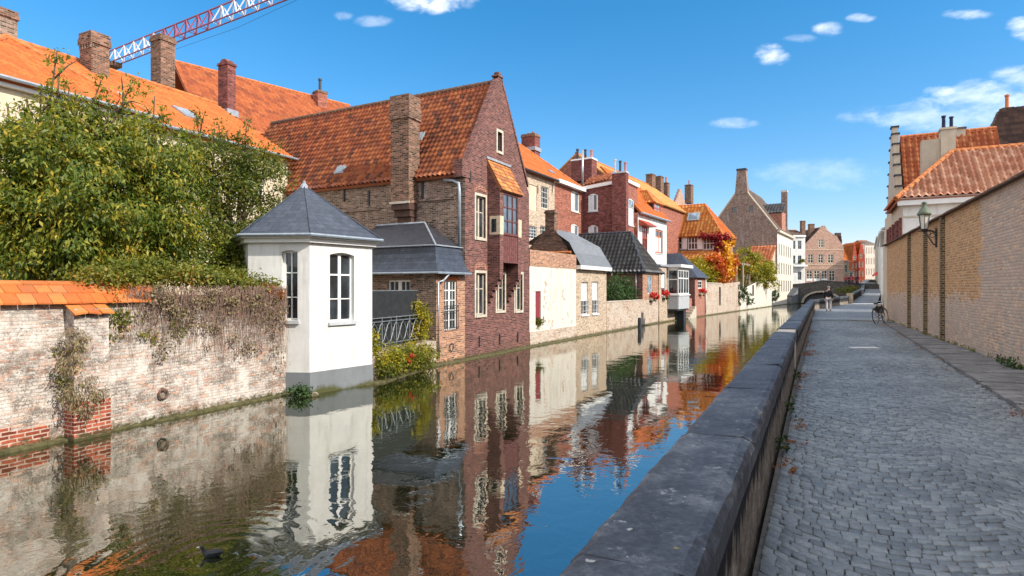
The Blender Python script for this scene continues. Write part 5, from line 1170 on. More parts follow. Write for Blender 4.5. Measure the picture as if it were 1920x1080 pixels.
wa = [f3.rect('u', uB+.02, 1103, 363, 1121, 396), f3.rect('u', uB+.02, 1103, 422, 1121, 446)]; wa = [(*w, .18) for w in wa]; wf = (*f3.rect('v', wv_, 1178.5, 373, 1189, 423), .1)
wall('side_wall', f3, 'u', uB+.02, [(wv_, .5), (vB, .5), (vB, wz-.1), (wv_, wz2)], wa, 'maroon_brick', rw, .12)
for w in wa: window(f3, 'u', uB+.02, w, rw, 2, (), depth=.05, gm='sky_glass', fw=.13, bar=.12, sill='grey_paint', curtain=(.5, .92, .08, .9))
wall('wall', f3, 'v', wv_, [(uB+.02, .5), (uR, .5), (uR, wz2), (uB+.02, wz2)], [wf], 'red_brick', rw, .1); window(f3, 'v', wv_, wf, rw, 1, (.7,), depth=.06, gm='sky_glass', fw=.12, sill='grey_paint', curtain=(.1, .9, .05, .66))
wall('side_wall', f3, 'u', uR, [(wv_, .5), (vB, .5), (vB, wz), (wv_, wz2)], [], 'red_brick', rw)
mb = MB(); e = .18; mb.hexa([f3.p(uB-e, wv_-e, wz2), f3.p(uR+e, wv_-e, wz2), f3.p(uR+e, vB, wz-.1), f3.p(uB-e, vB, wz-.1), f3.p(uB-e, wv_-e, wz2+.28), f3.p(uR+e, wv_-e, wz2+.28), f3.p(uR+e, vB, wz+.2), f3.p(uB-e, vB, wz+.2)]); mb.build('cornice', 'white_paint', rw)
tile_roof('roof', [f3.p(uB-.1, vB, wz+.3), f3.p(uB-.1, wv_+1.5, wz2+.32), f3.p(uB+1.8, wv_+1.5, wz2+1.35), f3.p(uB+1.8, vB, wz+1.3)], 'burnt_tile', rw, tw=.3, th=.36, amp=.05, step=.04, n=4)
cq0, cq1 = f3.vz(1160, 400, uB-.15)[0], f3.vz(1177, 400, uB-.15)[0]; ctz = f3.vz(1168, 322, uB-.2)[1]
chimney(f3, uB-.1, wv_+.4, .7, 1.25, .5, ctz, 'maroon_brick', rw, pots=((-.1, .42), (0, .0), (.1, -.42)), poth=1.15, potr=.12, potmat=('steel', 'black_pot', 'clay_pot'), cap='grey_paint', capz=.14)
yh = thing('yellow_roof_house', 'house behind with long yellow orange roof above the red wing', 'house', f4.p(4, 11, .5))
yv = 9.2; yz = f4.uz(1160, 326, yv+2.5)[1]; ye0, ye1 = f4.uz(1113, 330, yv)[0], f4.uz(1250, 345, yv)[0]
gable_roof(f4, ye0, ye1, yv-3.5, yv+7.5, yz-4.2, yz, yh, 'yellow_tile', 'u', tw=.3, th=.4, amp=.015, step=.02, n=3); wall('wall', f4, 'v', yv-3.4, [(ye0, .5), (ye1, .5), (ye1, yz-4.2), (ye0, yz-4.2)], [], 'red_brick', yh)
wall('side_wall', f4, 'u', ye0+.05, [(yv-3.4, .5), (yv+7.4, .5), (yv+7.4, yz-4.3), (yv+2, yz-.1), (yv-3.4, yz-4.3)], [], 'red_brick', yh)
wall('side_wall', f4, 'u', ye1-.05, [(yv-3.4, .5), (yv+7.4, .5), (yv+7.4, yz-4.3), (yv+2, yz-.1), (yv-3.4, yz-4.3)], [], 'red_brick', yh)
u, z = f4.uz(1095, 299, yv); chimney(f4, u, yv, 1.2, 2.2, yz-3.5, z, 'maroon_brick', yh, cap='white_paint', capz=.16, pots=((.1, .75), (.1, -.1), (.1, -.75)), poth=1.15, potr=.14, potmat=('black_pot', 'black_pot', 'clay_pot'))
u, z = f4.uz(1092, 300, yv-1.2); pipe([f4.p(u-.05, yv-1.25, z+.9), f4.p(u-.05, yv-1.25, z-2.6)], yh, 'steel', .09)
u, z = f4.uz(1151, 326, yv+1); mb = MB(); mb.lathe(f4.p(u, yv+1, z-1.2), [(.09, 0), (.09, 1.2), (.13, 1.22), (.13, 1.3)], 8); mb.build('vent_pipe', 'black_pot', yh)
# white house with dormer
wh = thing('white_dormer_house', 'white rendered house with red shuttered windows and a tiled dormer', 'house', f4.p(9, 4, .5))
hv = 2.8; h0, h1 = f4.uz(1196, 430, hv)[0], f4.uz(1250, 440, hv)[0]; hz = f4.uz(1225, 407, hv)[1]
ws = [f4.rect('v', hv, 1204, 425, 1214, 472), f4.rect('v', hv, 1229, 431, 1242, 475)]
wall('wall', f4, 'v', hv, [(h0, .5), (h1, .5), (h1, hz), (h0, hz)], ws, 'white_render', wh, .14); wall('side_wall', f4, 'u', h1, [(hv, .5), (hv+7, .5), (hv+7, hz), (hv, hz)], [], 'white_render', wh)
wall('side_wall', f4, 'u', h0, [(hv, .5), (hv+7, .5), (hv+7, hz), (hv, hz)], [], 'red_brick', wh)
window(f4, 'v', hv, ws[0], wh, 2, (.55, .8), fm='red_paint', depth=.04, fw=.14, bar=.1, gm='glass'); window(f4, 'v', hv, ws[1], wh, 2, (.7,), fm='orange_shutter', depth=.08, fw=.16, bar=.12, gm='glass', curtain=(.1, .9, .05, .68), surround='grey_paint')
kz = f4.uz(1225, 374, hv+3)[1]+1.5
tile_roof('roof', [f4.p(h0, hv-.3, hz), f4.p(h1+.2, hv-.3, hz), f4.p(h1+.2, hv+3.6, kz), f4.p(h0, hv+3.6, kz)], 'orange_tile', wh, tw=.28, th=.34, amp=.02, step=.03, n=4)
gutter(f4.p(h0, hv-.36, hz-.06), f4.p(h1+.2, hv-.36, hz-.06), wh, 'zinc', .1)
dq0, dq1 = f4.uz(1200, 385, hv+.5)[0], f4.uz(1238, 385, hv+.5)[0]; dq0 = dq1-2.3; dzb, dzt = f4.uz(1235, 406, hv+.5)[1], f4.uz(1235, 378, hv+.5)[1]
mb = MB(); mb.fb(f4, dq0, dq1, hv+.5, hv+3.6, dzb-.2, dzt); dm = mb.build('dormer', 'dark_slate', wh)
window(f4, 'v', hv+.5, (dq0+.1, dzb, dq1-.1, dzt-.05), dm, 2, (.5,), fm='red_paint', depth=-.06, fw=.2, bar=.12, gm='sky_glass')
hip_end_roof(f4, dq0, dq1, hv+.5, hv+4, dzt, dzt+1.1, 1.0, dm, 'amber_tile', .3, 'ridge_tile', tw=.28, th=.32, amp=.03, step=.03, n=4)
mb = MB(); a, b = f4.uz(1197, 470, hv)[0], f4.uz(1217, 470, hv)[0]; zt_, zb_ = f4.uz(1205, 413, hv)[1], f4.uz(1205, 424, hv)[1]
mb.hexa([f4.p(a, hv-.8, zb_), f4.p(b, hv-.8, zb_), f4.p(b, hv-.003, zb_), f4.p(a, hv-.003, zb_), f4.p(a, hv-.8, zb_+.06), f4.p(b, hv-.8, zb_+.06), f4.p(b, hv-.003, zt_), f4.p(a, hv-.003, zt_)]); mb.build('window_canopy', 'red_paint', wh)
# waterside brick front + grey wooden bay
n0, n1 = f4.uz(1236, 540)[0], f4.uz(1253, 540)[0]; nz = f4.uz(1245, 500)[1]
nb_ = thing('narrow_brick_front', 'narrow pink brick front with tall window beside the grey bay', 'house', f4.p(n0+1, 1, .5))
wn = (*f4.rect('v', 0, 1240, 510, 1247.5, 553), .1); wall('wall', f4, 'v', 0, [(n0, -.4), (n1+3.4, -.4), (n1+3.4, 1.0), (n1, 1.0), (n1, nz), (n0, nz)], [wn], 'cream_brick', nb_, .12); window(f4, 'v', 0, wn, nb_, 2, (.6,), depth=.06, sill='white_paint', curtain=(.1, .9, .3, .9))
wall('side_wall', f4, 'u', n0+.01, [(0, .5), (2.7, .5), (2.7, nz), (0, nz)], [], 'cream_brick', nb_)
mb = MB(); mb.fb(f4, n0-.1, n1+.1, -.15, 2.7, nz, nz+.16); mb.build('flat_roof', 'lead_sheet', nb_)
flowerbox('red geraniums under the tall window of the narrow brick front', f4, (wn[0]+wn[2])/2, wn[1]-.05, .8, 46)
bw = thing('bay_window', 'grey painted wooden bay window projecting over the water', 'bay window', f4.p(6, -.5, 1))
y0, y1 = f4.uz(1254, 540, 0)[0]+.05, f4.uz(1292, 540, -.95)[0]; q0 = f4.uz(1272, 540, -.95)[0]; pj = -.95; zb, zm, zt = f4.uz(1280, 579, pj)[1], f4.uz(1280, 552, pj)[1], f4.uz(1280, 503, pj)[1]
mb = MB(); mb.fb(f4, q0, y1, pj, -.003, zb, zm-.1)
n = 12
for i in range(n): a = q0+(y1-q0)*i/n; mb.fb(f4, a+.01, a+(y1-q0)/n-.03, pj-.03, pj, zb, zm-.12)
for i in range(5): a = pj+.95*i/5; mb.fb(f4, q0-.03, q0, a+.01, a+.16, zb, zm-.12)
mb.build('panelling', 'grey_paint', bw)
mb = MB(); mb.fb(f4, q0-.1, y1+.1, pj-.1, -.003, zm-.1, zm); mb.fb(f4, q0, y1, pj, -.003, zt-.12, zt+.05); mb.fb(f4, q0-.25, y1+.25, pj-.3, .6, zt+.05, zt+.3); mb.build('trim', 'white_paint', bw)
mb = MB(); mb.fb(f4, q0+.12, y1-.12, pj+.14, -.05, zm, zt-.12); mb.build('dark_interior', 'glass', bw)
fwn = (q0+.02, zm, y1-.02, zt-.12); window(f4, 'v', pj, fwn, bw, 4, (.65,), depth=.05, fw=.12, bar=.09, gm='glass', mullion=.14)
window(f4, 'u', q0, (pj+.02, zm, -.02, zt-.12), bw, 1, (.6,), depth=.05, fw=.1, bar=.08)
mb = MB(); mb.fb(f4, y1-1.15, y1-.45, pj+.15, pj+.75, -.5, zb); mb.build('support_pier', 'dark_timber', bw); mb = MB(); mb.fb(f4, q0, y1, pj+.1, -.003, zb-.16, zb-.003); mb.build('base_beam', 'dark_timber', bw)
q = ground(1199, 621, 0); mb = MB(); mb.lathe((q.x, q.y, -.6), [(.11, 0), (.12, 1.35), (.1, 1.5), (.02, 1.52)], 8); tag(mb.build('mooring_post', 'dark_timber', None, False, (q.x, q.y, 0)), 'dark wooden mooring post standing in the water near the quay', 'mooring post')
# low wall between bay and hut + hut
h0u, h1u = f4.uz(1303, 545)[0], f4.uz(1322, 545)[0]; HZ = f4.uz(1312, 519)[1]; HR = f4.uz(1288, 478, 2.4)[1]
lw = thing('low_quay_wall', 'low red brick wall and water stair between bay and slate hut', 'wall', f4.p(y1+2, 0, .3)); mb = MB(); mb.fb(f4, y1+.02, h0u-.01, .3, .6, -.4, 1.9); mb.build('wall', 'repair_brick', lw)
mb = MB()
for i in range(5): mb.fb(f4, h0u-.4-.55*(i+1), h0u-.4-.55*i, -.25, .29, -.3, 1.1-.24*i)
mb.build('stair', 'stone', lw)
ht = thing('slate_hut', 'small red brick waterside hut with steep slate roof and white window', 'hut', f4.p(h0u+1, 2, .5))
wq = f4.rect('v', 0, 1308.5, 526, 1316, 541); wall('wall', f4, 'v', 0, [(h0u, -.4), (h1u, -.4), (h1u, HZ), (h0u, HZ)], [wq], 'repair_brick', ht, .1); window(f4, 'v', 0, wq, ht, 2, (.5,), depth=.05, fw=.1)
wall('side_wall', f4, 'u', h0u, [(0, -.4), (4.5, -.4), (4.5, HZ), (0, HZ)], [], 'dark_brick', ht); um = (h0u+h1u)/2; k_ = .35
mb = MB()
A_, B_, C_, D_ = f4.p(h0u-k_, 4.6, HZ-.1), f4.p(h0u-k_, -.35, HZ-.1), f4.p(h1u+k_, -.35, HZ-.1), f4.p(h1u+k_, 4.6, HZ-.1); p_, q_ = f4.p(um, 2.0, HR), f4.p(um, 4.6, HR)
mb.face([A_, B_, p_, q_]); mb.face([B_, C_, p_]); mb.face([C_, D_, q_, p_]); mb.face([D_, A_, q_]); mb.face([A_, D_, C_, B_]); mb.build('roof', 'slate', ht)
pipe([f4.p(h1u-.1, -.1, HZ-.15), f4.p(h1u-.1, -.1, .3)], ht, 'white_paint', .06)
flowerbox('red geraniums under the window of the slate hut', f4, (wq[0]+wq[2])/2, wq[1]-.4, 1.1, 48)
plant('ivy_bush', 'bright green bush between grey bay window and slate hut', 'bush', [(tuple(f4.p(y1+1.2, 1.4, 3.2)), (1, .9, 1.1)), (tuple(f4.p(y1+2.6, 1.8, 3.0)), (1, .9, .9))], 2200, .22, 'leaf_yellow', 50, None, .3, .3)
# ---------- hipped orange house with the creeper
oh = thing('amber_roof_house', 'orange hipped pantile house with red creeper and three shuttered windows', 'house', f5.p(14, 4, .5))
o0, o1, ov, od = 11.0, 17.0, 1.0, 9.2; OZ, ORZ = 9.75, 13.55
ws = [f5.rect('u', o0, 1262, 444, 1279, 468), f5.rect('u', o0, 1290, 443, 1308, 468), f5.rect('u', o0, 1318, 444, 1337, 468)]
wall('side_wall', f5, 'u', o0, [(ov, .5), (od+2, .5), (od+2, OZ), (ov, OZ)], ws, 'old_brick', oh, .15)
for w in ws: window(f5, 'u', o0, w, oh, 3, (.5,), depth=.1, fw=.1, bar=.09); 
for w in ws:
    mb = MB(); mb.pb(f5, 'u', o0, w[0]-.62, w[0]-.03, w[1], w[3], -.06, -.005); mb.build('shutter', 'white_paint', oh)
wf = f5.rect('v', ov, 1362, 445, 1368, 470); wall('wall', f5, 'v', ov, [(o0, .5), (o1, .5), (o1, OZ), (o0, OZ)], [wf], 'orange_brick', oh, .12); window(f5, 'v', ov, wf, oh, 2, (.5,))
wall('side_wall', f5, 'u', o1, [(ov, .5), (od, .5), (od, OZ), (ov, OZ)], [], 'old_brick', oh)
hip_end_roof(f5, o0, o1, ov, od+2, OZ, ORZ, 2.7, oh, 'amber_tile', .4, 'ridge_tile', 'orange_tile', tw=.42, th=.5, amp=.055, step=.1, n=5)
sO = (f5.p((o0+o1)/2, 0, ORZ)-f5.p(o0, 0, OZ)).normalized(); nO = sO.cross(f5.v).normalized(); skylight(f5, on(1301, 408, f5.p(o0, 0, OZ), nO)+(nO if nO.z > 0 else -nO)*.14, f5.v, sO, 1.45, 1.3, oh)
u, z = f5.uz(1377, 402, ov+5); chimney(f5, o1+.2, ov+3, .7, .9, OZ-1, OZ+2.2, 'red_brick', oh)
l0, lz = 8.4, f5.vz(1300, 471, o0)[1]; lz0 = f5.vz(1300, 493, l0)[1]
tile_roof('lean_to_roof', [f5.p(l0-.3, od+2, lz0), f5.p(l0-.3, ov-.2, lz0), f5.p(o0-.05, ov-.2, lz), f5.p(o0-.05, od+2, lz)], 'amber_tile', oh, tw=.42, th=.5, amp=.055, step=.1, n=5)
wall('lean_to_wall', f5, 'u', l0, [(ov, .5), (od+2, .5), (od+2, lz0), (ov, lz0)], [], 'dark_brick', oh); wall('lean_to_wall', f5, 'v', ov, [(l0, .5), (o0, .5), (o0, lz), (l0, lz0)], [], 'dark_brick', oh)
cz = lambda px, py, v=.7: (tuple(f5.p(f5.uz(px, py, v)[0], v, f5.uz(px, py, v)[1])))
cv_ = lambda px, py, c=o0-.25: (tuple(f5.p(c, f5.vz(px, py, c)[0], f5.vz(px, py, c)[1])))
gc = thing('autumn_creeper', 'blazing yellow orange and crimson virginia creeper on the amber roofed house', 'climber', f5.p(o0, ov-.3, .6))
og = tuple(ORG[gc.name])
leaves('gold_leaves', [(cz(1357, 470), (.7, .5, 1.2)), (cz(1362, 492), (.8, .5, 1.5)), (cz(1358, 515), (.9, .5, 1.2)), (cz(1366, 455), (.5, .4, .7))], 3200, .3, 'leaf_gold', gc, og, .3, 16, 1.0, 1.3, 51)
leaves('flame_leaves', [(cz(1345, 500), (1.0, .5, 1.4)), (cz(1375, 490), (.5, .4, 1.5)), (cz(1348, 485), (.8, .5, .8)), (cv_(1310, 492, l0-.1), (.8, 1.4, .45)), (cv_(1332, 488, l0-.1), (.7, 1.2, .6)), (cz(1352, 524), (.9, .4, .5)), (cz(1370, 515), (.4, .4, .9))], 3200, .28, 'leaf_flame', gc, og, .3, 16, 1.0, 1.3, 52)
leaves('crimson_leaves', [(cv_(1318, 441), (.15, 1.2, .25)), (cv_(1334, 443), (.15, 1.0, .35)), (cv_(1345, 450), (.2, .5, .8)), (cz(1358, 444), (.8, .2, .4)), (cv_(1347, 466), (.25, .4, .9)), (cv_(1348, 443), (.2, .5, .4))], 3000, .22, 'leaf_crimson', gc, og, .3, 16, 1.0, 1.3, 53)
plant('garden_shrub', 'yellow green shrubs below the lean to roof behind the pale quay wall', 'shrub', [(tuple(f5.p(2.6, 2, 4.6)), (1.5, 1.2, 1.3)), (tuple(f5.p(4.8, 2, 4.9)), (1.6, 1.2, 1.6)), (tuple(f5.p(7, 1.6, 4.2)), (1.4, 1, 1.0)), (tuple(f5.p(1.8, 2, 3.9)), (1, 1, .8))], 5200, .24, 'leaf_yellow', 54, None, .36, .4)
pq = thing('pale_quay_wall', 'pale stone and brick quay wall beneath the autumn creeper', 'wall', f5.p(8, .1, .4)); pz = f5.uz(1350, 532)[1]
g0u = h1u-16.536+.05
wall('wall', f5, 'v', 0, [(.6, -.4), (16.5, -.4), (16.5, pz+.3), (7.2, pz), (.6, pz)], [(6.1, .9, 6.9, 3.0)], 'quay_brick', pq, .35); mb = MB(); mb.fb(f5, .6, 7.2, -.06, .35, pz, pz+.1); mb.build('coping', 'stone', pq); mb = MB(); mb.fb(f5, 6.0, 7.0, .3, .4, .8, 3.1); mb.build('niche', 'dark_timber', pq)
aw = thing('white_quay_wall', 'whitewashed waterside wall of the arbour garden before the bridge', 'wall', f5.p(30, .1, .4)); wz_ = 4.1
wall('wall', f5, 'v', 0, [(16.55, -.4), (43.9, -.4), (43.9, wz_+1.2), (30, wz_), (16.55, 2.6)], [(24, 1.8, 25.2, 3.3)], 'peeling_render', aw, .3); mb = MB(); mb.fb(f5, 23.9, 25.3, .25, .33, 1.7, 3.35); mb.build('door', 'dark_timber', aw)
ab = thing('arbour', 'timber garden arbour under the spreading yellow green tree', 'arbour', f5.p(20, 1.5, .5)); mb = MB()
for u in (17.2, 21, 25): mb.fb(f5, u-.1, u+.1, .5, .7, .5, 6.0); mb.fb(f5, u-.1, u+.1, 3.0, 3.2, .5, 6.6)
mb.build('post', 'warm_stone', ab); mb = MB()
for i in range(9): u = 16.6+i*1.1; mb.hexa([f5.p(u, .2, 5.95), f5.p(u+.2, .2, 5.95), f5.p(u+.2, 3.6, 6.7), f5.p(u, 3.6, 6.7), f5.p(u, .2, 6.15), f5.p(u+.2, .2, 6.15), f5.p(u+.2, 3.6, 6.9), f5.p(u, 3.6, 6.9)])
mb.build('rafters', 'warm_stone', ab)
tree('arbour_tree', 'spreading yellow green tree over the arbour by the far canal bend', tuple(f5.p(25, 2.2, .5)),
     [(P(1400, 485, 84), (2.4, 2, 1.4)), (P(1420, 500, 86), (2.4, 2, 1.5)), (P(1435, 515, 88), (1.8, 1.6, 1.3)), (P(1390, 500, 82), (1.8, 1.6, 1.1)), (P(1440, 530, 89), (1.2, 1.2, .8)), (P(1410, 520, 85), (1.8, 1.5, .9))], 7000, .32, 'leaf_yellow', 55, (), .5, .5, 2.0)
plant('hanging_plant', 'small round green plant hanging on the white quay wall near the bridge', 'plant', [(cz(1452, 555, -.3), (.7, .5, .9))], 500, .3, 'leaf_bush', 56)
plant('wall_vine', 'green vine climbing the arbour garden wall', 'climber', [(cz(1387, 555, -.15), (.6, .3, 1.1)), (cz(1403, 560, -.15), (.6, .3, .9)), (cz(1394, 545, -.15), (.7, .3, .8))], 1100, .26, 'leaf_bush', 57)
# ---------- big grey brick gable
bg_ = thing('grey_gable_house', 'large grey brown brick gable house with chimney on its peak', 'house', f5.p(50, 5, .5))
k0 = 44.0; kr = f5.vz(1390, 346, k0); kz0 = f5.vz(1461, 430, k0)[1]; kv = kr[0]; K1 = f5.uz(1487, 480)[0]
hs_ = [f5.rect('u', k0, 1373, 389, 1381, 399), f5.rect('u', k0, 1404, 387, 1412, 397)]
wall('gable_wall', f5, 'u', k0, [(0, -.4), (2*kv, -.4), (2*kv, kz0), (kv, kr[1]), (0, kz0)], hs_, 'grey_gable_brick', bg_, .35)
for h in hs_: mb = MB(); mb.pb(f5, 'u', k0, h[0], h[2], h[1], h[3], .2, .3); mb.build('attic_window', 'glass', bg_)
ws = []
for i in range(6):
    for zz in (2.2, 5.2, 8.4):
        ws.append((k0+1.2+i*2.5, zz, k0+2.3+i*2.5, zz+2.0))
wall('wall', f5, 'v', 0, [(k0, -.4), (K1, -.4), (K1, kz0-.4), (k0, kz0-.4)], ws, 'white_wash', bg_, .2)
for w in ws: window(f5, 'v', 0, w, bg_, 2, (.5,), fm='grey_paint', depth=.14, fw=.1)
cornice(f5, 'v', 0, k0, K1, kz0-.45, kz0-.1, .4, bg_, 'stone')
tile_roof('roof', [f5.p(k0+.2, -.3, kz0-.2), f5.p(K1, -.3, kz0-.2), f5.p(K1, kv, kr[1]), f5.p(k0+.2, kv, kr[1])], 'grey_roof', bg_, tw=.5, th=.6, amp=.04, step=.05, n=3)
tile_roof('roof', [f5.p(K1, 2*kv, kz0), f5.p(k0+.2, 2*kv, kz0), f5.p(k0+.2, kv, kr[1]), f5.p(K1, kv, kr[1])], 'grey_roof', bg_, tw=.8, th=.9, amp=.04, step=.05, n=3)
mb = MB()
for (v0_, z0_, v1_, z1_) in ((0, kz0, kv, kr[1]), (2*kv, kz0, kv, kr[1])): mb.tube([f5.p(k0+.05, v0_, z0_), f5.p(k0+.05, v1_, z1_)], .15, 6)
mb.build('verge', 'plaster', bg_)
zt = f5.vz(1390, 316, k0)[1]; mb = MB(); w = .95
mb.hexa([f5.p(k0-.1, kv-w*1.1, kr[1]-1.6), f5.p(k0+1.3, kv-w*1.1, kr[1]-1.6), f5.p(k0+1.3, kv+w*1.1, kr[1]-1.6), f5.p(k0-.1, kv+w*1.1, kr[1]-1.6), f5.p(k0-.1, kv-w*.75, zt-.3), f5.p(k0+1.0, kv-w*.75, zt-.3), f5.p(k0+1.0, kv+w*.75, zt-.3), f5.p(k0-.1, kv+w*.75, zt-.3)])
cc = mb.build('chimney', 'grey_gable_brick', bg_); mb = MB(); mb.fb(f5, k0-.2, k0+1.1, kv-.8, kv+.8, zt-.3, zt); mb.build('cap', 'black_pot', cc)
u, z = f5.uz(1473, 361, 2); chimney(f5, u, 2.2, 1.0, 1.1, kz0-1, z+.4, 'grey_gable_brick', bg_, cap='stone', capz=.4)
dq = f5.uz(1458, 398, 1.2); mb = MB(); mb.fb(f5, dq[0]-2.6, dq[0]+1.4, .1, 4, kz0, dq[1]-.2); dm = mb.build('dormer', 'repair_brick', bg_)
tile_roof('dormer_roof', [f5.p(dq[0]-2.8, 4, dq[1]-.3), f5.p(dq[0]-2.8, -.1, dq[1]-.3), f5.p(dq[0]+.1, -.1, dq[1]+1.6), f5.p(dq[0]+.1, 4, dq[1]+1.6)], 'black_tile', dm, tw=.5, th=.5, amp=.05)
lz1, lz2 = f5.vz(1430, 461, k0)[1], f5.vz(1430, 503, 38.2)[1]; lv1 = f5.vz(1402, 480, 41)[0]
rl_ = thing('red_lean_to', 'red tiled lean to roof against the grey brick gable wall', 'outbuilding', f5.p(41, 3, .5))
tile_roof('roof', [f5.p(38, lv1, lz2), f5.p(38, .2, lz2), f5.p(k0-.05, .2, lz1), f5.p(k0-.05, lv1, lz1)], 'red_tile', rl_, tw=.5, th=.6, amp=.06, step=.06, n=4); wall('wall', f5, 'u', 38.2, [(.3, .5), (lv1, .5), (lv1, lz2), (.3, lz2)], [], 'plaster', rl_); wall('wall', f5, 'v', .3, [(38.2, .5), (43.95, .5), (43.95, lz1-.2), (38.2, lz2-.1)], [], 'plaster', rl_)
# ---------- rooftops peeping out behind
def rooftop(name, label, px, py, Y, w, d, hgt, roofh, wallmat, roofmat, ang=.55, chs=()):
    q = at(px, py, Y); f = Fr(q.x-w/2*math.cos(ang), q.y-w/2*math.sin(ang), math.cos(ang), math.sin(ang)); t = thing(name, label, 'house', (q.x, q.y, .5)); ze = q.z-roofh
    wall('wall', f, 'v', 0, [(0, .5), (w, .5), (w, ze), (0, ze)], [], wallmat, t); wall('side_wall', f, 'u', 0, [(0, .5), (d, .5), (d, ze), (d/2, q.z-.1), (0, ze)], [], wallmat, t); wall('side_wall', f, 'u', w, [(0, .5), (d, .5), (d, ze), (d/2, q.z-.1), (0, ze)], [], wallmat, t)
    gable_roof(f, 0, w, 0, d, ze, q.z, t, roofmat, 'u', tw=.5, th=.6, amp=.05, step=.05, n=3)
    for (cpx, cpy, cw, pots) in chs:
        u, z = f.uz(cpx, cpy, d*.35); chimney(f, u, d*.35, cw, cw*.8, z-3.2, z, 'chimney_brick', t, pots=pots, poth=.8, potr=.16)
    return t, f, ze
rooftop('terracotta_roof_house', 'house with two broad brick chimneys behind the yellow roof', 1226, 352, 76, 6, 6, 0, 3, 'red_brick', 'amber_tile', .95, ((1220, 327, 1.15, ()), (1236, 331, 1.1, ()), (1249, 343, .9, ((0, 0),))))
t, f, ze = rooftop('crow_step_house', 'pinkish house with small crow stepped gable among the chimneys', 1262, 362, 88, 9, 8, 0, 3, 'pink_brick', 'mottled_tile', .95, ((1292, 347, 1.35, ((0, 0),)),))
q0 = f.uz(1263, 385, -.1)[0]; q1 = f.uz(1283, 385, -.1)[0]; zz0 = f.uz(1273, 385, -.1)[1]; zz1 = f.uz(1270, 354, -.1)[1]; mb = MB()
for i in range(5): e = (q1-q0)/2*(1-i/5); mb.fb(f, (q0+q1)/2-e, (q0+q1)/2+e, -.35, -.003, ze-3 if i == 0 else zz0+(zz1-zz0)*i/5, zz0+(zz1-zz0)*(i+1)/5)
mb.build('stepped_gable', 'pink_brick', t)
# ================================================================== bridge and square beyond
bl_, br_ = Vector((53.3, 112.3, 0)), Vector((63.4, 105.5, 0)); fBr = Fr(bl_.x, bl_.y, br_.x-bl_.x, br_.y-bl_.y); BL = (br_-bl_).length
bd = thing('stone_bridge', 'old humped stone bridge with single low arch across the canal', 'bridge', fBr.p(BL/2, 0, 2))
a0, a1 = fBr.uz(1507, 570)[0], fBr.uz(1574, 565)[0]; az = fBr.uz(1541, 548)[1]; N = 14
arch = [(a0, -.4)]+[((a0+a1)/2-(a1-a0)/2*math.cos(math.pi*k/N), .15+(az-.15)*math.sin(math.pi*k/N)) for k in range(N+1)]+[(a1, -.4)]
top = [(BL+2.5, 3.35), (BL, 3.55), (fBr.uz(1560, 527)[0], fBr.uz(1560, 528)[1]), (fBr.uz(1543, 526)[0], fBr.uz(1543, 526.5)[1]), (fBr.uz(1520, 531)[0], fBr.uz(1520, 531)[1]), (-.6, 3.45), (-2.5, 2.9)]
outl = [(-2.5, -.4)]+arch+[(BL+2.5, -.4)]+top
def bridge_face(v, nm):
    wall(nm, fBr, 'v', v, outl, [], 'vault_brick', bd)
bridge_face(0, 'spandrel'); bridge_face(4.2, 'spandrel')
mb = MB(); 
for (p, q) in zip(arch[:-1], arch[1:]): mb.face([fBr.p(p[0], 0, p[1]), fBr.p(q[0], 0, q[1]), fBr.p(q[0], 4.2, q[1]), fBr.p(p[0], 4.2, p[1])])
mb.build('vault', 'vault_brick', bd)
mb = MB()
for (p, q) in zip(arch[1:-2], arch[2:-1]):
    c = ((a0+a1)/2, .1); k = 1.14; e = lambda w: (c[0]+(w[0]-c[0])*k, c[1]+(w[1]-c[1])*k); p2, q2 = e(p), e(q); s_ = .96
    mb.hexa([fBr.p(p[0], -.06, p[1]), fBr.p(p[0]+(q[0]-p[0])*s_, -.06, p[1]+(q[1]-p[1])*s_), fBr.p(p[0]+(q[0]-p[0])*s_, .0, p[1]+(q[1]-p[1])*s_), fBr.p(p[0], .0, p[1]), fBr.p(p2[0], -.06, p2[1]), fBr.p(p2[0]+(q2[0]-p2[0])*s_, -.06, p2[1]+(q2[1]-p2[1])*s_), fBr.p(p2[0]+(q2[0]-p2[0])*s_, 0, p2[1]+(q2[1]-p2[1])*s_), fBr.p(p2[0], 0, p2[1])])
mb.build('arch_ring', 'stone', bd)
mb = MB()
for v in (-.08, 3.85):
    for (p, q) in zip(top[:-1], top[1:]): mb.hexa([fBr.p(q[0], v, q[1]), fBr.p(p[0], v, p[1]), fBr.p(p[0], v+.45, p[1]), fBr.p(q[0], v+.45, q[1]), fBr.p(q[0], v, q[1]+.14), fBr.p(p[0], v, p[1]+.14), fBr.p(p[0], v+.45, p[1]+.14), fBr.p(q[0], v+.45, q[1]+.14)])
mb.build('parapet_cap', 'coping_stone', bd)
mb = MB()
for (p, q) in zip(top[:-1], top[1:]): mb.face([fBr.p(q[0], .1, q[1]-.75), fBr.p(p[0], .1, p[1]-.75), fBr.p(p[0], 4.1, p[1]-.75), fBr.p(q[0], 4.1, q[1]-.75)])
mb.build('deck', 'far_setts', bd)
ba = thing('bridge_abutment', 'grey stone retaining wall at the left foot of the bridge', 'wall', (51.5, 109, 0))
pa = ground(1459, 573); fA = Fr(50.0, 107.6, bl_.x-50.0, bl_.y-107.6); al = 6.2
mb = MB(); mb.hexa([fA.p(-1, -.95, -.4), fA.p(al, -.95, -.4), fA.p(al, .4, -.4), fA.p(-1, .4, -.4), fA.p(-1, -.95, 1.4), fA.p(al, -.95, 3.0), fA.p(al, .4, 3.0), fA.p(-1, .4, 1.4)]); mb.build('wall', 'plinth', ba)
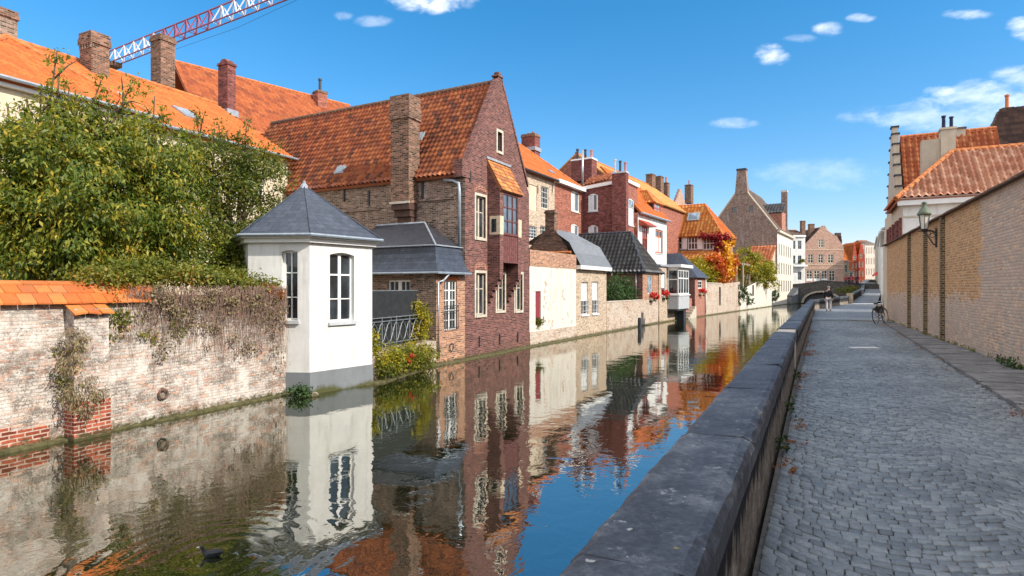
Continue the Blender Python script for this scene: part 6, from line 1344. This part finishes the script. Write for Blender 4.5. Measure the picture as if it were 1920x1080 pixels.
mb = MB(); mb.hexa([fA.p(-1.1, -1.05, 1.4), fA.p(al, -1.05, 3.0), fA.p(al, .5, 3.0), fA.p(-1.1, .5, 1.4), fA.p(-1.1, -1.05, 1.55), fA.p(al, -1.05, 3.15), fA.p(al, .5, 3.15), fA.p(-1.1, .5, 1.55)]); mb.build('coping', 'coping_stone', ba)
plant('bank_shrub', 'olive and rust shrubs on the bank between bridge and parapet', 'shrub', [(tuple(at(1590, 542, 104)), (1.6, 1.4, .55)), (tuple(at(1605, 544, 104)), (1.2, 1.2, .5)), (tuple(at(1575, 546, 105)), (1.0, 1.2, .4)), (tuple(at(1598, 550, 103)), (1.5, 1.2, .4))], 2600, .22, 'leaf_hedge', 60, None, .28, 0)
# square and ground rising behind the bridge
mb = MB(); mb.hexa([Vector((48, 116.5, -1)), Vector((64, 108, -1)), Vector((56, 128, -1)), Vector((48, 128, -1)), Vector((48, 116.5, 2.7)), Vector((64, 108, 2.7)), Vector((57, 128, 3.15)), Vector((48, 128, 3.1))]); mb.hexa([Vector((40, 128.01, -1)), Vector((230, 128.01, -1)), Vector((230, 300, -1)), Vector((40, 300, -1)), Vector((40, 128.01, 3.1)), Vector((230, 128.01, 3.1)), Vector((230, 300, 3.2)), Vector((40, 300, 3.2))])
struct(mb.build('square', 'far_setts'))
# ---------- houses beyond the bridge
fC = Fr(at(1505, 500, 126).x, 126, 1, -.04); cwid = at(1580, 500, 126).x-fC.o.x
cg = thing('pink_gable_house', 'pink brick house with pointed gable and cross windows behind the bridge', 'house', fC.p(cwid/2, 1, 3))
zC = lambda py: 2.9+(540-py)*126/F
cu = lambda px: fC.uz(px, 500)[0]
ws = [(cu(1534), zC(464), cu(1544.5), zC(449))]+[(cu(a), zC(493.5), cu(b), zC(477)) for a, b in ((1514.5, 1525), (1533.5, 1544), (1552, 1563))]+[(cu(a), zC(527), cu(b), zC(507)) for a, b in ((1512, 1523), (1526, 1537), (1540, 1551), (1554, 1566))]
ce = zC(462); cp = zC(423); steps = [(cwid, ce), (cwid-.25, ce+.7)]
gp = [(0, 1), (cwid, 1), (cwid, ce), (cwid-.9, ce+1.3), (cwid-1.35, ce+2.1), (cwid/2+1.0, cp-1.1), (cwid/2+.35, cp), (cwid/2-.35, cp), (cwid/2-1.0, cp-1.0), (0, ce)]
wall('wall', fC, 'v', 0, gp, ws, 'pink_brick', cg, .2)
for w in ws: window(fC, 'v', 0, w, cg, 2, (.4, .7), fm='stone', depth=.1, fw=.14, bar=.1, mullion=.14)
for i, w in enumerate(ws[4:]): 
    if i < 3: mb = MB(); mb.pb(fC, 'v', 0, w[0]-.02, w[2]+.02, w[1], w[1]+.55, -.02, .06); mb.build('door_panel', 'white_paint', cg)
mb = MB()
for py in (468, 496, 503): mb.pb(fC, 'v', 0, 0, cwid, zC(py)-.06, zC(py)+.06, -.06, -.003)
mb.build('string_course', 'warm_stone', cg)
gable_roof(fC, .1, cwid-.1, .3, 12, ce-.1, cp-.3, cg, 'brown_tile', 'v', tw=.7, th=.7, amp=.05, step=.05, n=3, over=.1)
wall('side_wall', fC, 'u', 0, [(0, 1), (12, 1), (12, ce), (0, ce)], [], 'pink_brick', cg)
u, z = fC.uz(1521, 420, 3); chimney(fC, u, 3, 1.0, 1.0, ce, z, 'chimney_brick', cg); u, z = fC.uz(1559, 434, .8); mb = MB()
for i in range(3): mb.fb(fC, cwid-1.5+.28*i, cwid-.35+.1*i, .3, .8, ce+.6, ce+2.9-.7*i)
mb.build('scroll_step', 'brown_tile', cg)
fN = Fr(at(1481, 500, 124).x, 124, 1, .05); nw = 3.3
wn = thing('white_town_house', 'tall white town house left of the pink gable house', 'house', fN.p(1.5, 1, 3)); zN = lambda py: 2.9+(540-py)*124/F
ws = [(1.7, zN(467), 2.5, zN(451)), (1.7, zN(495), 2.5, zN(479)), (1.7, zN(525), 2.5, zN(509)), (.5, zN(467), 1.2, zN(451)), (.5, zN(495), 1.2, zN(479))]
wall('wall', fN, 'v', 0, [(0, 1), (nw, 1), (nw, zN(441)), (0, zN(441))], ws, 'white_render', wn, .15)
for w in ws: window(fN, 'v', 0, w, wn, 2, (.5,), fm='grey_paint', depth=.1, fw=.08)
gable_roof(fN, -.2, nw+.2, 0, 8, zN(441), zN(428), wn, 'brown_tile', 'u', tw=.7, th=.7, amp=.05, step=.05, n=3); cornice(fN, 'v', 0, 0, nw, zN(444), zN(441), .3, wn)
u, z = fN.uz(1505, 414, 2); chimney(fN, u, 2, .8, .8, zN(445), z, 'chimney_brick', wn); 
plant('balcony_plant', 'small bushy plant on the white town house ledge', 'plant', [((fN.p(2.2, -.5, zN(489))[0], fN.p(2.2, -.5, zN(489))[1], zN(489)), (.8, .4, .4))], 300, .25, 'leaf_hedge', 61); mb = MB(); mb.fb(fN, .4, nw, -1.0, -.003, zN(500), zN(497)); mb.build('balcony', 'white_paint', wn)
def far_house(name, label, x0, x1, ytop, Y, wallmat, roofmat, cols, rws, roofh=1.6, gable=0, base=3.1, fm='stone', dep=8, ang=0, cat='house', grp=None, skew=0):
    f = Fr(at(x0, 500, Y).x, Y, 1, ang); w = at(x1, 500, Y).x-f.o.x; zt = 2.9+(540-ytop)*Y/F; t = thing(name, label, cat, f.p(w/2, 1, base), grp); ze = zt-(gable or roofh); ws = []
    for c in range(cols):
        for r in range(rws):
            cw = w/cols; ww = min(1.1, cw*.5); fh = (ze-base-.4)/rws; u = cw*(c+.5)-ww/2; ws.append((u, base+.5+fh*r, u+ww, base+.5+fh*r+fh*.62))
    if gable:
        n = 4; L = [(0, ze)]; Rr = []
        for i in range(n): x = w*.5*(i+.4)/n; L += [(x, ze+gable*(i)/n), (x, ze+gable*(i+1)/n)]
        L[-1] = (L[-1][0], zt); Rr = [(w-a, b) for a, b in L]
        out = [(0, 1), (w, 1)]+Rr+L[::-1]; u = w/2-.35; ws.append((u, ze+.1, u+.7, ze+1.3))
    else: out = [(0, 1), (w, 1), (w, ze), (0, ze)]
    wall('wall', f, 'v', 0, out, ws, wallmat, t, .15)
    for q in ws: window(f, 'v', 0, q, t, 2, (.55,), fm=fm, depth=.08, fw=.1, bar=.08)
    for u in (0, w): wall('side_wall', f, 'u', u, [(0, 1), (dep, 1), (dep, ze), (0, ze)], [], wallmat, t)
    if gable: gable_roof(f, .05, w-.05, .2, dep, ze-.1, zt-.5, t, roofmat, 'v', tw=.8, th=.8, amp=.05, step=.05, n=3, over=.05)
    else: gable_roof(f, 0, w, 0, dep, ze, zt, t, roofmat, 'u', tw=.8, th=.8, amp=.05, step=.05, n=3); cornice(f, 'v', 0, 0, w, ze-.25, ze-.02, .2, t)
    return t
far_house('ochre_house', 'narrow ochre house squeezed beside the pink gable house', 1581, 1592, 475, 134, 'cream_brick', 'orange_tile', 1, 2, 1.6)
far_house('orange_roof_cottage', 'white cottage with steep orange roof right of the pink gable', 1575, 1598, 464, 150, 'white_render', 'orange_tile', 2, 2, 5.2)
far_house('small_white_house', 'small white house in front of the scarlet gables', 1590, 1602, 492, 140, 'white_render', 'mottled_tile', 1, 2, 1.8)
far_house('scarlet_gable_house', 'scarlet brick house, left of the twin stepped gables', 1597, 1608, 453, 158, 'scarlet_brick', 'orange_tile', 2, 3, gable=5)
far_house('scarlet_gable_house', 'scarlet brick house, right of the twin stepped gables', 1608.5, 1622, 450, 160, 'scarlet_brick', 'orange_tile', 2, 3, gable=5)
far_house('cream_row_house', 'tall cream row house beside the scarlet twin gables', 1622, 1641, 449, 168, 'white_wash', 'grey_roof', 4, 4, 1.2)
# right hand street row, seen edge on
def row_house(name, label, p0, p1, z1, wallmat, roofmat, n, rws=3, base=1.0, shut=None):
    f = Fr(p1[0], p1[1], p0[0]-p1[0], p0[1]-p1[1]); L = (Vector(p1)-Vector(p0)).length; t = thing(name, label, 'house', f.p(L/2, 1, base)); ws = []
    for c in range(n):
        for r in range(rws):
            cw = L/n; u = cw*(c+.5)-.55; fh = (z1-base-1.2)/rws; ws.append((u, base+1.3+fh*r, u+1.1, base+1.3+fh*r+fh*.6))
    wall('wall', f, 'v', 0, [(0, .5), (L, .5), (L, z1), (0, z1)], ws, wallmat, t, .15)
    for q in ws: window(f, 'v', 0, q, t, 2, (.55,), depth=.08, fw=.08)
    if shut:
        for q in ws[::2]: mb = MB(); mb.pb(f, 'v', 0, q[2]+.02, q[2]+.5, q[1], q[3], -.07, -.003); mb.build('shutter', shut, t)
    wall('side_wall', f, 'u', L-.01, [(0, .5), (7, .5), (7, z1), (0, z1)], [], wallmat, t); wall('side_wall', f, 'u', 0, [(0, .5), (7, .5), (7, z1), (0, z1)], [], wallmat, t)
    gable_roof(f, 0, L, 0, 7, z1, z1+1.3, t, roofmat, 'u', tw=.6, th=.6, amp=.05, step=.05, n=3); cornice(f, 'v', 0, 0, L, z1-.3, z1-.02, .3, t); return t
pR = lambda px, Y: ((px-960)/F*Y, Y)
row_house('grey_row_house', 'narrow pale grey street house beyond the whitewashed corner house', pR(1658, 56), pR(1655.5, 78), 8.6, 'white_wash', 'grey_roof', 5, 3, 1.3)
row_house('tall_white_row_house', 'tall white street house farther along the cobbled road', pR(1652, 86), pR(1647, 115), 11.2, 'white_render', 'grey_roof', 6, 3, 2)
row_house('awning_house', 'white street house with red awning at the end of the road', pR(1646, 120), pR(1640.5, 158), 13.5, 'cream_render', 'mottled_tile', 7, 3, 3)
q = pR(1643, 118); fq = Fr(q[0], q[1], -.3, -1); aw_ = thing('red_awning', 'small red shop awning hanging over the far end of the street', 'awning', (q[0], q[1], 5)); mb = MB(); mb.hexa([fq.p(0, -.7, 5.4), fq.p(1.3, -.7, 5.4), fq.p(1.3, -.05, 5.4), fq.p(0, -.05, 5.4), fq.p(0, -.7, 5.5), fq.p(1.3, -.7, 5.5), fq.p(1.3, -.05, 6.1), fq.p(0, -.05, 6.1)]); mb.build('canopy', 'awning_red', aw_); mb = MB(); mb.fb(fq, 0, 1.3, -.72, -.7, 5.2, 5.5); mb.build('valance', 'awning_red', aw_)
# ---------- right hand corner house
fH = Fr(20.26, 30.65, .885, -.466); HE = 7.6
hw = thing('corner_house', 'white street corner house with two red tile roofs and stepped gable', 'house', fH.p(3, 2, 1.2))
HWd, HD = 13.0, 5.0
wall('wall', fH, 'v', 0, [(0, .5), (HWd, .5), (HWd, HE-.1), (0, HE-.1)], [], 'white_render', hw)
cornice(fH, 'v', 0, -.25, HWd, HE-.45, HE-.08, .3, hw); cornice(fH, 'v', 0, 0, HWd, HE-1.05, HE-.97, .05, hw, 'stone', 'moulding')
wss = [(1.0, 4.6, 2.0, 6.6), (3.2, 4.6, 4.2, 6.6), (6.4, 4.6, 7.4, 6.6), (1.0, 1.9, 2.0, 3.9), (6.4, 1.9, 7.4, 3.9)]
wall('street_wall', fH, 'u', 0, [(0, .5), (10.2, .5), (10.2, HE-.1), (0, HE-.1)], wss, 'cream_render', hw, .15)
for w in wss: window(fH, 'u', 0, w, hw, 2, (.55,), depth=.1)
for w in wss[:3]:
    mb = MB(); mb.pb(fH, 'u', 0, w[0]-.5, w[0]-.02, w[1], w[3], -.1, -.003); mb.pb(fH, 'u', 0, w[2]+.02, w[2]+.5, w[1], w[3], -.1, -.003); mb.build('shutter', 'maroon_brick', hw)
pipe([fH.p(3.25, -.09, HE-.5), fH.p(3.25, -.09, 1.3)], hw, 'steel', .06)
h0 = HE; rp, rq = fH.p(2.5, 2.6, 10.25), fH.p(HWd, 2.6, 10.25); e1, e2, e3 = fH.p(-.35, -.4, h0-.1), fH.p(HWd, -.4, h0-.1), fH.p(-.35, HD+.6, h0-.1)
RT = dict(tw=.3, th=.38, amp=.07, step=.08)
tile_roof('front_roof', [e1, e2, rq, rp], 'rose_tile', hw, **RT); tile_roof('hip_roof', [e3, e1, rp], 'red_tile', hw, **RT); tile_roof('front_roof', [fH.p(HWd, HD+.6, h0-.1), e3, rp, rq], 'rose_tile', hw, **RT)
ridge(e1, rp, hw, 'ridge_tile', .13); ridge(rp, rq, hw, 'ridge_tile', .13)
U0, U1, UV0, UV1 = .3, 4.9, 4.2, 9.8; um = (UV0+UV1)/2; UZ = fH.uz(1780, 247, um)[1]; UE = HE+.2
UZ = 12.2
wall('upper_wall', fH, 'v', UV0, [(U0, 1), (U1, 1), (U1, UE), (U0, UE)], [], 'white_render', hw); wall('upper_side', fH, 'u', U1, [(UV0, 1), (UV1, 1), (UV1, UE), (um, UZ-.1), (UV0, UE)], [], 'red_brick', hw)
gable_roof(fH, U0+.25, U1+.35, UV0, UV1, UE, UZ, hw, 'red_tile', 'u', tw=.33, th=.4, amp=.08, step=.09, n=5)
mb = MB(); n = 7                                       # stepped street gable
for i in range(n):
    a = UV0-.25+(um-UV0)*i/n; b = UV1+.25-(um-UV0)*i/n; z0, z1 = UE-.4+(UZ-UE+.5)*i/n, UE-.4+(UZ-UE+.5)*(i+1)/n; mb.fb(fH, U0-.2, U0+.12, a, b, z0 if i else HE-.1, z1)
mb.fb(fH, U0-.19, U0+.12, um-.25, um+.25, UZ+.1, UZ+.62); sg = mb.build('stepped_gable', 'plaster', hw); mb = MB()
for i in range(n):
    a = UV0-.25+(um-UV0)*i/n; b = UV1+.25-(um-UV0)*i/n; z1 = UE-.4+(UZ-UE+.5)*(i+1)/n; w = (um-UV0)/n+.06
    for x0 in (a-.06, b-w+.06): mb = MB(); mb.fb(fH, U0-.27, U0+.18, x0, x0+w, z1+.002, z1+.08); mb.build('step_coping', 'black_pot', sg)
mb = MB(); mb.fb(fH, U0-.26, U0+.18, um-.32, um+.32, UZ+.621, UZ+.7); mb.build('step_coping', 'black_pot', sg)
u, z = fH.uz(1776, 241, 2.9); chimney(fH, u, 2.9, .66, .7, 8.6, z, 'plaster', hw, cap='plaster', capz=.12, pots=((-.16, 0), (.18, 0)), poth=.72, potr=.1, potmat='navy_cloth'); u2, z2 = fH.uz(1745, 264, 3.1); mb = MB(); mb.fb(fH, u2-.45, u-.34, 2.75, 3.35, 8.4, z2); mb.build('chimney_shoulder', 'plaster', hw)
u, z = fH.uz(1800, 241, um); chimney(fH, u, um, .45, .5, UZ-.4, UZ+.22, 'plaster', hw, capz=.1)
q = at(1880, 235, 44); fK = Fr(q.x-5, q.y+2, .885, -.466); dk = thing('dark_roof_house', 'big house with steep dark brown roof at the right edge', 'house', fK.p(8, 4, .5)); kz = lambda py: 2.9+(540-py)*44/F
rp0 = at(1872, 211, 44); zK = rp0.z; fK = Fr(rp0.x-2.6*.885-4.5*.466, rp0.y+2.6*.466-4.5*.885, .885, -.466)
wall('wall', fK, 'v', 0, [(0, .5), (26, .5), (26, 9.5), (0, 9.5)], [], 'dark_brick', dk); wall('side_wall', fK, 'u', 0, [(0, .5), (9, .5), (9, 9.5), (0, 9.5)], [], 'dark_brick', dk)
r0, r1 = fK.p(2.6, 4.5, zK), fK.p(26, 4.5, zK+.6); tile_roof('roof', [fK.p(-.3, -.3, 9.4), fK.p(26, -.3, 9.4), r1, r0], 'brown_tile', dk, tw=.3, th=.3, amp=.015, step=.03, n=3); tile_roof('hip_roof', [fK.p(-.3, 9.3, 9.4), fK.p(-.3, -.3, 9.4), r0], 'brown_tile', dk, tw=.3, th=.3, amp=.015, step=.03, n=3); tile_roof('roof', [fK.p(26, 9.3, 9.4), fK.p(-.3, 9.3, 9.4), r0, r1], 'brown_tile', dk, tw=.6, th=.6, amp=.015, step=.03, n=3)
ridge(r0, r1, dk, 'lead_sheet', .12); ridge(fK.p(-.3, -.3, 9.45), r0, dk, 'dark_ridge', .12); chimney(fK, 3.1, 4.5, .6, .6, zK-.5, zK+.25, 'plaster', dk, pots=((0, 0),), poth=1.0, potr=.14, capz=.08)
# ================================================================== crane jib over the roofs
cA = at(207, 116, 70); cB = at(512, -4, 56.6); dj = (cB-cA).normalized(); LJ = 78; up = Vector((0, 0, 1)); sj = dj.cross(up).normalized()
cj = thing('tower_crane', 'red and white lattice crane jib reaching across the sky over the roofs', 'crane', tuple(cA))
hj, wj = 1.3, .45; mbs = {'crane_red': MB(), 'crane_white': MB()}; nb = 40; st = LJ/nb
def cp_(t, k): b = cA+dj*t; return b+(up*hj if k == 0 else sj*(wj if k == 1 else -wj)-up*.35)
for k in range(3): mb = MB(); mb.tube([cp_(0, k), cp_(LJ, k)], .075 if k else .09, 5); mb.build('chord', 'crane_red', cj)
for i in range(nb):
    t0, tm, t1 = i*st, (i+.5)*st, (i+1)*st
    if i % 5 == 0: m_ = MB()
    for k in (1, 2): m_.tube([cp_(t0, k), cp_(tm, 0)], .075, 4, False); m_.tube([cp_(tm, 0), cp_(t1, k)], .075, 4, False)
    m_.tube([cp_(t0, 1), cp_(t0, 2)], .04, 4, False)
    if i % 5 == 4: m_.build('lattice', 'crane_white' if (i//5) % 2 == 0 else 'crane_red', cj)
mb = MB(); mb.box(*(cA+dj*.6-up*.55), 1.6, 1.2, .5, math.atan2(dj.y, dj.x)); mb.tube([cA-dj*.2+up*hj, cA-dj*.4-up*.8], .1, 5); mb.build('jib_end', 'rust', cj)
mb = MB()
pts = [at(330, 92, 66), at(445, 52, 62), at(565, -4, 58), at(700, -75, 54)]; mb.tube(pts, .02, 4); tag(mb.build('crane_cable', 'iron', None, False, tuple(pts[0])), 'thin dark cable hanging below the crane jib in the sky', 'cable')
# ================================================================== people, bicycle, car, coot
def skin(name, J, mat, parent, lvl=2, root=0):
    """J: list of (x, y, z, r, parent index)"""
    me = bpy.data.meshes.new(name); me.from_pydata([j[:3] for j in J], [(j[4], i) for i, j in enumerate(J) if j[4] >= 0], []); me.materials.append(M[mat])
    o = bpy.data.objects.new(name, me); COL.objects.link(o); o.parent = parent
    m = o.modifiers.new('Skin', 'SKIN'); m.use_smooth_shade = True
    for i, j in enumerate(J):
        r_ = j[3] if isinstance(j[3], tuple) else (j[3], j[3]); me.skin_vertices[0].data[i].radius = r_
    me.skin_vertices[0].data[root].use_root = True
    s = o.modifiers.new('Subdivision', 'SUBSURF'); s.levels = s.render_levels = lvl; ORG[o.name] = Vector((0, 0, 0)); return o
def person(label, loc, rz, top, legs, hair, stride=.16, arm=.05, grp=None, height=1.72, hairmat='brown_hair', backpack=False):
    t = thing('person', label, 'person', (0, 0, 0), grp); k = height/1.75; s = stride
    hip = [(0, 0, .95, (.13, .1), -1)]
    B = [(0, 0, .95, .11, -1), (0, 0, 1.15, .11, 0), (0, .0, 1.36, .12, 1), (0, .01, 1.48, .055, 2), (0, .02, 1.56, .052, 3), (0, .03, 1.64, .088, 4), (0, .025, 1.7, .085, 5)]
    for sx in (-1, 1):
        b = len(B); B += [(sx*.1, 0, .9, .085, 0), (sx*.1, sx*s*.5+.03, .5, .055, b), (sx*.1, sx*s-.03, .1, .04, b+1), (sx*.1, sx*s+.02, .04, .04, b+2), (sx*.11, sx*s+.17, .025, .035, b+3)]
    for sx in (-1, 1):
        b = len(B); B += [(sx*.19, 0, 1.4, .055, 2), (sx*.25, -sx*arm, 1.12, .042, b), (sx*.26, -sx*arm*2+.06, .88, .03, b+1), (sx*.26, -sx*arm*2+.09, .8, (.022, .04), b+2)]
        h = b+3
        for q in range(4): fy = -sx*arm*2+.06+.022*q; L = (.075, .085, .082, .065)[q]; e = len(B); B += [(sx*.262, fy, .76, .009, h), (sx*.25, fy+.005, .76-L*.6, .008, e), (sx*.238, fy+.008, .76-L, .007, e+1)]
        e = len(B); B += [(sx*.25, -sx*arm*2+.13, .79, .011, h), (sx*.24, -sx*arm*2+.15, .75, .009, e)]
    skin('body', B, 'skin', t, 1)
    mb = MB()                                     # face
    mb.lathe((0, .118, 1.64), [(.0, -.02), (.014, -.015), (.01, .02), (.003, .03)], 6); mb.lathe((-.03, .108, 1.672), [(.0, -.01), (.011, 0), (.0, .01)], 6); mb.lathe((.03, .108, 1.672), [(.0, -.01), (.011, 0), (.0, .01)], 6); mb.lathe((-.088, .03, 1.65), [(0, -.03), (.018, -.01), (.02, .015), (0, .03)], 6); mb.lathe((.088, .03, 1.65), [(0, -.03), (.018, -.01), (.02, .015), (0, .03)], 6); mb.box(0, .113, 1.605, .04, .01, .008); mb.build('face', 'skin', t)
    T = [(0, 0, .9, (.165, .125), -1), (0, 0, 1.15, (.17, .13), 0), (0, 0, 1.36, (.19, .13), 1), (0, .01, 1.46, .085, 2)]
    for sx in (-1, 1): b = len(T); T += [(sx*.2, 0, 1.4, .075, 2), (sx*.255, -sx*arm, 1.12, .06, b), (sx*.265, -sx*arm*2+.06, .87, .05, b+1)]
    skin('jacket', T, top, t, 2)
    Lg = [(0, 0, .95, (.15, .12), -1)]
    for sx in (-1, 1): b = len(Lg); Lg += [(sx*.1, 0, .86, .1, 0), (sx*.1, sx*s*.5+.03, .5, .075, b), (sx*.1, sx*s-.03, .1, .065, b+1)]
    skin('trousers', Lg, legs, t, 2)
    for sx in (-1, 1): skin('shoe', [(sx*.1, sx*s-.03, .07, .05, -1), (sx*.105, sx*s+.05, .04, .045, 0), (sx*.11, sx*s+.17, .035, .042, 1)], 'black_cloth', t, 1)
    skin('hair', [(0, .0, 1.64, .09, -1), (0, -.005, 1.7, .098, 0), (0, .03, 1.73, .088, 1)], hairmat, t, 1)
    t.location = loc; t.rotation_euler = (0, 0, rz); t.scale = (k,)*3; return t
pp = ground(1553.5, 583, 1.27); person('person walking away in dark jacket and pale trousers by the parapet', tuple(pp), R(-32), 'black_cloth', 'pale_cloth', None, .17, .06, None, 1.76, 'hair')
for i, (px, col, leg, rz, lab, Y) in enumerate([(1585.5, 'red_cloth', 'jean_cloth', .5, 'person in bright red top, leftmost of the group beyond the bridge', 104.5), (1591.8, 'plum_cloth', 'black_cloth', 2.2, 'person in dark plum clothes standing between two red tops', 105.5), (1598.5, 'red_cloth', 'plum_cloth', 3.0, 'person in dark red top beside the one in navy', 105), (1606, 'navy_cloth', 'navy_cloth', -2, 'person in dark navy clothes, rightmost of the group beyond the bridge', 105.6)]):
    q = at(px, 530, Y); person(lab, (q.x, q.y, 3.45), rz, col, leg, None, .05, .03, 'people beyond the bridge', 1.68+.04*i)
# bicycle
def bicycle(label, loc, rz, lean):
    t = thing('bicycle', label, 'bicycle', (0, 0, 0)); rw = .34
    fr = MB(); S_, H_, BB, RH, FH = Vector((-.18, 0, .82)), Vector((.33, 0, .84)), Vector((-.05, 0, .3)), Vector((-.52, 0, rw)), Vector((.55, 0, rw))
    for a, b, r_ in ((BB, S_, .017), (BB, H_+Vector((.03, 0, -.12)), .018), (S_+Vector((.03, 0, -.1)), H_, .016), (BB, RH, .012), (S_+Vector((.02, 0, -.08)), RH, .01), (H_, FH, .014), (H_, H_+Vector((-.03, 0, .18)), .014), (S_, S_+Vector((-.03, 0, .1)), .013)): fr.tube([a, b], r_, 6)
    fr.build('frame', 'iron', t)
    for c in (RH, FH):
        mb = MB(); mb.tube([c+Vector((rw*math.cos(w), 0, rw*math.sin(w))) for w in [k*math.pi/12 for k in range(25)]], .019, 6, False); wl = mb.build('wheel', 'rubber', t)
        mb = MB(); mb.tube([c+Vector(((rw-.025)*math.cos(w), 0, (rw-.025)*math.sin(w))) for w in [k*math.pi/12 for k in range(25)]], .01, 4, False)
        for k in range(14): w = k*math.pi/7; mb.tube([c+Vector((0, .02 if k % 2 else -.02, 0)), c+Vector(((rw-.03)*math.cos(w), 0, (rw-.03)*math.sin(w)))], .003, 3, False)
        mb.tube([c+Vector((0, -.04, 0)), c+Vector((0, .04, 0))], .025, 6); mb.build('rim', 'steel', wl)
        mb = MB(); mb.tube([c+Vector(((rw+.03)*math.cos(w), 0, (rw+.03)*math.sin(w))) for w in [.4+k*.24 for k in range(11)]], .014, 4); mb.build('mudguard', 'iron', t)
    mb = MB(); b = S_+Vector((-.03, 0, .11)); mb.hexa([b+Vector(v) for v in ((-.13, -.08, -.02), (.14, -.02, -.01), (.14, .02, -.01), (-.13, .08, -.02), (-.12, -.075, .04), (.14, -.015, .02), (.14, .015, .02), (-.12, .075, .04))]); mb.build('saddle', 'rubber', t)
    mb = MB(); b = H_+Vector((-.03, 0, .18)); mb.tube([b+Vector((-.16, -.3, .02)), b+Vector((-.04, -.27, .04)), b+Vector((.04, -.1, .02)), b, b+Vector((.04, .1, .02)), b+Vector((-.04, .27, .04)), b+Vector((-.16, .3, .02))], .012, 6); mb.build('handlebar', 'steel', t)
    mb = MB(); mb.tube([BB+Vector((0, -.06, 0)), BB+Vector((.0, .06, 0))], .05, 8); mb.tube([BB+Vector((0, .07, 0)), BB+Vector((.12, .07, -.12))], .01, 4); mb.tube([BB+Vector((0, -.07, 0)), BB+Vector((-.12, -.07, .12))], .01, 4); mb.box(BB.x+.12, .1, BB.z-.12, .08, .07, .02); mb.box(BB.x-.12, -.1, BB.z+.12, .08, .07, .02); mb.build('crank', 'steel', t)
    mb = MB(); mb.box(-.5, 0, .72, .36, .12, .015); mb.tube([Vector((-.6, .05, .71)), RH+Vector((0, .04, 0))], .006, 4); mb.tube([Vector((-.6, -.05, .71)), RH+Vector((0, -.04, 0))], .006, 4); mb.build('luggage_rack', 'iron', t)
    t.location = loc; t.rotation_euler = (lean, 0, rz); return t
bq_ = ground(1652, 606, 1.27); bicycle('dark city bicycle leaning by the wall end on the cobbled road', (bq_.x, bq_.y, 1.255), R(38), R(-7))
# parked car beyond the bridge
q = at(1628, 534, 126); cr_ = thing('parked_car', 'silver car parked beyond the bridge at the end of the road', 'car', (0, 0, 0)); L, Wd = 2.05, .85
def loft(secs, name, mat, par):
    mb = MB()
    for a, b in zip(secs[:-1], secs[1:]):
        for k in range(len(a)): k2 = (k+1) % len(a); mb.face([a[k], a[k2], b[k2], b[k]])
    mb.face(secs[0][::-1]); mb.face(secs[-1]); return mb.build(name, mat, par, True)
sec = lambda x, w, z0, z1: [Vector((x, -w, z0)), Vector((x, w, z0)), Vector((x, w*1.02, (z0+z1)/2)), Vector((x, w*.93, z1)), Vector((x, -w*.93, z1)), Vector((x, -w*1.02, (z0+z1)/2))]
loft([sec(-2.05, .72, .35, .75), sec(-1.95, .82, .25, .9), sec(-1.0, .86, .22, .95), sec(0, .87, .22, .95), sec(1.0, .86, .22, .9), sec(1.85, .8, .25, .78), sec(2.05, .7, .35, .6)], 'body', 'car_paint', cr_)
loft([sec(-1.75, .7, .9, .92), sec(-1.3, .68, .9, 1.38), sec(-.4, .68, .92, 1.46), sec(.35, .68, .92, 1.4), sec(1.1, .7, .88, .9)], 'cabin', 'glass', cr_); mb = MB(); mb.box(-.5, 0, 1.465, 1.5, 1.15, .03); mb.build('roof', 'car_paint', cr_)
for x in (-1.3, 1.3):
    for y in (-.82, .82): mb = MB(); mb.tube([(x, y-.1, .32), (x, y+.1, .32)], .32, 14); w_ = mb.build('wheel', 'rubber', cr_); mb = MB(); mb.tube([(x, y-.105, .32), (x, y+.105, .32)], .18, 10); mb.build('rim', 'steel', w_)
for y in (-.6, .6): mb = MB(); mb.box(2.0, y, .66, .1, .26, .12); mb.build('headlight', 'white_goods', cr_); mb = MB(); mb.box(-2.02, y, .74, .06, .2, .16); mb.build('tail_light', 'lamp_red', cr_)
cr_.location = (q.x, q.y, 3.2); cr_.rotation_euler = (0, 0, R(200))
# coot on the water
ck = thing('coot', 'small black water bird swimming in the canal amid spreading rings', 'bird', (0, 0, 0))
skin('body', [(0, 0, .03, (.075, .06), -1), (.08, 0, .035, (.07, .055), 0), (-.09, 0, .045, (.055, .045), 0), (-.17, 0, .07, .018, 2), (.13, 0, .07, .035, 1), (.15, 0, .125, .025, 4), (.165, 0, .16, .034, 5), (.2, 0, .155, .018, 6)], 'coot_feather', ck, 2)
mb = MB(); mb.lathe((0, 0, 0), [(.014, 0), (.01, .025), (.002, .05)], 7); b = mb.build('bill', 'bill', ck); b.location = (.205, 0, .155); b.rotation_euler = (0, R(100), 0)
for sy in (-1, 1): mb = MB(); mb.lathe((.178, sy*.026, .168), [(0, -.006), (.006, 0), (0, .006)], 6); mb.build('eye', 'red_paint', ck); 
for sy in (-1, 1): skin('wing', [(.06, sy*.055, .065, (.03, .018), -1), (-.04, sy*.06, .075, (.04, .018), 0), (-.15, sy*.03, .075, .012, 1)], 'coot_feather', ck, 2)
ck.location = (DUCK.x, DUCK.y, 0); ck.rotation_euler = (0, 0, R(185)); ck.scale = (.66,)*3
